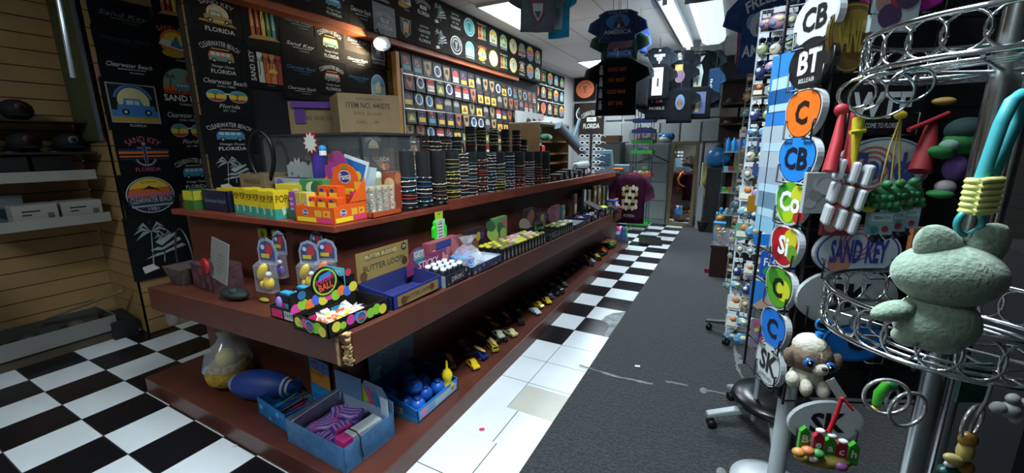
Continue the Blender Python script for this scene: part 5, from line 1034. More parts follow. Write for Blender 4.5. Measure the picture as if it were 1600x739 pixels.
def put(kind, c, ex, x, y, rz, lab, z=ZB):
    k = (kind, c, ex)
    if k in protos: o = dup(protos[k])
    else: o = protos[k] = car(kind, c, ex)
    o.location = (x, y, z); o.rotation_euler = (0, 0, rz); o['label'] = lab; o['group'] = 'toy cars lined along the base'
seq = [('beetle', 'e0b818', None), ('pickup', '1c2c70', 'board'), ('van', 'b8a030', 'board'), ('monster', 'c8c8b8', None), ('pickup', 'd0c890', None), ('sedan', '18181c', None), ('sedan', 'c8d0d4', None), ('beetle', 'e0b818', None), ('beetle', 'e0b818', None), ('sedan', '2a3a5a', None), ('monster', '18181c', None), ('sedan', '3a4a3a', None),
       ('sedan', '18181c', None), ('pickup', 'c8d0d4', None), ('monster', 'e0b818', None), ('monster', '18181c', None), ('monster', 'e08020', None), ('monster', 'b83020', None), ('monster', '3ac838', None), ('sedan', 'c8c8b8', None)]
fp = [(718, 572), (742, 572), (760, 562), (778, 548), (793, 521), (815, 502), (838, 486), (842, 482), (850, 473), (856, 467), (872, 459), (893, 445), (905, 410), (915, 413), (927, 408), (938, 406), (934, 395), (950, 396), (955, 386), (962, 380)]
yp = 1.95
for i, ((kind, c, ex), (px, py)) in enumerate(zip(seq, fp)):
    p = at(px, py, z=ZB+.02); y = max(p.y, yp+.135); yp = y; x = min(-1.37-.018*(y-1), max(p.x, -1.62)); x = XF(y)-.13-.03*(i % 2)
    put(kind, c, ex, x, y, R(-28)+R(12)*sin(i*2.1), CN[c]+' toy '+KN[kind]+(' with surfboard' if ex else '')+', '+ORD[i]+' from the near end in the front row')
rg = random.Random(31)
for row in range(2):
    for i in range(19):
        kind = rg.choice(('van', 'pickup', 'sedan', 'beetle')); c = rg.choice(('1c2c70', '4a4238', '18181c', '6a3a28', '3a4a3a', 'e0b818' if i > 9 else '4a4238')); ex = 'board' if i < 5 and kind in ('van', 'pickup') else None
        y = 2.02+i*.2+.08*row; put(kind, c, ex, XF(y)-.27-.11*row, y, R(-30)+rg.uniform(-.15, .15), CN[c]+' toy '+KN[kind]+', '+ORD[i]+' from the near end in the '+('middle' if row == 0 else 'back')+' row')
carton('toy_box', (-1.56, 6.0, ZB), (.2, .3, .04), R(10), 'flat brown box lying among the far toy cars', 'box', M('7a5a2a'))
tray('toy_display', (-1.46, 6.32, ZB), (.17, .15, .14), R(6), 'light blue display of pink and white bottles at the far base end', 'toy display', M('3a8ad8', .4), None, [('front', lambda b, w, h: (b.disc(-w*.25, 0, h*.2, .001, M('c87a70'), n=12), b.disc(w*.22, .0, h*.2, .001, M('c87a70'), n=12)))], front=.1)
for i, c in enumerate(('e0409a', 'e8eef0', '6a4ab0', '4aa060')):
    b = MB(); b.lathe([(.022, 0), (.022, .17), (.012, .18), (.012, .2)], M('dfe8ea' if i < 2 else c, .3), 12); b.lathe([(.023, .14), (.023, .21), (.01, .215)], M(c, .3), 12); tag(b.build('bubble_bottle', loc=(-1.52+.043*i, 6.30+.02*(i % 2), ZB+.006)), ('pink-capped', 'white', 'violet', 'green')[i]+' bottle in the light blue display at the far end', 'bottle')
b = MB(); b.box((0, 0, .02), (.35, .5, .03), M('0c0c0e', .4)); tag(b.build('floor_tray', loc=(-1.12, 6.9, .003), rot=(0, 0, .2)), 'flat black rack base on the far tiles', 'base')
# ---------------------------------------------------------------- chrome ring spinner
CHR = mat('chrome', (.62, .66, .68), .12, metal=1)
CHB = mat('chrome_dull', (.42, .45, .46), .22, metal=1)
PX, PY, PR = .389, 1.05, .192
sp = empty('ring_spinner', (PX, PY, 0), 0, 'tall chrome ring display spinner at the right edge of the aisle', 'display spinner')
b = MB(); b.tube([(0, 0, .02), (0, 0, 2.4)], .019, CHB, 18); b.build('pole', sp)
b = MB(); b.tube([(.045, .03, .02), (.045, .03, 2.4)], .010, CHB, 12); b.build('side_pole', sp)
b = MB(); b.lathe([(.24, .0), (.24, .02), (.05, .05), (.03, .12)], M('18181a', .4), 30); b.build('foot', sp)
def tier(z, h=.062, nm=''):
    q = MB(); q.ring((0, 0, h/2), PR, .0052, CHR, n=64, k=8); q.build('top_rail', sp, loc=(0, 0, z))
    q = MB(); q.ring((0, 0, -h/2), PR, .0052, CHR, n=64, k=8); q.build('bottom_rail', sp, loc=(0, 0, z))
    for k, (rr, zz) in enumerate(((.168, -h*.62), (.14, -h*.62), (.11, -h*.62))):
        q = MB(); q.ring((0, 0, zz), rr, .0035, CHR, n=48, k=6); q.build('inner_rail', sp, loc=(0, 0, z))
    for k in range(8):
        a = k*pi/4+.3; q = MB(); q.tube([(.019*cos(a), .019*sin(a), -h*.68), (PR*cos(a), PR*sin(a), -h*.62)], .003, CHR, 6); q.build('spoke', sp, loc=(0, 0, z))
    n = 26
    for k in range(n):
        a = 2*pi*k/n; c = Vector((PR*cos(a), PR*sin(a), 0)); t = Vector((-sin(a), cos(a), 0)); q = MB()
        q.tube([c+t*(.027*cos(u))+Vector((0, 0, h*.47*sin(u))) for u in [2*pi*j/18 for j in range(18)]], .0026, CHR, 6, closed=True); q.build('loop', sp, loc=(0, 0, z))
tier(1.722); tier(1.232, .075); tier(.60)
def onring(az, r=PR+.012):    # a point on the near side of the rails; az measured from the camera's direction
    a = math.atan2(-PY, -PX)+az; return Vector((PX+r*cos(a), PY+r*sin(a), 0))
def hookring(az, z, R_, lab, el=.9):
    p = onring(az, PR+.004); q = MB(); q.tube([Vector((R_*cos(u), 0, -R_+R_*el*sin(u)+.0)) for u in [2*pi*j/24 for j in range(24)]], .0024, CHR, 6, closed=True)
    return tag(q.build('hanging_ring', loc=(p.x, p.y, z), rot=(R(20), 0, az*.6+R(25))), lab, 'ring', 'large wire rings under the upper rail')
for i, (a, z, rr) in enumerate(((-1.25, 1.685, .030), (-1.05, 1.685, .034), (-.75, 1.685, .044), (-.5, 1.682, .030))): hookring(a, z, rr, 'shiny wire ring hanging under the upper chrome rail, '+ORD[i]+' from the left')
for i, (px, py, c, dep) in enumerate(((1385, 620, 'd8d8d8', .66), (1418, 640, 'b8bcc0', .66), (1519, 660, 'b0b4b4', .66))):
    p = atd(px, py, dep); q = MB(); q.ring((0, 0, 0), .03, .003, M(c, .2, metal=.8), axis='Y', n=24); tag(q.build('hanging_ring', loc=p, rot=(0, 0, R(10+20*i))), ('white bangle', 'silver bangle', 'small silver key ring')[i]+' hanging below the lower chrome rail'+('' if i < 2 else ' above the golden figure'), 'ring')
# --- green plush cat on a teal strap, seen from behind
FUR = mat('mint_fur', hexc('869c88'), 1, var=.16, scale=160, bump=.35, sheen=.3)
pc = atd(1487, 412, .585)
ax, ay = RT.xy.normalized(), FWD.xy.normalized()
def local(r): pass
ANG = math.atan2(RT.y, RT.x)
fur = empty('plush_cat', pc, ANG, 'pale mint fluffy plush cat with pointed ears hanging on a teal strap', 'plush toy')
k_ = .585/FPX
def pxy(x, y, d=0): return ((x-1487)*k_, d, -(y-412)*k_*1.0)
def furry(b, name, tex=.0006, s=2):
    o = b.build(name, fur); m = o.modifiers.new('s', 'SUBSURF'); m.levels = s; m.render_levels = s
    t = bpy.data.textures.get('furtex') or bpy.data.textures.new('furtex', 'CLOUDS'); t.noise_scale = .006; d = o.modifiers.new('d', 'DISPLACE'); d.texture = t; d.strength = tex; d.mid_level = .5; d.texture_coords = 'LOCAL'
    return o
b = MB(); b.ell(pxy(1485, 430), (.072, .05, .0455), FUR, 24, 16, Matrix.Rotation(R(4), 3, 'Y')); furry(b, 'head')
for s, (x, y), rr, rot in ((-1, (1453, 380), 0, -40), (1, (1536, 378), 0, 42)):
    b = MB(); c0 = Vector(pxy(x, y)); q = Matrix.Rotation(R(rot), 3, 'Y'); b.lathe([(.001, -.036), (.028, -.034), (.033, -.016), (.029, .006), (.018, .024), (.001, .031)], FUR, 16); b.v = [tuple(c0+q @ Vector((a, c*.55, z))) for a, c, z in b.v]; furry(b, 'ear')
b = MB(); b.ell(pxy(1483, 510, .0), (.055, .042, .044), FUR, 18, 12, Matrix.Rotation(R(3), 3, 'Y')); b.ell(pxy(1487, 535, -.002), (.032, .034, .022), FUR, 14, 10); furry(b, 'body')
b = MB(); b.ell(pxy(1412, 490, .0), (.034, .016, .0155), FUR, 14, 8, Matrix.Rotation(R(-12), 3, 'Y')); furry(b, 'arm')
b = MB(); b.ell(pxy(1543, 492, .02), (.022, .014, .015), FUR, 14, 8, Matrix.Rotation(R(20), 3, 'Y')); furry(b, 'arm')
b = MB(); b.ell(pxy(1440, 535, .0), (.017, .02, .014), FUR, 12, 8); furry(b, 'leg'); b = MB(); b.ell(pxy(1520, 543, .012), (.016, .018, .014), FUR, 12, 8); furry(b, 'leg')
TEALC = M('3aa0a8', .5); b = MB(); st = atd(1530, 168, .585)
b = MB(); P = [pxy(1496, 328), pxy(1500, 300), pxy(1506, 250), pxy(1512, 200), pxy(1520, 170, .0), pxy(1536, 160, .004), pxy(1546, 172, .008), pxy(1543, 200, .008), pxy(1530, 245, .006), pxy(1516, 290, .002), pxy(1508, 328)]
P = [Vector(p) for p in P]; b.tube(P, .0078, TEALC, 10); b.build('strap', fur)
b = MB(); b.ring(pxy(1500, 347), .0175, .0042, M('2f8f94', .4), axis='Y', n=22, k=8); b.build('clasp_ring', fur); b = MB(); b.tube([pxy(1500, 364), pxy(1500, 376)], .005, M('c8d8d0')); b.build('loop', fur)
YC = M('c4c878', .6)
for i in range(6): b = MB(); b.tube([pxy(1488, 284+i*9.0, -.011), pxy(1494, 282+i*9.0, -.013), pxy(1520, 281+i*9.0, -.011)], .0048, YC, 8); b.ring(pxy(1503, 284+i*9.0), .0105, .005, YC, axis='Z', n=16, k=6, rx=.0135); b.build('cord_wrap', fur)
b = MB(); b.tube([pxy(1498, 333), pxy(1498, 322)], .0085, TEALC, 8); b.tube([pxy(1506, 333), pxy(1506, 322)], .0085, TEALC, 8); b.build('strap_end', fur)
# --- puppy plush
pd = empty('plush_puppy', atd(1268, 560, .93), ANG-.25, 'brown and white big-eyed puppy plush key charm on a blue clasp', 'plush toy'); q_ = .93/FPX
def pp(x, y, d=0): return ((x-1268)*q_, d, -(y-560)*q_)
PB, PWH = mat('puppy_brown', hexc('6a5a4c'), .95, var=.2, scale=60, bump=.6), mat('puppy_white', hexc('b8b4a4'), .95, var=.1, scale=60, bump=.6)
b = MB(); b.ell(pp(1266, 556), (.044, .035, .038), PB, 18, 12); b.ell(pp(1264, 541, .004), (.034, .032, .030), PWH, 16, 10); b.build('head', pd)
b = MB(); b.ell(pp(1273, 566, -.026), (.017, .018, .016), PWH, 14, 9); b.ell(pp(1271, 553, -.022), (.008, .012, .02), PWH, 12, 8); b.build('muzzle', pd)
b = MB(); b.ell(pp(1274, 561, -.043), (.006, .005, .004), K_, 10, 6); b.build('nose', pd)
for x, y in ((1257, 558), (1284, 562)):
    b = MB(); b.ell(pp(x, y, -.030), (.0125, .007, .0125), M('1f5aa0', .1), 12, 8); b.ell(pp(x, y, -.034), (.008, .005, .009), M('050508', .05), 12, 8); b.ell(pp(x-2, y-3, -.039), .002, W_, 8, 5); b.build('eye', pd)
for x, y, s in ((1237, 560, -1), (1298, 562, 1)): b = MB(); b.ell(pp(x, y, -.005), (.013, .012, .024), PB, 12, 8, Matrix.Rotation(s*R(14), 3, 'Y')); b.build('ear', pd)
b = MB(); b.ell(pp(1264, 592, .0), (.034, .028, .028), PWH, 16, 10); b.build('body', pd)
for x, y, d in ((1241, 592, -.018), (1258, 600, -.028), (1282, 602, -.026)): b = MB(); b.ell(pp(x, y, d), (.013, .016, .020), PWH, 12, 8); b.build('paw', pd)
b = MB(); b.tube([pp(1273, 530), pp(1273, 516)], .008, M('1a78c8', .3)); b.ring(pp(1276, 502), .013, .003, M('1a78c8', .3), axis='Y', n=18, arc=.8); b.build('clasp', pd)
b = MB(); b.box(pp(1292, 590, -.045), (.018, .002, .05), M('a8acac'), rot=Matrix.Rotation(R(-35), 3, 'Y')); b.build('paper_tag', pd)
# --- beach sign ornament
bs = empty('beach_ornament', atd(1290, 690, .72), ANG-.2, 'ornament with picket sign spelling Beach in green and red on a red ribbon', 'ornament'); s_ = .72/FPX
def bp(x, y, d=0): return ((x-1290)*s_, d, -(y-690)*s_)
for i, (ch, x, y, w, h, c) in enumerate((('B', 1259, 687, 14, 40, '2f8a1c'), ('e', 1279, 694, 15, 42, 'a01c30'), ('a', 1296, 698, 15, 38, '2f8a1c'), ('c', 1312, 702, 15, 40, 'a01c30'), ('h', 1329, 704, 14, 40, '2f8a1c'))):
    b = MB(); cx, _, cz_ = bp(x, y); W = w*s_/2; H = h*s_/2; b.X = Matrix(((1, 0, 0, cx), (0, 0, -1, 0), (0, 1, 0, cz_), (0, 0, 0, 1))); b.prism([(-W, -H), (W, -H), (W, H*.6), (0, H), (-W, H*.6)], -.004, .004, M(c, .4)); b.text(ch, 0, 0, .014, .0048, M('d8d8d0'), .02, bold=.03); b.build('picket', bs)
b = MB(); b.tube([bp(1292, 672), bp(1298, 640), bp(1301, 612)], [.004, .0035, .003], M('b01420', .5), 6); b.tube([bp(1301, 612), bp(1318, 630, -.002)], .0025, M('b01420', .5), 6); b.build('ribbon', bs)
b = MB(); b.ell(bp(1290, 722), (.046, .016, .014), mat('ornament_sand', hexc('8a7a38'), .6, var=.4, scale=60), 16, 8); b.build('sand_base', bs)
for x, y, c in ((1250, 707, 'a87838'), (1256, 712, 'c8b040'), (1270, 712, 'c8c4b8'), (1276, 705, '2f7a3a'), (1310, 722, '6a3a6a'), (1262, 702, 'b86a40')): b = MB(); b.ell(bp(x, y, -.012), (.011, .009, .008), M(c, .5), 10, 6); b.build('shell', bs)
for i, (x, y) in enumerate(((1279, 670), (1296, 676), (1312, 684))): b = MB(); b.ell(bp(x, y, -.003), (.008, .006, .004), M('c8c8c8'), 8, 5); b.build('snow_cap', bs)
# --- silver and turtle ornaments on red ribbons
for i, (x, y) in enumerate(((1306, 300), (1327, 306), (1347, 312))):
    r = empty('silver_ornament', atd(x, y, .80-.02*i), ANG-.5, 'silver wavy ornament seen edge-on, '+ORD[i]+' from the left of three', 'ornament', 'three silver ornaments'); b = MB(); SV = mat('silver_resin', hexc('a8acb0'), .35, metal=.1)
    for k in range(3): b.box((-.004*k, 0, .044-.044*k), (.011, .05, .040), SV, rot=Matrix.Rotation(R(8), 3, 'Y'))
    b.build('ornament_body', r, bevel=.005)
for i, (x0, x1, y1) in enumerate(((1316, 1296, 268), (1334, 1325, 270))):
    b = MB(); p = atd(x0, 175, .78); p2 = atd((x0+x1)/2+2, 220, .78); p3 = atd(x1, y1, .78); b.tube([p, p2, p3], [.005, .010, .013], M('a01828', .6), 5); tag(b.build('red_ribbon'), 'crimson ribbon, '+('left' if i == 0 else 'right')+' of the two above the silver ornaments', 'ribbon')
b = MB(); b.ell(atd(1315, 172, .78), (.012, .008, .012), M('a01828', .6)); tag(b.build('ribbon_bow'), 'crimson bow knot where the two ribbons meet', 'ribbon')
b = MB(); b.tube([atd(1342, 185, .76), atd(1340, 200, .76), atd(1334, 250, .77), atd(1330, 330, .78)], [.010, .009, .005, .002], M('b8a818', .6), 6); b.tube([atd(1328, 207, .755), atd(1352, 204, .755)], .004, M('b8a818', .6), 5); tag(b.build('knotted_string'), 'yellow knotted cord beside the crimson ribbons', 'cord')
b = MB(); 
for x in (1376, 1392, 1406): b.tube([atd(1408, 182, .76), atd((x+1408)/2-2, 230, .76), atd(x, 285, .76)], .0016, M('8a7a28', .6), 5)
b.ell(atd(1407, 180, .76), (.01, .006, .008), M('b8a020')); tag(b.build('olive_cord'), 'thin olive cords above the turtle ornaments', 'cord')
for i in range(3):
    r = empty('turtle_ornament', atd(1378+21*i, 310-3*i, .76+.03*i), ANG-.1, 'green turtle ornament with sign card, '+ORD[i]+' from the left of three', 'ornament', 'three turtle ornaments'); gm = M('1c5a34', .4)
    b = MB(); b.ell((0, 0, 0), (.026, .014, .022), gm, 14, 9)
    for k in range(7): b.ell((-.016+.011*(k % 4), -.010, -.01+.013*(k//4)), (.007, .006, .006), M('2f7a46', .35), 8, 5)
    b.build('shell', r); b = MB(); b.ell((-.022, -.004, -.02), (.012, .006, .006), M('b8a828', .5)); b.ell((.022, -.004, -.02), (.01, .006, .006), M('1c6a34', .5)); b.ell((.0, -.006, .026), (.008, .008, .008), M('2f7a46')); b.build('limbs', r)
    b = MB(); b.box((0, -.004, -.046), (.044, .008, .042), M('8fb0c0', .5)); b.X = Matrix(((1, 0, 0, 0), (0, 0, -1, -.0085), (0, 1, 0, -.046), (0, 0, 0, 1))); b.rect(-.018, .004, .018, .018, .0004, M('c0d0d8')); b.text('BEACH', 0, .011, .006, .0008, K_, .03); b.disc(.008, -.01, .006, .0006, M('b02030'), n=10); b.disc(-.01, -.012, .007, .0006, M('3a8a90'), n=10); b.build('sign_card', r)
    b = MB(); b.ell((-.008, -.008, -.075), (.008, .006, .008), M('14181a', .3)); b.tube([(-.002, -.006, -.066), (.01, -.006, -.08)], .003, M('14181a')); b.build('anchor_charm', r)
# --- red gnome ribbon, green plush behind
b = MB(); b.tube([atd(1457, 190, .95), atd(1450, 225, .95), atd(1437, 268, .95)], [.010, .018, .022], M('7a0c18', .7), 8); b.tube([atd(1420, 203, .94), atd(1452, 190, .94), atd(1482, 177, .94)], .006, M('8a1020', .7), 6); tag(b.build('red_ribbon'), 'dark red draped ribbon left of the green plush toy', 'ribbon')
b = MB(); b.ell(atd(1475, 158, .95), (.022, .012, .009), M('a8884a')); tag(b.build('tan_charm'), 'small tan charm above the dark red ribbon', 'charm')
r = empty('plush_toy', atd(1490, 250, .92), ANG, 'bright green plush toy with violet middle behind the teal strap', 'plush toy'); q2 = .92/FPX
def g2(x, y, d=0): return ((x-1490)*q2, d, -(y-250)*q2)
GF, GD = mat('green_felt', hexc('1f6a30'), .9, var=.1, scale=40), mat('dark_green_felt', hexc('16302e'), .9)
b = MB(); b.ell(g2(1498, 222), (.036, .03, .030), GF, 14, 9); b.build('head', r); b = MB(); b.ell(g2(1500, 205), (.04, .033, .028), GD, 14, 9); b.build('cap', r)
b = MB(); b.ell(g2(1468, 238), (.026, .02, .014), GF, 12, 8, Matrix.Rotation(R(14), 3, 'Y')); b.build('arm', r); b = MB(); b.ell(g2(1475, 228, -.004), (.016, .018, .014), M('6a8a80', .9), 12, 8); b.build('cheek', r)
b = MB(); b.ell(g2(1495, 262), (.022, .022, .03), M('5a3f7a', .9), 12, 8); b.build('middle', r); b = MB(); b.ell(g2(1486, 292), (.018, .02, .016), M('8a8288', .9), 12, 8); b.build('leg', r); b = MB(); b.ell(g2(1480, 303), (.022, .026, .010), GF, 12, 8); b.build('shoe', r)
# gecko charm, golden figure and shell charms under the lower tier
r = empty('gecko_charm', atd(1385, 615, .68), ANG, 'green and yellow limbed charm hanging under the lower rail', 'charm'); q3 = .68/FPX
b = MB(); b.tube([(-.002, 0, .02), (-.012, 0, .0), (-.013, 0, -.02)], [.006, .008, .006], M('2f8a20', .4), 10); b.ell((-.014, 0, -.028), (.007, .006, .005), M('b89a18', .4)); b.ell((.008, .004, .012), (.012, .008, .010), M('145a30', .4)); b.ell((-.002, .002, .012), (.006, .008, .008), M('8a1830', .4)); b.build('charm_body', r); b = MB(); b.ring((.012, 0, -.01), .018, .0022, M('b8bcc0', .3, metal=.6), axis='Y', n=20, rx=.010); b.build('bangle', r)
r = empty('golden_charm', atd(1508, 705, .66), ANG, 'golden cream figure charm hanging at the bottom right', 'charm')
b = MB(); b.ell((-.0, 0, .022), (.014, .010, .013), M('8a6420', .4)); b.ell((0, 0, -.0), (.012, .010, .02), M('a89858', .5)); b.ell((-.02, -.004, -.012), (.018, .008, .009), M('b0a468', .5), rot=Matrix.Rotation(R(25), 3, 'Y')); b.ell((.006, 0, -.03), (.014, .010, .012), M('7a5a20', .4)); b.ell((-.018, 0, -.024), (.010, .006, .005), M('b8b4b8')); b.build('figure', r)
b = MB(); b.ell((-.010, .004, -.04), (.022, .012, .010), M('0c3a38', .4)); b.build('teal_base', r)
b = MB(); b.tube([(0, 0, .034), (.002, 0, .06), (.012, 0, .09), (.014, 0, .12)], .0025, M('5a605c', .5)); b.build('cord', r)
r = empty('green_tag', atd(1524, 590, .72), ANG, 'dark green translucent tag hanging through the lower loops', 'tag'); b = MB(); b.box((0, 0, -.01), (.05, .004, .075), M('0c3f34', .3)); b.build('tag_plate', r)
r = empty('white_charm', atd(1578, 640, .74), ANG, 'dull white shell cluster charm at the right edge', 'charm'); b = MB()
for x, z, rr in ((0, 0, .018), (-.022, .004, .014), (.018, -.018, .014), (.022, .012, .012), (0, .022, .012)): b.ell((x, 0, z), (rr, rr*.7, rr*.8), M('8a8c8c', .6), 10, 7)
b.build('shells', r)

# ---------------------------------------------------------------- black wire rack with car magnets
C0 = Vector((.180, 1.262, 0)); dR = Vector((.906, .42, 0)); dL = Vector((-.42, .906, 0)); nR = Vector((.42, -.906, 0)); nL = Vector((-.906, -.42, 0))
BW = M('08080a', .35)
wr = empty('magnet_rack', C0, 0, 'black wire spinner rack holding oval car magnets beside the chrome spinner', 'rack')
for d, L, nm in ((dR, .44, 'right'), (dL, .22, 'left')):
    for s in (0, .055, L/2, L):
        if nm == 'left' and s == 0: continue
        b = MB(); b.tube([d*s+Vector((0, 0, .85)), d*s+Vector((0, 0, 2.25))], .0042 if s in (0, L) else .003, BW, 6); b.build('upright_wire', wr)
    for k in range(15): b = MB(); z = .86+k*.098; b.tube([d*0+Vector((0, 0, z)), d*L+Vector((0, 0, z))], .0026, BW, 6); b.build('cross_wire', wr)
b = MB(); b.X = Matrix.Translation((.13, .16, 0)); b.tube([(-.115, -.12, .02), (-.115, -.12, .95)], .022, M('a8b0b4', .4), 14); b.build('white_pole', wr)
b = MB(); b.hexa([tuple(dR*.0+Vector((0, 0, .86))+dL*.02), tuple(dR*.44+Vector((0, 0, .86))+dL*.02), tuple(dR*.44+dL*.03+Vector((0, 0, .86))), tuple(dR*0+dL*.03+Vector((0, 0, .86))),
               tuple(dR*.0+Vector((0, 0, 2.2))+dL*.02), tuple(dR*.44+Vector((0, 0, 2.2))+dL*.02), tuple(dR*.44+dL*.03+Vector((0, 0, 2.2))), tuple(dR*0+dL*.03+Vector((0, 0, 2.2)))], M('0a0c0e', .8)); b.build('back_panel', wr)
def pocket(d, n, s, z, w, h):
    b = MB(); o = d*s+Vector((0, 0, z)); q = .028
    D = Vector((0, 0, h)); b.tube([o-d*w/2, o-d*w/2+n*q, o-d*w/2+n*q-D, o-d*w*.22+n*q-D, o-d*w*.22-D, o+d*w*.22-D, o+d*w*.22+n*q-D, o+d*w/2+n*q-D, o+d*w/2+n*q, o+d*w/2], .0026, BW, 6)
    return b.build('pocket', wr)
def oval(d, n, s, z, w, h, txt, bg, fg, lab, sub=None, rim='c8ccd0', shape='oval', ty='10101a', extra=None, tilt=0, N=3):
    p = C0+d*s+n*.006+Vector((0, 0, z)); r = empty('car_magnet', p, 0, lab, 'car magnet', rot=basis(d if n is nR else -d, (0, 0, 1)))
    def outl(k):
        if shape == 'oval': return [(w/2*k*cos(a), h/2*k*sin(a)) for a in [i*2*pi/36 for i in range(36)]]
        return [(w/2*k*(abs(cos(a))**.8*(1 if cos(a) > 0 else -1))*(1+.18*sin(a)), h/2*k*sin(a)) for a in [i*2*pi/36 for i in range(36)]]
    b = MB(); b.prism(outl(1), 0, .004*N, M(rim, .35)); b.build('magnet_body', r)
    b = MB(); b.poly(outl(.95), .004*N+.0004, M(fg, .4)) if rim != bg else None; b.poly(outl(.91 if rim != bg else .95), .004*N+.0008, M(bg, .4))
    if extra: extra(b, w, h, .004*N+.0012)
    b.text(txt, 0, 0, h*.44, .004*N+.0018, M(fg if fg != rim else ty, .45), w*.66, bold=.035)
    if sub: b.text(sub, 0, -h*.33, h*.09, .004*N+.0018, M(fg if fg != rim else ty, .45), w*.5)
    b.build('face_print', r); pocket(d, n, s, z-h*.12, w*.8, h*.38); return r
tie = lambda c: (lambda b, w, h, z: [b.disc(w*x, h*y, h*r_, z+.0001*i, M(k, .4), n=14) for i, (x, y, r_, k) in enumerate(c)])
# right face: positions found from the row heights on that face
def zr(px, py):
    # intersection of the view ray with the rack's right face
    d = FWD + RT*((px-800)/FPX) - UP*((py-369.5)/FPX); t = (C0.dot(nR)-CAM.dot(nR))/d.dot(nR); q = CAM+d*t; return (q-C0).dot(dR), q.z
def zl(px, py):
    d = FWD + RT*((px-800)/FPX) - UP*((py-369.5)/FPX); t = (C0.dot(nL)-CAM.dot(nL))/d.dot(nL); q = CAM+d*t; return (q-C0).dot(dL), q.z
s, z = zr(1405, 0); oval(dR, nR, s, z+.03, .20, .13, 'WTF', 'b02a90', '28102a', 'magenta oval magnet cut off by the top of the photo', rim='b02a90', shape='oval')
s, z = zr(1368, 168); oval(dR, nR, s, z, .20, .13, 'WTF', '101214', 'c8ccd0', 'black oval magnet with white WTF lettering', 'WELCOME TO FLORIDA', rim='101214')
s, z = zr(1336, 62); r = oval(dR, nR, s-.02, z, .10, .15, 'SAND', '5a4418', '8a7a28', 'amber drop-shaped magnet at the top of the rack', rim='4a3a18', shape='drop', extra=tie(((0, .1, .3, '7a6428'), (.1, -.1, .2, '4a3410'))))
s, z = zr(1370, 262); oval(dR, nR, s, z, .22, .145, 'Florida', 'a8b8b8', '3a4a8a', 'white shell oval magnet with red spiral behind the yellow cord', rim='a8b0b4', extra=lambda b, w, h, z: [b.annul(-w*.12, 0, h*.36-i*h*.08, h*.03, z, M('b05048'), n=20) for i in range(4)])
s, z = zr(1332, 392); oval(dR, nR, s, z, .21, .13, 'SAND KEY', 'a8b8c0', '2a3488', 'shell and beach printed oval magnet lettered SAND KEY', rim='a8b0b4', extra=lambda b, w, h, z: ([b.annul(-w*.02, h*.2, h*.36-i*h*.08, h*.03, z, M('a84a58'), n=20) for i in range(3)], b.disc(-w*.2, -h*.2, h*.22, z+.0002, M('b0765a'), n=14)))
s, z = zr(1316, 462); oval(dR, nR, s, z, .25, .155, 'SK', 'a0a6a6', '0c0c0e', 'large white oval magnet with black SK behind the chrome rail', rim='a0a6a6')
s, z = zr(1284, 655); oval(dR, nR, s, z, .20, .13, 'SK', 'b8c0c0', '0c0c0e', 'white oval magnet with bold black SK lowest on the rack', 'SAND KEY', rim='b8c0c0')
s, z = zr(1330, 530); oval(dR, nR, s, z, .17, .11, 'C', '1a68b8', '0c1424', 'blue oval magnet behind the lower chrome loops', rim='2a80c8')
lf = [(1288, 30, .20, .125, 'CB', 'b8bcc0', '101012', 'white oval magnet with CB lettering at the top left of the rack', 'oval', None, None),
      (1282, 97, .20, .13, 'BT', '141416', 'c8ccd0', 'black oval magnet with white BT lettering', 'oval', 'BELLEAIR', None),
      (1275, 177, .17, .13, 'C', 'd8681c', '1c1008', 'orange magnet with black C lettering', 'drop', None, None),
      (1268, 250, .19, .13, 'CB', '1f78c8', '0c1424', 'bright blue magnet with black lettering below the orange one', 'drop', None, None),
      (1262, 320, .16, .125, 'Co', '5a9a1c', 'd8dcd8', 'green tie-dye magnet with white Co lettering', 'drop', None, tie(((-.25, .2, .2, '2a7a2a'), (.2, .2, .2, 'b8b828'), (.3, -.2, .2, 'a82820'), (0, -.25, .2, '9ab820')))),
      (1241, 386, .15, .12, 'Si', '9a1820', 'd8dcd8', 'red tie-dye magnet with white lettering', 'drop', None, tie(((.2, .2, .25, 'b8b020'), (.3, -.1, .2, '5a8a28'), (-.2, -.2, .2, '7a1018')))),
      (1232, 452, .15, .125, 'C', '4a8a20', '10140c', 'green-yellow tie-dye magnet with black C', 'drop', None, tie(((.2, 0, .25, 'b8b828'), (-.2, .2, .2, '2a6a1c')))),
      (1220, 514, .145, .125, 'C', '1464b8', '0c1020', 'blue drop magnet with black C, second from the bottom on the left', 'drop', None, None),
      (1217, 572, .15, .14, 'SK', 'b0b8b8', '0c0c0e', 'white oval magnet with tilted black SK above the caster base', 'oval', 'SAND KEY', None)]
for x, y, w, h, t, bg, fg, lab, sh, sub, ex in lf:
    s, z = zl(x, y); oval(dL, nL, max(.055, min(.12, s)), z, w*.84, h*.95, t, bg, fg, lab, sub, rim='b8bcc0' if bg not in ('141416',) else '141416', shape=sh, extra=ex, ty='101012', N=4)
for i, (x, y, c, w, h) in enumerate(((1262, 120, '2a78c0', .12, .16), (1246, 230, '9aa8b0', .14, .12), (1240, 165, '2a70b8', .12, .10), (1236, 300, '8a98a8', .13, .12), (1244, 345, '7aa8c0', .1, .12))):
    s, z = zl(x, y); b = MB(); b.box((0, 0, 0), (w, h, .004), M(c, .3)); b.rect(-w*.4, -h*.1, w*.4, h*.1, .0025, M('9ab8c8')); tag(b.build('souvenir_card', loc=C0+dL*(.20)+nL*.001+Vector((0, 0, z)), rot=basis(-dL, (0, 0, 1))), ('blue', 'pale grey', 'sky blue', 'lavender grey', 'light blue')[i]+' souvenir card behind the magnets, '+ORD[i]+' from the top of the far pockets', 'card')
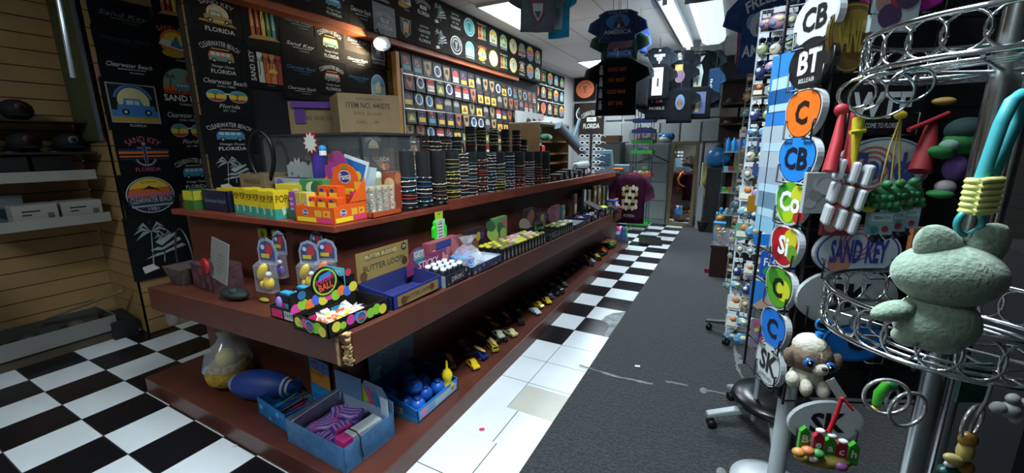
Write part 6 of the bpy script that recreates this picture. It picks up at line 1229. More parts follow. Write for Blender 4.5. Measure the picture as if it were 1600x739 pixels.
# carded items on the right face between the ovals
for i, (x, y, c, w, h, lab) in enumerate(((1300, 325, '5a1a28', .075, .13, 'crimson beaded card between the green magnet and silver ornaments'), (1268, 300, '9aa0a4', .07, .10, 'grey printed price card beside the crimson card'), (1425, 385, 'a0603a', .06, .11, 'rust and violet woven pouch behind the turtle cards'), (1385, 10, '9aa8b0', .1, .12, 'pale card behind the magenta oval magnet'))):
    s, z = zr(x, y); r = carton('souvenir_pack', C0+dR*(s)+nR*.024+Vector((0, 0, z-h/2)), (w, .012, h), math.atan2(dR.y, dR.x), lab, 'carded pack', M(c), [('front', blobs(('7a2a3a', '3a2a4a', '8a6a60', 'a83a3a') if i != 1 else ('b0b4b8', '8a8e90'), 6, i+90))])

# ---------------------------------------------------------------- white wire racks with small souvenirs
WW = M('b0bcc4', .35)
def souvenir_protos():
    L = []; rg = random.Random(41)
    defs = [('blue sea magnet', '5a8cae'), ('green turtle magnet', '5f8f78'), ('pale shell magnet', 'b8b4a0'), ('orange sun magnet', 'a8885a'), ('teal fish magnet', '7fa5a6'), ('white card magnet', 'b8c0c4'), ('navy flag magnet', '2a3a6a'), ('silver key charm', '8a9094'), ('pink flamingo charm', 'a07f90'), ('brown boot charm', '5a4030'), ('lime ring charm', '8a9a6a'), ('clear bag of trinkets', '8aa0a8')]
    for i, (nm, c) in enumerate(defs):
        b = MB(); m = M(c, .3); k = i % 4
        b.box((0, 0, .028), (.034, .004, .018), M('c0c4c8', .4))
        if k == 0: b.ell((0, -.008, -.01), (.03, .010, .024), m, 10, 7); b.ell((.008, -.016, -.004), (.014, .006, .010), M('d0c8a0', .4), 8, 5); b.ell((-.012, -.014, -.018), (.012, .006, .008), M('3a6a9a', .4), 8, 5)
        elif k == 1: b.box((0, -.004, -.012), (.05, .006, .062), m); b.box((0, -.008, -.022), (.04, .004, .022), M('d8d4c0', .4)); b.ell((.006, -.010, .004), (.014, .005, .012), M('c87a3a', .4), 8, 5)
        elif k == 2: b.ring((0, -.004, .010), .012, .002, CHR, axis='Y', n=14, k=4); b.ell((0, -.006, -.022), (.018, .009, .02), m, 10, 7); b.ell((-.006, -.014, -.016), (.008, .004, .008), W_, 8, 5)
        else:
            b.prism([(.03*cos(a)*(1 if j % 2 else .72), .03*sin(a)*(1 if j % 2 else .72)) for j, a in enumerate([t*2*pi/12 for t in range(12)])], -.003, .003, m); n0 = len(b.v)-24
            b.v = [v for v in b.v[:n0]]+[(x, -.006+z, y-.010) for x, y, z in b.v[n0:]]; b.ell((0, -.012, -.01), (.012, .005, .012), M('c0b898', .4), 8, 5)
        L.append((nm, b.mesh('souvenir')))
    return L
SV_ = souvenir_protos()
def wirerack(cx, cy, z0, z1, w, ang, cols, rows, lab, side, seed, sides=(0,), col=WW):
    r = empty('wire_rack', (cx, cy, 0), 0, lab, 'rack'); rg = random.Random(seed); h = w/2
    b = MB(); b.tube([(0, 0, .1), (0, 0, z1+.06)], .012, col, 10); b.build('pole', r)
    for f in range(3 if sides == (0, 1) else 2):
        a = ang+f*pi/2; d = Vector((cos(a), sin(a), 0)); n = Vector((sin(a), -cos(a), 0))
        for s in (-h, 0, h): b = MB(); b.tube([d*s+n*h+Vector((0, 0, z0)), d*s+n*h+Vector((0, 0, z1))], .005 if s else .003, col, 6); b.build('upright_wire', r)
        for k in range(rows+1): z = z1-(z1-z0)*k/rows; b = MB(); b.tube([d*-h+n*h+Vector((0, 0, z)), d*h+n*h+Vector((0, 0, z))], .003, col, 5); b.build('cross_wire', r)
    for f in sides:
        a = ang+f*pi/2; d = Vector((cos(a), sin(a), 0)); n = Vector((sin(a), -cos(a), 0))
        for k in range(rows):
            for j in range(cols):
                z = z1-(z1-z0)*(k+.25)/rows; s = -h+w*(j+.5)/cols; q = rg.uniform(.03, .075)
                nm, me = SV_[rg.randrange(12)]; o = bpy.data.objects.new('souvenir', me); COL.objects.link(o); o.location = Vector((cx, cy, 0))+d*s+n*(h+q)+Vector((0, 0, z-.035)); o.rotation_euler = (0, 0, a+rg.uniform(-.25, .25)); sc = rg.uniform(.7, 1.25); o.scale = (sc, 1, sc)
                tag(o, nm+', '+ORD[k]+' row down, '+ORD[j]+' across '+('left' if f else 'front')+' face of '+side, 'souvenir', 'souvenirs on '+side)
                b = MB(); b.tube([Vector((cx, cy, 0))*0+d*s+n*h+Vector((0, 0, z)), d*s+n*(h+q+.012)+Vector((0, 0, z-.004)), d*s+n*(h+q+.014)+Vector((0, 0, z+.008))], .0018, col, 4)
                if (k+j) % 2 == 0: b.build('hook', r)
    return r
w1 = wirerack(.215, 2.35, .62, 2.12, .32, R(-6), 7, 17, 'white wire spinner crowded with small souvenirs beside the magnet rack', 'the near white rack', 51, sides=(0,))
w2 = wirerack(.24, 3.62, .45, 2.35, .34, R(-20), 5, 15, 'grey wire spinner of small souvenirs behind the white one', 'the grey rack', 52, sides=(0,), col=M('788288', .4))
def star_base(cx, cy, z, lab, rr=.30, a0=.2, arm='8a9294', n=5, disc=True):
    r = empty('caster_base', (cx, cy, 0), a0, lab, 'caster base')
    for k in range(n):
        a = 2*pi*k/n; d = Vector((cos(a), sin(a), 0)); p_ = Vector((-sin(a), cos(a), 0)); b = MB()
        b.hexa([tuple(d*.04-p_*.025+Vector((0, 0, z))), tuple(d*rr-p_*.022+Vector((0, 0, .075))), tuple(d*rr+p_*.022+Vector((0, 0, .075))), tuple(d*.04+p_*.025+Vector((0, 0, z))), tuple(d*.04-p_*.025+Vector((0, 0, z+.04))), tuple(d*rr-p_*.022+Vector((0, 0, .1))), tuple(d*rr+p_*.022+Vector((0, 0, .1))), tuple(d*.04+p_*.025+Vector((0, 0, z+.04)))], M(arm, .35))
        o = b.build('arm', r, bevel=.006); b = MB(); c = d*(rr-.03)
        for s in (-1, 1): b.X = Matrix.Translation(c+p_*.013*s+Vector((0, 0, .036))) @ Matrix.Rotation(a, 4, 'Z') @ Matrix.Rotation(R(90), 4, 'X'); b.lathe([(.001, -.009), (.024, -.009), (.024, .009), (.001, .009)], M('0c0c0e', .4), 14)
        b.X = Matrix(); b.tube([c+Vector((0, 0, .04)), c+Vector((0, 0, .085))], .007, M('505658', .3, metal=.7)); b.build('caster', o)
    if disc: b = MB(); b.lathe([(.001, z+.05), (.19, z+.045), (.20, z+.065), (.19, z+.085), (.10, z+.095), (.001, z+.09)], M('0e1012', .3), 30); b.build('round_cover', r)
    return r
star_base(.30, 2.42, .14, 'grey five-armed caster base with round black cover under the white rack', .33, R(200))
star_base(.17, 3.66, .10, 'dark caster base under the grey wire rack', .27, .5, '3a4042', disc=False)
b = MB(); b.lathe([(.001, .0), (.16, .0), (.16, .012), (.11, .03), (.03, .045), (.001, .045)], M('b4bcc0', .35), 30); tag(b.build('pedestal_foot', loc=(.275, 1.98, .011)), 'white round display foot on the carpet at the bottom edge', 'display foot')
# flat souvenirs with readable print on the white rack
for i, (x, y, w, h, c, t, fg, lab) in enumerate(((1222, 415, .17, .12, '1c50b0', 'FLORIDA', 'd8dce0', 'blue plate lettered FLORIDA on the white rack'), (1205, 462, .17, .13, '2a78c8', '', 'ffffff', 'blue and sand photo card leaning low on the white rack'), (1228, 370, .12, .11, '8ab0c0', 'RESIST', '20242a', 'pale hand-lettered card above the blue plate'), (1202, 375, .12, .05, '1f70c0', '', 'ffffff', 'blue wave magnet on the white rack'), (1195, 522, .12, .14, '7a6a80', '', 'ffffff', 'clear bag of coloured beads at the foot of the white rack'), (1180, 318, .06, .07, '9a6a1c', '', 'ffffff', 'amber leather tag hanging on the white rack'), (1190, 265, .07, .05, '3a4a7a', '', 'ffffff', 'stars and stripes magnet on the white rack'))):
    p = at(x, y, y=2.085); r = empty('souvenir_plate', p, ANG-.35, lab, 'souvenir'); b = MB(); b.X = Matrix(((1, 0, 0, 0), (0, 0, -1, 0), (0, 1, 0, 0), (0, 0, 0, 1))); b.prism([(w/2*cx, h/2*cy) for cx, cy in ((-1, -.9), (-.9, -1), (.9, -1), (1, -.9), (1, .9), (.9, 1), (-.9, 1), (-1, .9))], 0, .004, M(c, .35)); b.build('plate', r)
    b = MB(); b.X = Matrix(((1, 0, 0, 0), (0, 0, -1, -.0005), (0, 1, 0, 0), (0, 0, 0, 1)))
    if t: b.text(t, 0, .01, h*.3, .0048, M(fg), w*.86, bold=.02)
    if i == 0: b.text('Welcome to', -.01, h*.35, h*.14, .0048, M('c8d8e8'), w*.6, shear=.3); b.disc(-w*.28, -h*.25, h*.2, .0046, M('2a8a4a'), n=10); b.disc(.012, .005, h*.13, .005, M('e08a20'), n=12)
    if i == 1: b.poly([(-w*.5, -h*.5), (w*.48, -h*.5), (w*.48, -h*.1), (-w*.1, 0)], .0046, M('a8907a'))
    if i == 4: blobs(('b03a70', '3a8ab0', 'b8b040', '6a3a9a', '40904a'), 26, 2, .1, .2)(b, w*.9, h*.9); b.v = [(a, c_-.004, z) for a, c_, z in b.v]
    if i == 6:
        for k in range(3): b.rect(-w*.1, -h*.4+k*h*.3, w*.5, -h*.26+k*h*.3, .0046, M('b03038'))
    if b.f: b.build('print', r)
# ---------------------------------------------------------------- hanging shirts
_sh = {}
def shirt(name, x, y, ztop_, W, H, col, rz, label, prints=(), group=None, sleeve=.5, fold=1, th=.05, hanger=False):
    """T-shirt hanging flat on a hanger, front towards local -y, root at the collar"""
    r = empty(name, (x, y, ztop_), rz, label, 'shirt', group); m = mat('jersey_'+col, hexc(col), .95, var=.18, scale=14, bump=.25, spec=.08); rg = random.Random(int(x*100)+int(y*10))
    b = MB(); rows = 9; prof = []; w = W/2
    for i in range(rows+1):
        t = i/rows; z = -H*t; hw = w*(.62 if i == 0 else 1.0 if i == 1 else .94 if i == 2 else .90+.04*t); 
        if i == 0: z = 0
        prof.append((hw, z))
    n = 20; vs = []
    for hw, z in prof:
        for j in range(n):
            a = 2*pi*j/n; c_, s_ = cos(a), sin(a); X = hw*(abs(c_)**.55)*(1 if c_ > 0 else -1); Y = th/2*(abs(s_)**.6)*(1 if s_ > 0 else -1)
            k = -z/H; vs.append((X, Y+.006*sin(X*40+z*9)*k*fold+rg.uniform(-.002, .002), z+(-.03 if (z == 0 and abs(X) < hw*.5) else 0)))
    fs = [(i*n+j, (i+1)*n+j, (i+1)*n+(j+1) % n, i*n+(j+1) % n) for i in range(rows) for j in range(n)]
    fs += [tuple(range(n)), tuple(range(rows*n, rows*n+n))[::-1]]; b.add(vs, fs, m, True); b.build('torso', r)
    for s in (-1, 1):
        b = MB(); P = [(s*w*.55, 0, -.03), (s*w*.85, 0, -.07), (s*w*1.12, 0, -.07-.16*sleeve), (s*w*1.2, 0, -.10-.26*sleeve)]; n2 = 10; vs = []
        for k, p in enumerate(P):
            for j in range(n2): a = 2*pi*j/n2; q = (.04, .06, .075, .08)[k]*W/.45; vs.append((p[0]+q*cos(a)*(.8 if k < 2 else .95), p[1]+th*.42*sin(a), p[2]-(s*cos(a)*-.5*q if k > 1 else 0)))
        b.add(vs, [(i*n2+j, (i+1)*n2+j, (i+1)*n2+(j+1) % n2, i*n2+(j+1) % n2) for i in range(3) for j in range(n2)]+[tuple(range(3*n2, 4*n2))], m, True); b.build('sleeve', r)
    if prints:
        b = MB(); b.X = Matrix(((W, 0, 0, 0), (0, 0, -.3, -th/2-.0085), (0, H, 0, -H*.47), (0, 0, 0, 1)))
        for p in prints: p(b)
        b.build('print', r)
    if hanger:
        b = MB(); b.tube([(-w*.7, 0, -.01), (0, 0, .05), (w*.7, 0, -.01)], .005, K_); b.tube([(0, 0, .05), (0, 0, .10), (.02, 0, .13), (.035, 0, .11)], .003, M('909498', .3, metal=.8)); b.build('hanger', r)
    return r
T_ = lambda t, y, h, c, wm=.7, **k: (lambda b: b.text(t, 0, y, h, .006, M(c, .7), wm, **k))
D_ = lambda x, y, r, c, ry=None: (lambda b: b.disc(x, y, r, .004, M(c, .7), ry=ry, n=20))
B_ = lambda x0, y0, x1, y1, c, z=.005: (lambda b: b.rect(x0, y0, x1, y1, z, M(c, .7)))
def line_(x, y0, z0, y1=None):
    b = MB(); b.tube([(0, 0, 0), (0, 0, CZ-z0)], .0025, M('404448'), 5); return b
rzf = lambda x, y, k=0: math.atan2(y, x)-pi/2+k     # faces the camera side of the aisle
# left column: navy portrait shirt, green baseball shirt, black four-line shirt
def placed(name, px, ytop, ybot, dep, W, col, label, prints, k=0, group=None, th=.05, **kw):
    a, c = atd(px, ytop, dep), atd(px, ybot, dep); a.z = min(a.z, 3.0); H = a.z-c.z
    r = shirt(name, (a.x+c.x)/2, (a.y+c.y)/2, a.z, W, H, col, rzf((a.x+c.x)/2, (a.y+c.y)/2, k), label, prints, group, th=th, **kw)
    if 'hanger' not in kw: b = MB(); b.tube([(0, th*.2, -.03), (0, th/2+.02, .05), (0, th/2+.02, CZ-a.z-.002)], .0022, M('404448'), 5); b.build('hanging_line', r)
    return r
placed('hanging_shirt', 966, -18, 62, 4.5, .42, '2e4064', 'navy shirt with round blue portrait and AMERICA lettering, hanging from the ceiling', [D_(0, .08, .30, '3a70b0', .26), D_(.02, .14, .10, '8a6a58', .10), lambda b: b.poly([(-.14, -.1), (.2, -.1), (.12, .08), (-.06, .08)], .0045, M('20242c')), lambda b: b.poly([(-.02, -.1), (.06, -.1), (.04, .06)], .005, W_), T_('AMERICA', -.26, .14, 'b8c0cc', .7, bold=.02), T_('GOD BLESS', .38, .08, 'a0a8b8', .5)], group='hanging shirts left of the tube light')
placed('hanging_shirt', 968, 44, 104, 4.70, .44, '2a4234', 'dark green shirt with red white and blue team picture below the navy one', [lambda b: b.poly([(-.32, -.1), (.3, -.05), (.34, .3), (-.1, .18), (-.28, .05)], .004, M('8a5a60')), lambda b: blobs(('b8b0b0', '8a3a44', '6a4a50', 'c8c0c0', '5a3a40'), 9, 3, .3, .5)(b, .6, .26), lambda b: b.rect(-.32, -.3, .32, -.12, .005, M('2a60a8')), T_('AMERICA', -.2, .12, '9ac0dc', .58, bold=.01)], k=.05, group='hanging shirts left of the tube light')
placed('hanging_shirt', 963, 92, 180, 4.58, .47, '0e0f11', 'black shirt with four orange text lines beside small figures', [T_('GOOD DAY', .26, .07, 'c8503c', .42), T_('NO BAIT', .08, .07, 'c8503c', .36), T_('GOOD WAVE', -.12, .07, 'c8503c', .42), T_('SET SAIL', -.32, .07, 'c8503c', .36)]+[(lambda y: (lambda b: (b.disc(-.36, y+.05, .035, .006, M('8a7a70'), n=8), b.rect(-.40, y-.08, -.32, y+.02, .005, M('8a94a8')))))(y) for y in (.26, .06, -.14, -.34)], group='hanging shirts left of the tube light')
placed('hanging_shirt', 1000, 20, 80, 5.0, .30, '1a2c60', 'blue shirt edge hanging behind the navy portrait shirt', [], k=.9)
placed('hanging_shirt', 1000, 90, 170, 5.0, .34, '14181c', 'black shirt edge hanging behind the four-line shirt', [], k=.9)
for i in range(2):
    x, y = (atd(958, 20, 4.5), atd(980, 20, 4.5))[i].xy; b = MB(); b.tube([(x, y, 2.95), (x, y, CZ)], .003, M('404448'), 5); tag(b.build('hanging_line'), ('left' if i == 0 else 'right')+' cord holding the navy shirt to the ceiling', 'cord')
# middle cluster
G = 'shirt cluster under the tube light'
placed('hanging_shirt', 1031, 56, 110, 6.24, 0.357, '20262e', 'charcoal shirt with white tool graphic, highest left of the cluster', [D_(0, .33, .05, 'b8bcc0'), B_(-.22, .06, .22, .18, 'b8bcc0'), B_(-.12, -.06, .12, .05, 'b8bcc0'), lambda b: b.poly([(-.1, -.08), (.1, -.08), (.02, -.14), (.02, -.32), (-.02, -.32), (-.02, -.14)], .005, W_), B_(-.15, -.42, .15, -.35, 'b8bcc0')], group=G)
placed('hanging_shirt', 1027, 101, 156, 6.24, 0.374, '0d0f12', 'black shirt with white card and standing figure', [B_(-.2, -.4, .2, .36, 'b0b6ba'), lambda b: (b.disc(.02, .04, .04, .007, K_, n=10), b.rect(-.02, -.16, .06, .02, .0065, K_)), T_('WANTED', .27, .09, '16181c', .34, bold=.02), T_('DEAD OR TAN', -.28, .07, '16181c', .36)], group=G)
placed('hanging_shirt', 1065, 60, 98, 6.40, 0.374, '14181e', 'black shirt with small figure under the bright tube', [D_(-.06, .16, .08, 'b09a90'), B_(-.14, -.3, .04, .06, 'a8acb0'), B_(-.18, -.1, .1, -.02, '2a2c30')], group=G)
placed('hanging_shirt', 1062, 98, 142, 6.40, 0.374, '101318', 'black shirt with gold topped figures', [B_(-.2, .2, .1, .38, 'b89a50'), lambda b: blobs(('6a4a2a', 'a8843a', 'c0b8b0', '5a3a5a'), 6, 8, .5, .8)(b, .4, .5)], group=G)
placed('hanging_shirt', 1062, 138, 192, 6.36, 0.391, '0e1114', 'black shirt with orange ball emblem', [D_(0, .06, .17, '3a5a78', .22), D_(0, .02, .12, 'c87a28', .14), T_('SUN', .02, .1, '2a1c10', .2)], group=G)
placed('hanging_shirt', 1094, 62, 100, 6.48, 0.391, '0f1214', 'black shirt with dotted arch and lime stripe', [T_('FLORIDA GIRL', .3, .05, '8a9098', .5), lambda b: b.poly([(-.2, -.36), (-.06, -.36), (0, 0), (-.14, .04)], .005, M('8aa030')), lambda b: b.poly([(.0, -.36), (.08, -.36), (.2, .1), (.06, .04)], .006, M('9aa4ac'))], group=G)
placed('hanging_shirt', 1090, 98, 140, 6.48, 0.391, '0c0e10', 'black shirt with tall white armoured figure', [lambda b: (b.rect(-.14, -.42, .16, -.36, .005, M('9a9a50')), b.poly([(-.14, -.36), (-.02, -.36), (0, 0), (.03, -.36), (.15, -.36), (.2, .1), (.12, .38), (-.08, .38), (-.2, .1)], .004, M('a8b4b4')), b.disc(0, .34, .08, .006, M('70807e'), n=10))], group=G)
placed('hanging_shirt', 1089, 136, 186, 6.40, 0.425, '0f1216', 'black shirt with gold and blue night picture', [B_(-.3, -.36, .28, .3, '3a4468'), lambda b: b.poly([(-.06, -.3), (.06, -.3), (.04, .2), (-.02, .24)], .006, M('b0a040')), lambda b: blobs(('8a7a4a', 'a8a070', '6a5a3a', '909aa8'), 6, 5, .4, .7)(b, .54, .3)], group=G)
placed('hanging_shirt', 1117, 62, 112, 6.48, 0.289, '1c2628', 'slate green shirt at the right side of the cluster', [], k=-.6, group=G)
placed('hanging_shirt', 1114, 108, 168, 6.40, 0.255, '1d3550', 'blue shirt with vertical white lettering beside the night picture', [lambda b: b.text('MIAMI', -.05, -.05, .14, .006, W_, .7, rot=pi/2)], k=-.5, group=G)
placed('hanging_shirt', 1026, 152, 186, 6.48, 0.374, '101216', 'black shirt lettered I love Mobile with red heart', [T_('I      M', .25, .12, 'b8bcc0', .4), D_(.0, .25, .07, 'a81c28'), T_('MOBILE', -.05, .13, 'b8bcc0', .7)], group=G)
for i, px in enumerate((1031, 1065, 1095, 1117)):
    p = atd(px, 58, 6.35); b = MB(); b.tube([(p.x, p.y, p.z), (p.x+.02, p.y, CZ)], .004, M('303438'), 5); tag(b.build('hanging_line'), ORD[i]+' cord from the left holding the shirt cluster', 'cord')
# green ball cap and patterned orange ring
# jerseys at the top of the frame
placed('hanging_jersey', 840, -72, 46, 3.3, .30, '5c6468', 'grey jersey with red lettering and shield, hanging in front of the ceiling panel', [T_('Florida', -.02, .13, '8a2030', .7, bold=.03, shear=.2), lambda b: b.poly([(-.18, -.12), (.18, -.12), (.16, -.3), (0, -.44), (-.16, -.3)], .005, M('8a2434')), lambda b: b.poly([(-.14, -.15), (.14, -.15), (.12, -.28), (0, -.40), (-.12, -.28)], .006, M('b0b4bc')), lambda b: b.poly([(-.1, -.26), (.1, -.26), (0, -.37)], .007, M('24406a'))], k=.1, sleeve=.9)
placed('hanging_jersey', 874, -60, 56, 3.5, .20, '2a96c0', 'bright aqua jersey with pink lettering beside the grey one', [T_('MIAMI', .02, .13, 'b05a80', .7, bold=.03), lambda b: b.poly([(-.2, -.42), (.2, -.42), (.25, -.06), (-.25, -.06)], .004, M('9ab0b4')), D_(0, -.22, .12, '7a9aa8', .14)], k=-.35, sleeve=.7)
# right: navy freedom shirt in front of others
fz = placed('hanging_shirt', 1206, -30, 108, 2.55, .38, '22335a', 'navy shirt lettered FREEDOM AMERICA hanging right of the aisle', [T_('FREEDOM', .26, .13, '98a2ac', .84, bold=.02, arc=.9), lambda b: blobs(('5a6a8a', '8a5a60', '7a8a9a', '6a4a58', '4a6a8a'), 8, 14, .5, .9)(b, .8, .32), T_('AMERICA', -.30, .13, '98a2ac', .84, bold=.02)], k=-.25, group='shirts hanging right of the aisle', sleeve=.6)
for i, (px, c, lab) in enumerate(((1178, '1a4a8a', 'blue'), (1172, '6a2a4a', 'plum'), (1170, '16181c', 'black'))): placed('hanging_shirt', px+6, -26, 96-4*i, 2.9+.22*i, .34, c, lab+' shirt hanging edge-on behind the navy freedom shirt', [], k=-.9, group='shirts hanging right of the aisle')
b = MB(); p = atd(1178, 104, 2.7); b.ell((0, 0, 0), (.05, .03, .05), M('c87a18', .8)); b.ell((.04, 0, -.02), (.04, .03, .035), M('a8902a', .8)); tag(b.build('knotted_sleeve', loc=p), 'orange bunched cloth below the blue hanging shirt', 'cloth')
b = MB(); p = atd(1245, 55, 1.9); b.box((0, 0, 0), (.03, .004, .12), M('b8c830', .5), rot=Matrix.Rotation(R(25), 3, 'Y')); tag(b.build('price_ribbon', loc=p), 'bright lime paper tag beside the freedom shirt', 'tag')
# ---------------------------------------------------------------- back of the shop
CABM = mat('cabinet_grey', hexc('7f8988'), .45, var=.04, scale=2)
r = empty('filing_cabinet', (-1.60, 8.95, 0), 0, 'tall pale grey five-drawer filing cabinet at the back', 'cabinet'); w, h, d = .90, 1.60, .62
b = MB(); b.box((0, 0, h/2+.0), (w, d, h), CABM); b.build('cabinet_body', r, bevel=.005)
for k in range(4):
    z = .10+k*.375; b = MB(); b.box((0, -d/2-.008, z+.18), (w-.04, .018, .355), CABM); o = b.build('drawer', r, bevel=.004)
    b = MB(); b.box((0, -d/2-.03, z+.17), (.13, .03, .02), M('b0b6b6', .25, metal=.7)); b.build('handle', o); b = MB(); b.box((0, -d/2-.020, z+.27), (.10, .008, .05), M('c4caca', .3)); b.build('label_holder', o)
b = MB()
for z in (.38, .76): pass
BRS = mat('mirror_frame', hexc('7d7258'), .35, metal=.5)
r = empty('standing_mirror', (-.87, 8.56, .012), 0, 'tall leaning mirror in an antique brass frame beside the filing cabinet', 'mirror'); W, H = .50, 1.61
for nm, c, s_ in (('frame_side', (-W/2+.035, 0, H/2), (.07, .04, H)), ('frame_side', (W/2-.035, 0, H/2), (.07, .04, H)), ('frame_top', (0, 0, H-.035), (W-.14, .04, .07)), ('frame_bottom', (0, 0, .035), (W-.14, .04, .07))): b = MB(); b.box(c, s_, BRS); b.build(nm, r, bevel=.008)
b = MB(); b.box((0, .0, H/2), (W-.13, .02, H-.13), mat('mirror_glass', (.85, .88, .88), .03, metal=1)); b.build('mirror_glass', r); r.rotation_euler = (R(-3), 0, R(-4))
b = MB(); b.box((.0, 0, .8), (.03, .25, 1.6), M('6a6250', .6)); tag(b.build('wood_board', loc=(-.56, 8.75, .012)), 'narrow brown board standing behind the mirror edge', 'board')
r = empty('clothes_hanger', (-1.42, 8.58, 1.30), 0, 'black plastic clothes hanger hooked on the filing cabinet front', 'hanger'); b = MB(); b.tube([(-.30, 0, -.07), (-.06, 0, .04), (0, 0, .07), (.06, 0, .04), (.30, 0, -.07)], .011, K_, 8); b.tube([(0, 0, .06), (0, 0, .11), (.02, 0, .13)], .005, K_, 6); b.build('hanger_body', r)
ms = placed('maroon_shirt', 984, 272, 350, 5.9, .44, '351528', 'maroon small shirt with pale flower print hanging at the counter end', [lambda b: [b.disc(-.2+.1*(i % 5), .18-.13*(i//5)+.03*(i % 2), .055, .004+.0002*i, M(('b8b098', '8a8a40', 'a8a08a', 'c8c0a8')[i % 4]), n=9) for i in range(20)], T_('FLORIDA', -.37, .06, 'b0a8a8', .6)], k=-.05, hanger=True, sleeve=1)
# green basket spinner
gx_, gy_ = -1.48, 7.75; r = empty('basket_rack', (gx_, gy_, 0), 0, 'black wire tower with green wire shelves beside the filing cabinet', 'rack')
for s in (-1, 1):
    for t in (-1, 1): b = MB(); b.tube([(s*.14, t*.12, .01), (s*.14, t*.12, 2.3)], .006, BW, 6); b.build('upright_wire', r)
rg = random.Random(61)
for k, z in enumerate((.14, 1.02, 1.42, 1.60, 1.78, 1.96)):
    c = ('2f9a3a', 'a0303a', '3aa040', '3aa040', '3050a0', '3050a0')[k]; b = MB(); b.box((0, 0, z), (.36, .30, .014), M(c, .5))
    for s in (-1, 1): b.box((0, s*.15, z+.03), (.36, .008, .05), M(c, .5)); b.box((s*.18, 0, z+.03), (.008, .30, .05), M(c, .5))
    b.build('basket_shelf', r)
    if k == 0: continue
    for j in range(4):
        c2 = rg.choice(('b04a70', 'c8a030', '4a80b0', '8a4aa0', '5a9a40', 'b8b8b0')); b = MB(); b.ell((0, 0, .045), (.05, .05, .04), M(c2, .5), 8, 6); tag(b.build('small_toy', loc=(gx_-.10+.065*j, gy_-.06+.1*(j % 2), z+.008)), 'bright small toy, '+ORD[j]+' across on the '+ORD[5-k]+' shelf down of the green shelf tower', 'toy', 'toys on the green shelf tower')
p = at(958, 215, y=7.9); b = MB(); b.box((0, 0, 0), (.35, .3, .12), mat('tan_card', hexc('6a5038'), .8)); tag(b.build('brown_pouch', loc=(-2.2, 8.3, 1.69)), 'brown flat box above the till near the green shelf tower', 'box')
b = MB(); b.box((0, 0, .81), (.5, .4, 1.62), M('565c5c', .5)); tag(b.build('grey_cabinet', loc=(-2.25, 8.4, 0)), 'plain grey cabinet left of the green shelf tower', 'cabinet')
# boxes on the cabinet and behind
for i, (x, z, w, h, c, lab) in enumerate(((-1.86, 1.60, .22, .26, '8a9090', 'pale folder box'), (-1.58, 1.60, .24, .22, '9a8a90', 'pale photo-printed box'), (-1.28, 1.60, .2, .16, 'a8aaa4', 'crumpled white bag'))):
    if i < 2: carton('file_box', (x, 8.9, z), (w, .3, h), 0, lab+' on top of the filing cabinet', 'box', M(c), [('front', blobs(('6a5a60', 'a8a8b0', '7a8088'), 5, i))] if i == 1 else ())
    else: b = MB(); b.ell((0, 0, .07), (.14, .12, .07), M(c, .7)); b.ell((.08, 0, .12), (.08, .08, .05), M(c, .7)); tag(b.build('paper_bag', loc=(x, 8.85, z)), lab+' on top of the filing cabinet', 'bag')
BB = M('1f5f98', .35)
b = MB(); b.ell((0, 0, 0), (.13, .1, .1), BB); b.ell((-.08, 0, .06), (.08, .06, .04), BB); b.ell((.08, 0, .02), (.07, .06, .08), BB); tag(b.build('blue_bag', loc=(-1.25, 8.85, 1.70)), 'blue plastic bag over the top of the mirror', 'bag')
b = MB(); b.ell((0, 0, 0), (.18, .12, .18), BB); b.ell((.1, 0, -.04), (.12, .1, .1), BB); tag(b.build('blue_bag', loc=(-.30, 8.3, 1.34)), 'larger blue plastic bag right of the mirror', 'bag')
r = carton('poster_roll', (-.43, 8.5, .62), (.22, .06, .62), R(20), 'white and yellow striped rolled card beside the mirror', 'poster', M('a8a88a'), [('front', lambda b, w, h: [b.rect(-w*.45, -h*.4+i*h*.16, w*.2, -h*.34+i*h*.16, .001, M('b0b02a')) for i in range(5)])])
b = MB(); b.box((0, 0, .4), (.1, .03, .8), M('8a8e90')); tag(b.build('white_board', loc=(-.52, 8.42, .012)), 'white panel edge standing right of the mirror', 'board')
b = MB(); b.box((0, 0, 0), (.16, .12, .35), M('7a5a3a'), rot=Matrix.Rotation(R(20), 3, 'Y')); tag(b.build('cardboard_scrap', loc=(-.36, 8.42, 1.0)), 'brown card leaning behind the striped roll', 'card')
# white wall racks of pegboard cards on the back wall
for i in range(12):
    x, z = -2.6+.42*(i % 6), 2.35-.5*(i//6); b = MB(); b.box((0, 0, 0), (.38, .03, .42), M(('8a9090', '7a8080')[i % 2], .6)); tag(b.build('grey_board', loc=(x, 9.92, z)), 'grey panel, '+ORD[i % 6]+' across in the '+('upper' if i < 6 else 'lower')+' row of the back wall', 'panel', 'grey panels on the back wall')
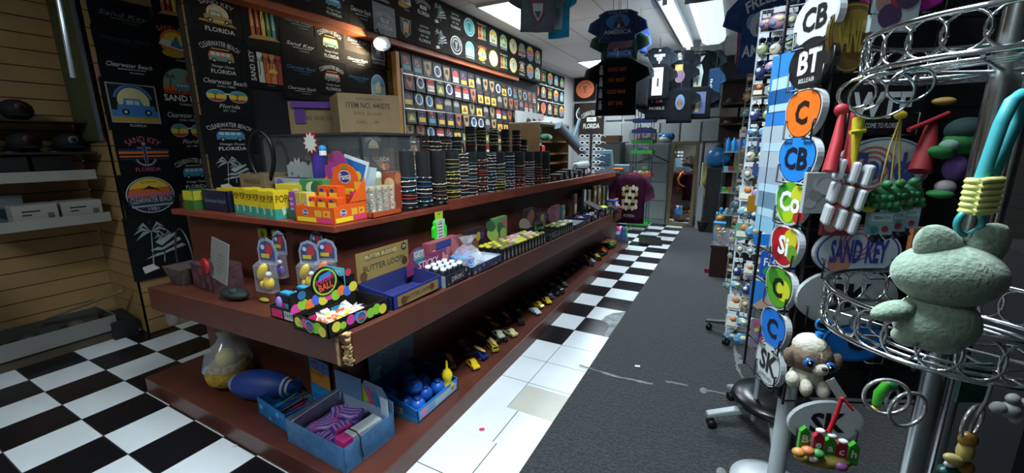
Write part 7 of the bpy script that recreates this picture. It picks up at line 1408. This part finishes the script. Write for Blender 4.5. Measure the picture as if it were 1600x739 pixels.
# dark niche with hats, right of the mirror
NX0, NX1 = -.35, 1.1
b = MB(); b.bb((NX0, 9.2, 0), (NX1+.6, 9.26, 3.14), mat('brown_niche', hexc('2c2118'), .8, var=.3, scale=3)); b.build('wall_niche', kind='structure')
HATC = ('3a3020', '14161a', '4a4030', '5a4a34', '1a2030', '2c2420')
r = empty('hat_shelf', (.25, 9.05, 0), 0, 'dark wooden wall shelf of hats behind the glass tower', 'shelf unit')
for z in (2.30, 1.93, 1.5, 1.15): b = MB(); b.box((0, 0, z), (1.2, .3, .02), mat('dark_wood', hexc('5a4426'), .6)); b.build('shelf_board', r)
rg = random.Random(71)
def hat(x, y, z, c, lab, s=1):
    r = empty('hat', (x, y, z), rg.uniform(-.4, .4), lab, 'hat', 'hats on the dark back shelves'); m = M(c, .9); b = MB(); b.lathe([(.085*s, 0), (.086*s, .05*s), (.06*s, .09*s), (.001, .10*s)], m, 16); b.build('crown', r)
    b = MB(); b.lathe([(.05*s, 0.002), (.15*s, .0), (.15*s, .008), (.05*s, .012)], m, 20); b.build('brim', r)
for k, z in enumerate((2.31, 1.94, 1.51, 1.16)):
    for j in range(4): hat(-.18+.28*j, 9.0, z+.0, HATC[(k*2+j) % 6], ORD[j]+' hat from the left on the '+ORD[k]+' shelf of the dark back shelves')
for i in range(3): carton('shoe_box', (-.2+.34*i, 9.0, 2.06), (.3, .25, .16), 0, ORD[i]+' grey-brown box from the left above the hats', 'box', M(('6a6458', '7a7468', '5a5448')[i]))
b = MB(); b.bb((NX0-.02, 8.95, 2.72), (NX1+.6, 9.2, 3.14), M('2a2c30', .7)); tag(b.build('dark_header'), 'dark header board hanging over the hat shelves', 'header board')
for i in range(6):
    b = MB(); b.lathe([(.001, 0), (.07, 0), (.075, .02), (.05, .04), (.001, .045)], M(('3a3428', '4a4434')[i % 2], .8), 14); tag(b.build('sandal', loc=(-.30+.17*(i % 3), 8.82, 1.36+.17*(i//3)), rot=(R(80), 0, .3)), 'tan sandal, '+ORD[i % 3]+' in the '+('lower' if i < 3 else 'upper')+' row below the hats', 'sandal', 'sandals hanging below the hats')
# glass shelf tower and brown plinth
GS = mat('glass_green', (.45, .6, .55), .08, alpha=.45)
r = empty('plinth_cabinet', (.07, 5.75, .011), 0, 'low red-brown cabinet carrying the souvenir boxes by the aisle', 'cabinet'); b = MB(); b.box((0, 0, .18), (.46, .9, .36), mat('plinth_brown', hexc('3a2018'), .5, var=.1)); b.build('cabinet_body', r, bevel=.004); b = MB(); b.box((0, 0, .372), (.48, .92, .024), mat('plinth_brown', hexc('3a2018'), .5)); b.build('cabinet_top', r)
r = empty('glass_tower', (.06, 5.95, .39), 0, 'narrow beige-backed tower of glass shelves on the low brown cabinet', 'shelf tower')
b = MB(); b.box((.05, .18, .62), (.26, .04, 1.24), mat('beige_back', hexc('7a705a'), .7)); b.build('back_board', r)
zs = (.30, .58, .84, 1.08)
for z in zs: b = MB(); b.box((0, 0, z), (.40, .34, .010), GS); b.build('glass_shelf', r)
for s in (-1, 1): b = MB(); b.tube([(s*.19, -.15, 0), (s*.19, -.15, 1.25)], .008, CHB, 8); b.build('post', r)
cs6 = ('1f6aa8', 'c07a28', '3a9a50', 'a83a40', '7ab0c8', 'b8b8b0')
for k, z in enumerate(zs+(1.21,)):
    for j in range(6):
        c = cs6[(j*5+k*2) % 6]; x = .06-.16+.064*j; zz = .39+z+.007
        if k == 4: continue
        b = MB()
        if k in (3,): b.lathe([(.026, 0), (.028, .12), (.012, .15), (.012, .17)], M(('1f6aa8', '2a80b8', '3a5a90')[j % 3], .3), 10); nm = 'bottle'
        elif k == 1 or k == 2: b.box((0, 0, .03), (.055, .05, .055), M(c, .4)); nm = 'small_box'
        else: b.ell((0, 0, .04), (.028, .03, .04), M(c, .4), 8, 6); nm = 'figurine'
        tag(b.build(nm, loc=(x, 5.88, zz)), ('blue bottle' if k == 3 else 'small coloured box' if k in (1, 2) else 'little figurine')+', '+ORD[j]+' from the left on the '+ORD[3-k]+' glass shelf down', 'ornament', 'ornaments on the glass shelf tower')
for i in range(5): b = MB(); b.lathe([(.024, 0), (.026, .10), (.01, .13), (.01, .15)], M(('c07a28', '1f70c0', '7ab0c8', '2a60a0', '3a80c0')[i], .3), 10); tag(b.build('bottle', loc=(-.09+.066*i, 5.97, .39+1.087)), ('amber', 'bright blue', 'pale', 'deep blue', 'sky blue')[i]+' bottle at the back of the top glass shelf', 'bottle')
r = tray('clear_basket', (-.0, 5.45, .396), (.30, .26, .17), 0, 'clear tub of purple and gold trinkets on the brown cabinet', 'tub', mat('clear_tub', (.7, .8, .85), .1, alpha=.35), None, [('front', label_text('FUNNY', 'd0d4d8', .3))])
b = MB(); rg = random.Random(77)
for i in range(30): b.ell((rg.uniform(-.12, .12), rg.uniform(-.1, .1), rg.uniform(.02, .15)), .026, M(rg.choice(('4a3a8a', 'b88a20', '6a4aa0', 'a8a8b0', 'c05a30')), .4), 7, 5)
tag(b.build('trinkets', loc=(-.0, 5.45, .40), kind='stuff'), 'heap of purple, gold and white trinkets in the clear tub', 'trinkets')
for i, (x, y, w, d, h, c, lab) in enumerate(((-.10, 5.68, .14, .14, .22, '2a7ab0', 'sky blue printed box behind the clear tub'), (.12, 5.70, .16, .14, .18, '6a8a50', 'green printed box behind the clear tub'), (-.10, 5.95, .12, .14, .30, '3a9ab8', 'small blue bucket box under the lowest glass shelf'))):
    carton('souvenir_box', (x, y, .396), (w, d, h), 0, lab, 'box', M(c), [('front', blobs(('b8b070', '3a8ab0', '8ab850', 'c8c8c0'), 5, i+40))])
b = MB(); b.lathe([(.001, 0), (.04, .0), (.05, .03), (.035, .06), (.001, .07)], M('c87820', .4), 12); tag(b.build('orange_ball', loc=(-.10, 5.80, .62+.0)), 'small orange ball by the sky blue box', 'ball')
b = MB(); b.box((0, 0, 0), (.05, .02, .05), M('8a1a3a')); tag(b.build('red_box', loc=(-.19, 5.45, .037)), 'crimson small box on the carpet beside the brown cabinet', 'box')
# dark clutter between mirror and tower
for i, (x, y, w, d, h, c, lab) in enumerate(((-.28, 8.3, .3, .4, 1.15, '0e0e10', 'tall black covered stack right of the mirror'), (.10, 8.2, .34, .4, .8, '15120f', 'low dark crate beside the tall black stack'), (.50, 8.1, .34, .4, 1.5, '18161a', 'tall dark rack cover behind the glass tower'))):
    carton('covered_stack', (x, y, .011), (w, d, h), .05*i, lab, 'stack', mat('black_cover_%d' % i, hexc(c), .9, var=.4, scale=8, bump=.5))
b = MB(); b.lathe([(.06, 0), (.10, .16), (.10, .18)], M('0c0c0e', .5), 16); tag(b.build('waste_bin', loc=(-.42, 8.15, .012)), 'small black bin on the carpet by the mirror', 'bin')
# left far wall: hanging bags and white peg panel
for i in range(9):
    y = 6.98+.17*i if i > 2 else 6.2+.22*i; x = -3.05 if i < 3 else -3.5; c = ('20242a', '14161a', '8a1a24', '2a3a44', '14161a', '202830', '3a4448', '14161a', '24302a')[i]
    r = empty('hanging_bag', (x, y, 2.05), R(20), ('graphite', 'black', 'red', 'slate', 'ink', 'steel', 'grey green', 'coal', 'dark green')[i]+' bag hanging in a row beyond the bracelets', 'bag', 'bags hanging beyond the bracelets')
    b = MB(); b.X = Matrix(); b.ell((.08, 0, -.22), (.07, .09, .18), M(c, .8), 12, 8, Matrix.Rotation(R(-18), 3, 'Y')); b.ell((.10, 0, -.30), (.06, .07, .09), M(c, .7), 10, 6); b.build('bag_body', r); b = MB(); b.tube([(0, 0, 0), (.05, .02, -.08), (.06, -.02, -.1)], .006, K_); b.build('strap', r)
b = MB(); b.bb((-3.07, 5.85, 1.2), (-3.03, 6.85, 2.1), PEG); tag(b.build('pegboard'), 'white pegboard panel with shirt hangers beyond the patches', 'panel')
for i in range(2): r = empty('clothes_hanger', (-2.99, 6.15+.4*i, 1.92), R(90), 'black hanger, '+('nearer' if i == 0 else 'farther')+' one on the white pegboard', 'hanger'); b = MB(); b.tube([(-.2, 0, -.08), (0, 0, 0), (.2, 0, -.08), (-.2, 0, -.08)], .006, K_); b.build('hanger_body', r)
# ---------------------------------------------------------------- right wall behind the racks
slat('wall_right_slats', 2.28, 9.8, 2.28, -1.5, 0, CZ, -1, 0, mat('slat_dark', hexc('14110e'), .6), GROOVE)
for k, z in enumerate((.75, 1.05, 1.38, 1.72, 2.05)):
    b = MB(); b.box((2.1, 2.4, z), (.32, 3.6, .02), mat('shelf_tan', hexc('3a2c1c'), .6)); tag(b.build('wall_shelf'), 'dark tan shelf behind the chrome spinner, '+ORD[4-k]+' from the top', 'shelf', 'shelves on the dark right wall')
rg = random.Random(81)
PC = [('violet', '4a3a6a'), ('navy', '1c2440'), ('teal', '1f4a48'), ('green', '2a5a2c'), ('grey', '4a4e54'), ('brown', '3c2a20'), ('maroon', '4a1c28'), ('blue', '2a4a7a')]
for k, z in enumerate((.76, 1.06, 1.39, 1.73, 2.06)):
    for j in range(13):
        nm, c = rg.choice(PC); y = .8+j*.26; s = rg.uniform(.8, 1.15)
        r = empty('folded_plush', (2.06, y, z), rg.uniform(-.5, .5), nm+' soft toy, '+ORD[j]+' from the near end, '+ORD[4-k]+' right wall shelf', 'soft toy', 'soft toys on the dark right shelves'); r.scale = (s, s, s)
        m = mat('felt_'+c, hexc(c), .95, var=.2, scale=20, bump=.4); b = MB(); b.ell((0, 0, .075), (.08, .085, .075), m, 12, 8); b.build('body', r); b = MB(); b.ell((-.02, 0, .17), (.06, .062, .055), m, 12, 8); b.ell((-.02, .045, .215), (.018, .018, .022), m, 8, 6); b.ell((-.02, -.045, .215), (.018, .018, .022), m, 8, 6); b.build('head', r)
r = empty('toy_ring', (1.1, 1.9, 1.20), .3, 'green, yellow and blue ring toy at the right edge beside the plush cat', 'toy')
b = MB(); b.ring((0, 0, 0), .09, .03, M('3a7a24', .5), axis='Y', n=22, k=8, arc=.5); b.ring((0, 0, 0), .06, .02, M('b0a020', .5), axis='Y', n=18, k=8, arc=.5); b.ell((0, .02, -.04), (.09, .04, .05), M('1c2c50', .6)); b.build('ring_body', r)
b = MB(); b.box((.0, 0, .6), (.5, .5, 1.2), mat('black_cover_x', hexc('0e0f12'), .9)); tag(b.build('display_table', loc=(1.1, 1.95, .011)), 'black covered display table behind the chrome spinner', 'table')
for i in range(6):
    nm, c = PC[(i*3) % 8]; r = empty('folded_plush', (.95+.13*(i % 3), 1.78+.16*(i//3), 1.213), .4*i, nm+' fluffy toy, '+ORD[i % 3]+' across in the '+('front' if i < 3 else 'rear')+' of the black table', 'soft toy', 'soft toys on the black table'); m = mat('felt_'+c, hexc(c), .95); b = MB(); b.ell((0, 0, .05), (.06, .06, .05), m); b.ell((0, -.02, .11), (.045, .045, .04), m); b.build('body', r)
# ---------------------------------------------------------------- left wall shelves and floor clutter
WS = mat('dull_white_shelf', hexc('9a9890'), .5, var=.05)
def wshelf(px0, py0, px1, py1, dep, lab, z):
    a = at(px0, py0, z=z); c = at(px1, py1, z=z)
    r = empty('wall_shelf', (-4.92, c.y, z), 0, lab, 'shelf'); L = .62
    b = MB(); b.hexa([(0, 0, 0), (dep, 0, 0), (dep, -L, 0), (0, -L, 0), (0, 0, .018), (dep, 0, .018), (dep, -L, .018), (0, -L, .018)], WS); b.build('shelf_board', r); b = MB(); b.box((dep, -L/2, -.01+.02), (.012, L, .075), WS); b.box((dep/2, -L, .01), (dep, .012, .075), WS); b.build('shelf_lip', r); return r
s1 = wshelf(40, 268, 165, 262, .42, 'upper dull white shelf on the dark left wall', 1.36)
s2 = wshelf(60, 335, 178, 335, .46, 'lower dull white shelf carrying white boxes on the left wall', 1.02)
for o, yy in ((s1, 1.36), (s2, 1.38)): o.location.y = yy
for i in range(2): carton('white_carton', (-4.60, 1.24-.25*i, 1.04), (.2, .23, .13), 0, ('right' if i == 0 else 'left')+' white carton with small print on the lower left wall shelf', 'box', M('a09e98', .6), [('right', lambda b, w, h: (b.rect(-w*.3, h*.1, w*.1, h*.18, .001, K_), b.rect(-w*.3, -h*.1, -w*.1, -h*.02, .001, K_), b.rect(w*.25, -h*.3, w*.4, 0, .001, M('5a5a58'))))])
carton('blue_carton', (-4.76, .86, 1.04), (.24, .20, .2), .1, 'dull blue and white box at the left of the lower shelf', 'box', M('4a5a64'), [('right', lambda b, w, h: (b.rect(-w*.5, h*.1, w*.5, h*.5, .001, M('6a6e70')), b.disc(0, -h*.15, h*.2, .002, M('1a2430'), n=14)))])
for i, (y, c) in enumerate(((1.15, '17181a'), (.92, '202022'))):
    r = empty('black_case', (-4.68, y, 1.378), 0, ('right' if i == 0 else 'left')+' black clear-topped case on the upper left wall shelf', 'case'); b = MB(); b.box((0, 0, .07), (.28, .21, .14), M(c, .3)); b.build('case_body', r, bevel=.006); b = MB(); b.ell((0, -.04, .16), (.05, .04, .03), M('5a2430', .5)); b.ell((.05, .04, .155), (.04, .03, .02), M('6a6664', .5)); b.build('trinket', r)
r = empty('sun_hat', (-4.5, .35, 2.05), 0, 'pale dusty sun hat high on the left wall', 'hat'); m = M('6a6656', .9); b = MB(); b.lathe([(.12, 0), (.12, .08), (.08, .14), (.001, .16)], m, 20); b.build('crown', r); b = MB(); b.lathe([(.1, 0), (.22, -.04), (.22, -.03), (.1, .01)], m, 24); b.build('brim', r)
for k, (z, n) in enumerate(((1.85, 4), (1.62, 5))):
    for j in range(n):
        y = .35+.24*j; r = empty('baseball_cap', (-4.72, y, z), 0, 'black badge cap, '+ORD[j]+' from the left in the '+('upper' if k == 0 else 'lower')+' cap row', 'cap', 'black caps on the left wall'); b = MB(); b.ell((0, 0, 0), (.1, .09, .08), M('0e0f12', .8), 14, 8); b.build('crown', r); b = MB(); b.ell((.09, 0, -.04), (.09, .07, .012), M('0c0d10', .8), 14, 6); b.build('brim', r); b = MB(); b.X = Matrix.Translation((.096, 0, .02)) @ Matrix.Rotation(R(90), 4, 'Y'); b.lathe([(.001, 0), (.03, 0), (.03, .006), (.001, .006)], M(('8a8a88', '3a4038', '7a7878', '4a2428', '6a6a6a')[j]), 14); b.lathe([(.001, .006), (.016, .006), (.016, .009), (.001, .009)], M('101012'), 12); b.build('badge', r)
b = MB(); b.bb((-4.93, .2, 1.53), (-4.5, 1.40, 1.545), M('16140f')); tag(b.build('cap_shelf'), 'dark thin shelf under the rows of black caps', 'shelf')
b = MB(); b.bb((-4.93, .2, 1.765), (-4.55, 1.40, 1.775), M('16140f')); tag(b.build('cap_shelf'), 'dark thin shelf between the rows of black caps', 'shelf')
for i, (z, c) in enumerate(((1.45+.1, '6a3a48'), (1.44, '5a2a34'))): pass
q1, q2 = at(92, 0, x=-3.9), at(115, 122, x=-3.9)
b = MB(); b.tube([q1+(q1-q2)*.3, q2], .016, mat('bright_tube', (.7, .8, .9), .15, metal=.6), 10); tag(b.build('hanging_tube'), 'shiny glass-like tube hanging down at the upper left', 'tube')
b = MB(); b.tube([q1+(q1-q2)*.3, Vector((q1.x, q1.y, CZ))], .004, CHB, 6); tag(b.build('hanging_line'), 'thin wire holding the shiny tube at the upper left', 'wire')
r = empty('wrapped_bundle', (-4.55, .42, .78), 0, 'dark red patterned bundle at the left edge of the photo', 'bundle'); m = mat('red_pattern', hexc('4a1218'), .8, var=.7, scale=25); b = MB(); b.ell((0, .02, 0), (.16, .14, .12), m); b.ell((0, -.1, .1), (.12, .12, .13), m); b.build('bundle_body', r)
b = MB(); b.bb((-4.93, .1, .63), (-4.3, .62, .65), WD); tag(b.build('ledge_shelf'), 'dark ledge holding the red patterned bundle', 'shelf')
# floor clutter at the foot of the left wall
r = empty('low_platform', (-4.7, .4, 0), 0, 'low dull wooden platform along the foot of the left wall', 'platform'); b = MB(); b.box((0, .05, .04), (.44, 1.8, .08), mat('platform_wood', hexc('4a4030'), .7, var=.1)); b.build('platform_body', r)
tray('white_tray', (-4.66, .83, .081), (.9, .40, .13), A90, 'shallow white tray box of dark goods on the low left platform', 'tray', M('7a7c78'), M('4a4a44'))
for i in range(3):
    b = MB(); b.box((0, 0, .03), (.2, .14, .05), M(('17181a', '24221c', '101112')[i], .6)); b.ell((0, 0, .07), (.06, .05, .03), M(('3a382c', '2a2a28', '50483a')[i], .6)); tag(b.build('dark_item', loc=(-4.66, .55+.27*i, .09), rot=(0, 0, .4*i)), ORD[i]+' dark boxed item from the left in the white tray', 'item')
carton('book_stack', (-4.62, 1.33, .0), (.40, .16, .15), R(-6), 'dark blue and red flat boxes with orange end by the pillar foot', 'box', M('15161c'), [('front', lambda b, w, h: (b.rect(-w*.5, -h*.5, -w*.4, h*.5, .001, M('7a2a18')), b.rect(-w*.3, -h*.3, w*.45, -h*.1, .001, M('5a2420')), b.rect(-w*.3, h*.1, w*.45, h*.2, .001, M('2a2a3a')))), ('top', lambda b, w, h: [b.rect(-w*.4, -h*.4+i*h*.2, w*.45, -h*.34+i*h*.2, .001, M('30303a')) for i in range(4)])])
b = MB(); b.tube([(-4.75, .95, .24), (-4.45, 1.36, .40)], .012, M('6a604a'), 8); tag(b.build('wooden_stick'), 'pale wooden stick leaning out of the clutter towards the pillar', 'stick')
b = MB(); vs = []; rg = random.Random(5); n = 14; pr = [(.05, 0), (.07, .06), (.065, .14), (.08, .24), (.05, .3)]
for rr, z in pr:
    for j in range(n): q = 1+rg.uniform(-.2, .2); vs.append((rr*q*cos(2*pi*j/n), rr*q*.6*sin(2*pi*j/n), z))
b.add(vs, [(i*n+j, i*n+(j+1) % n, (i+1)*n+(j+1) % n, (i+1)*n+j) for i in range(len(pr)-1) for j in range(n)], mat('cloudy_bag', hexc('8a8c8a'), .25, alpha=.55), True); pbag = tag(b.build('plastic_bag', loc=(-3.55, 1.32, .30)), 'cloudy plastic bag hanging below the left end of the shelf', 'bag')
b = MB(); b.tube([(0, 0, .28), (.36, .11, .40)], .004, M('5a5c5a'), 5); b.build('bag_string', pbag)
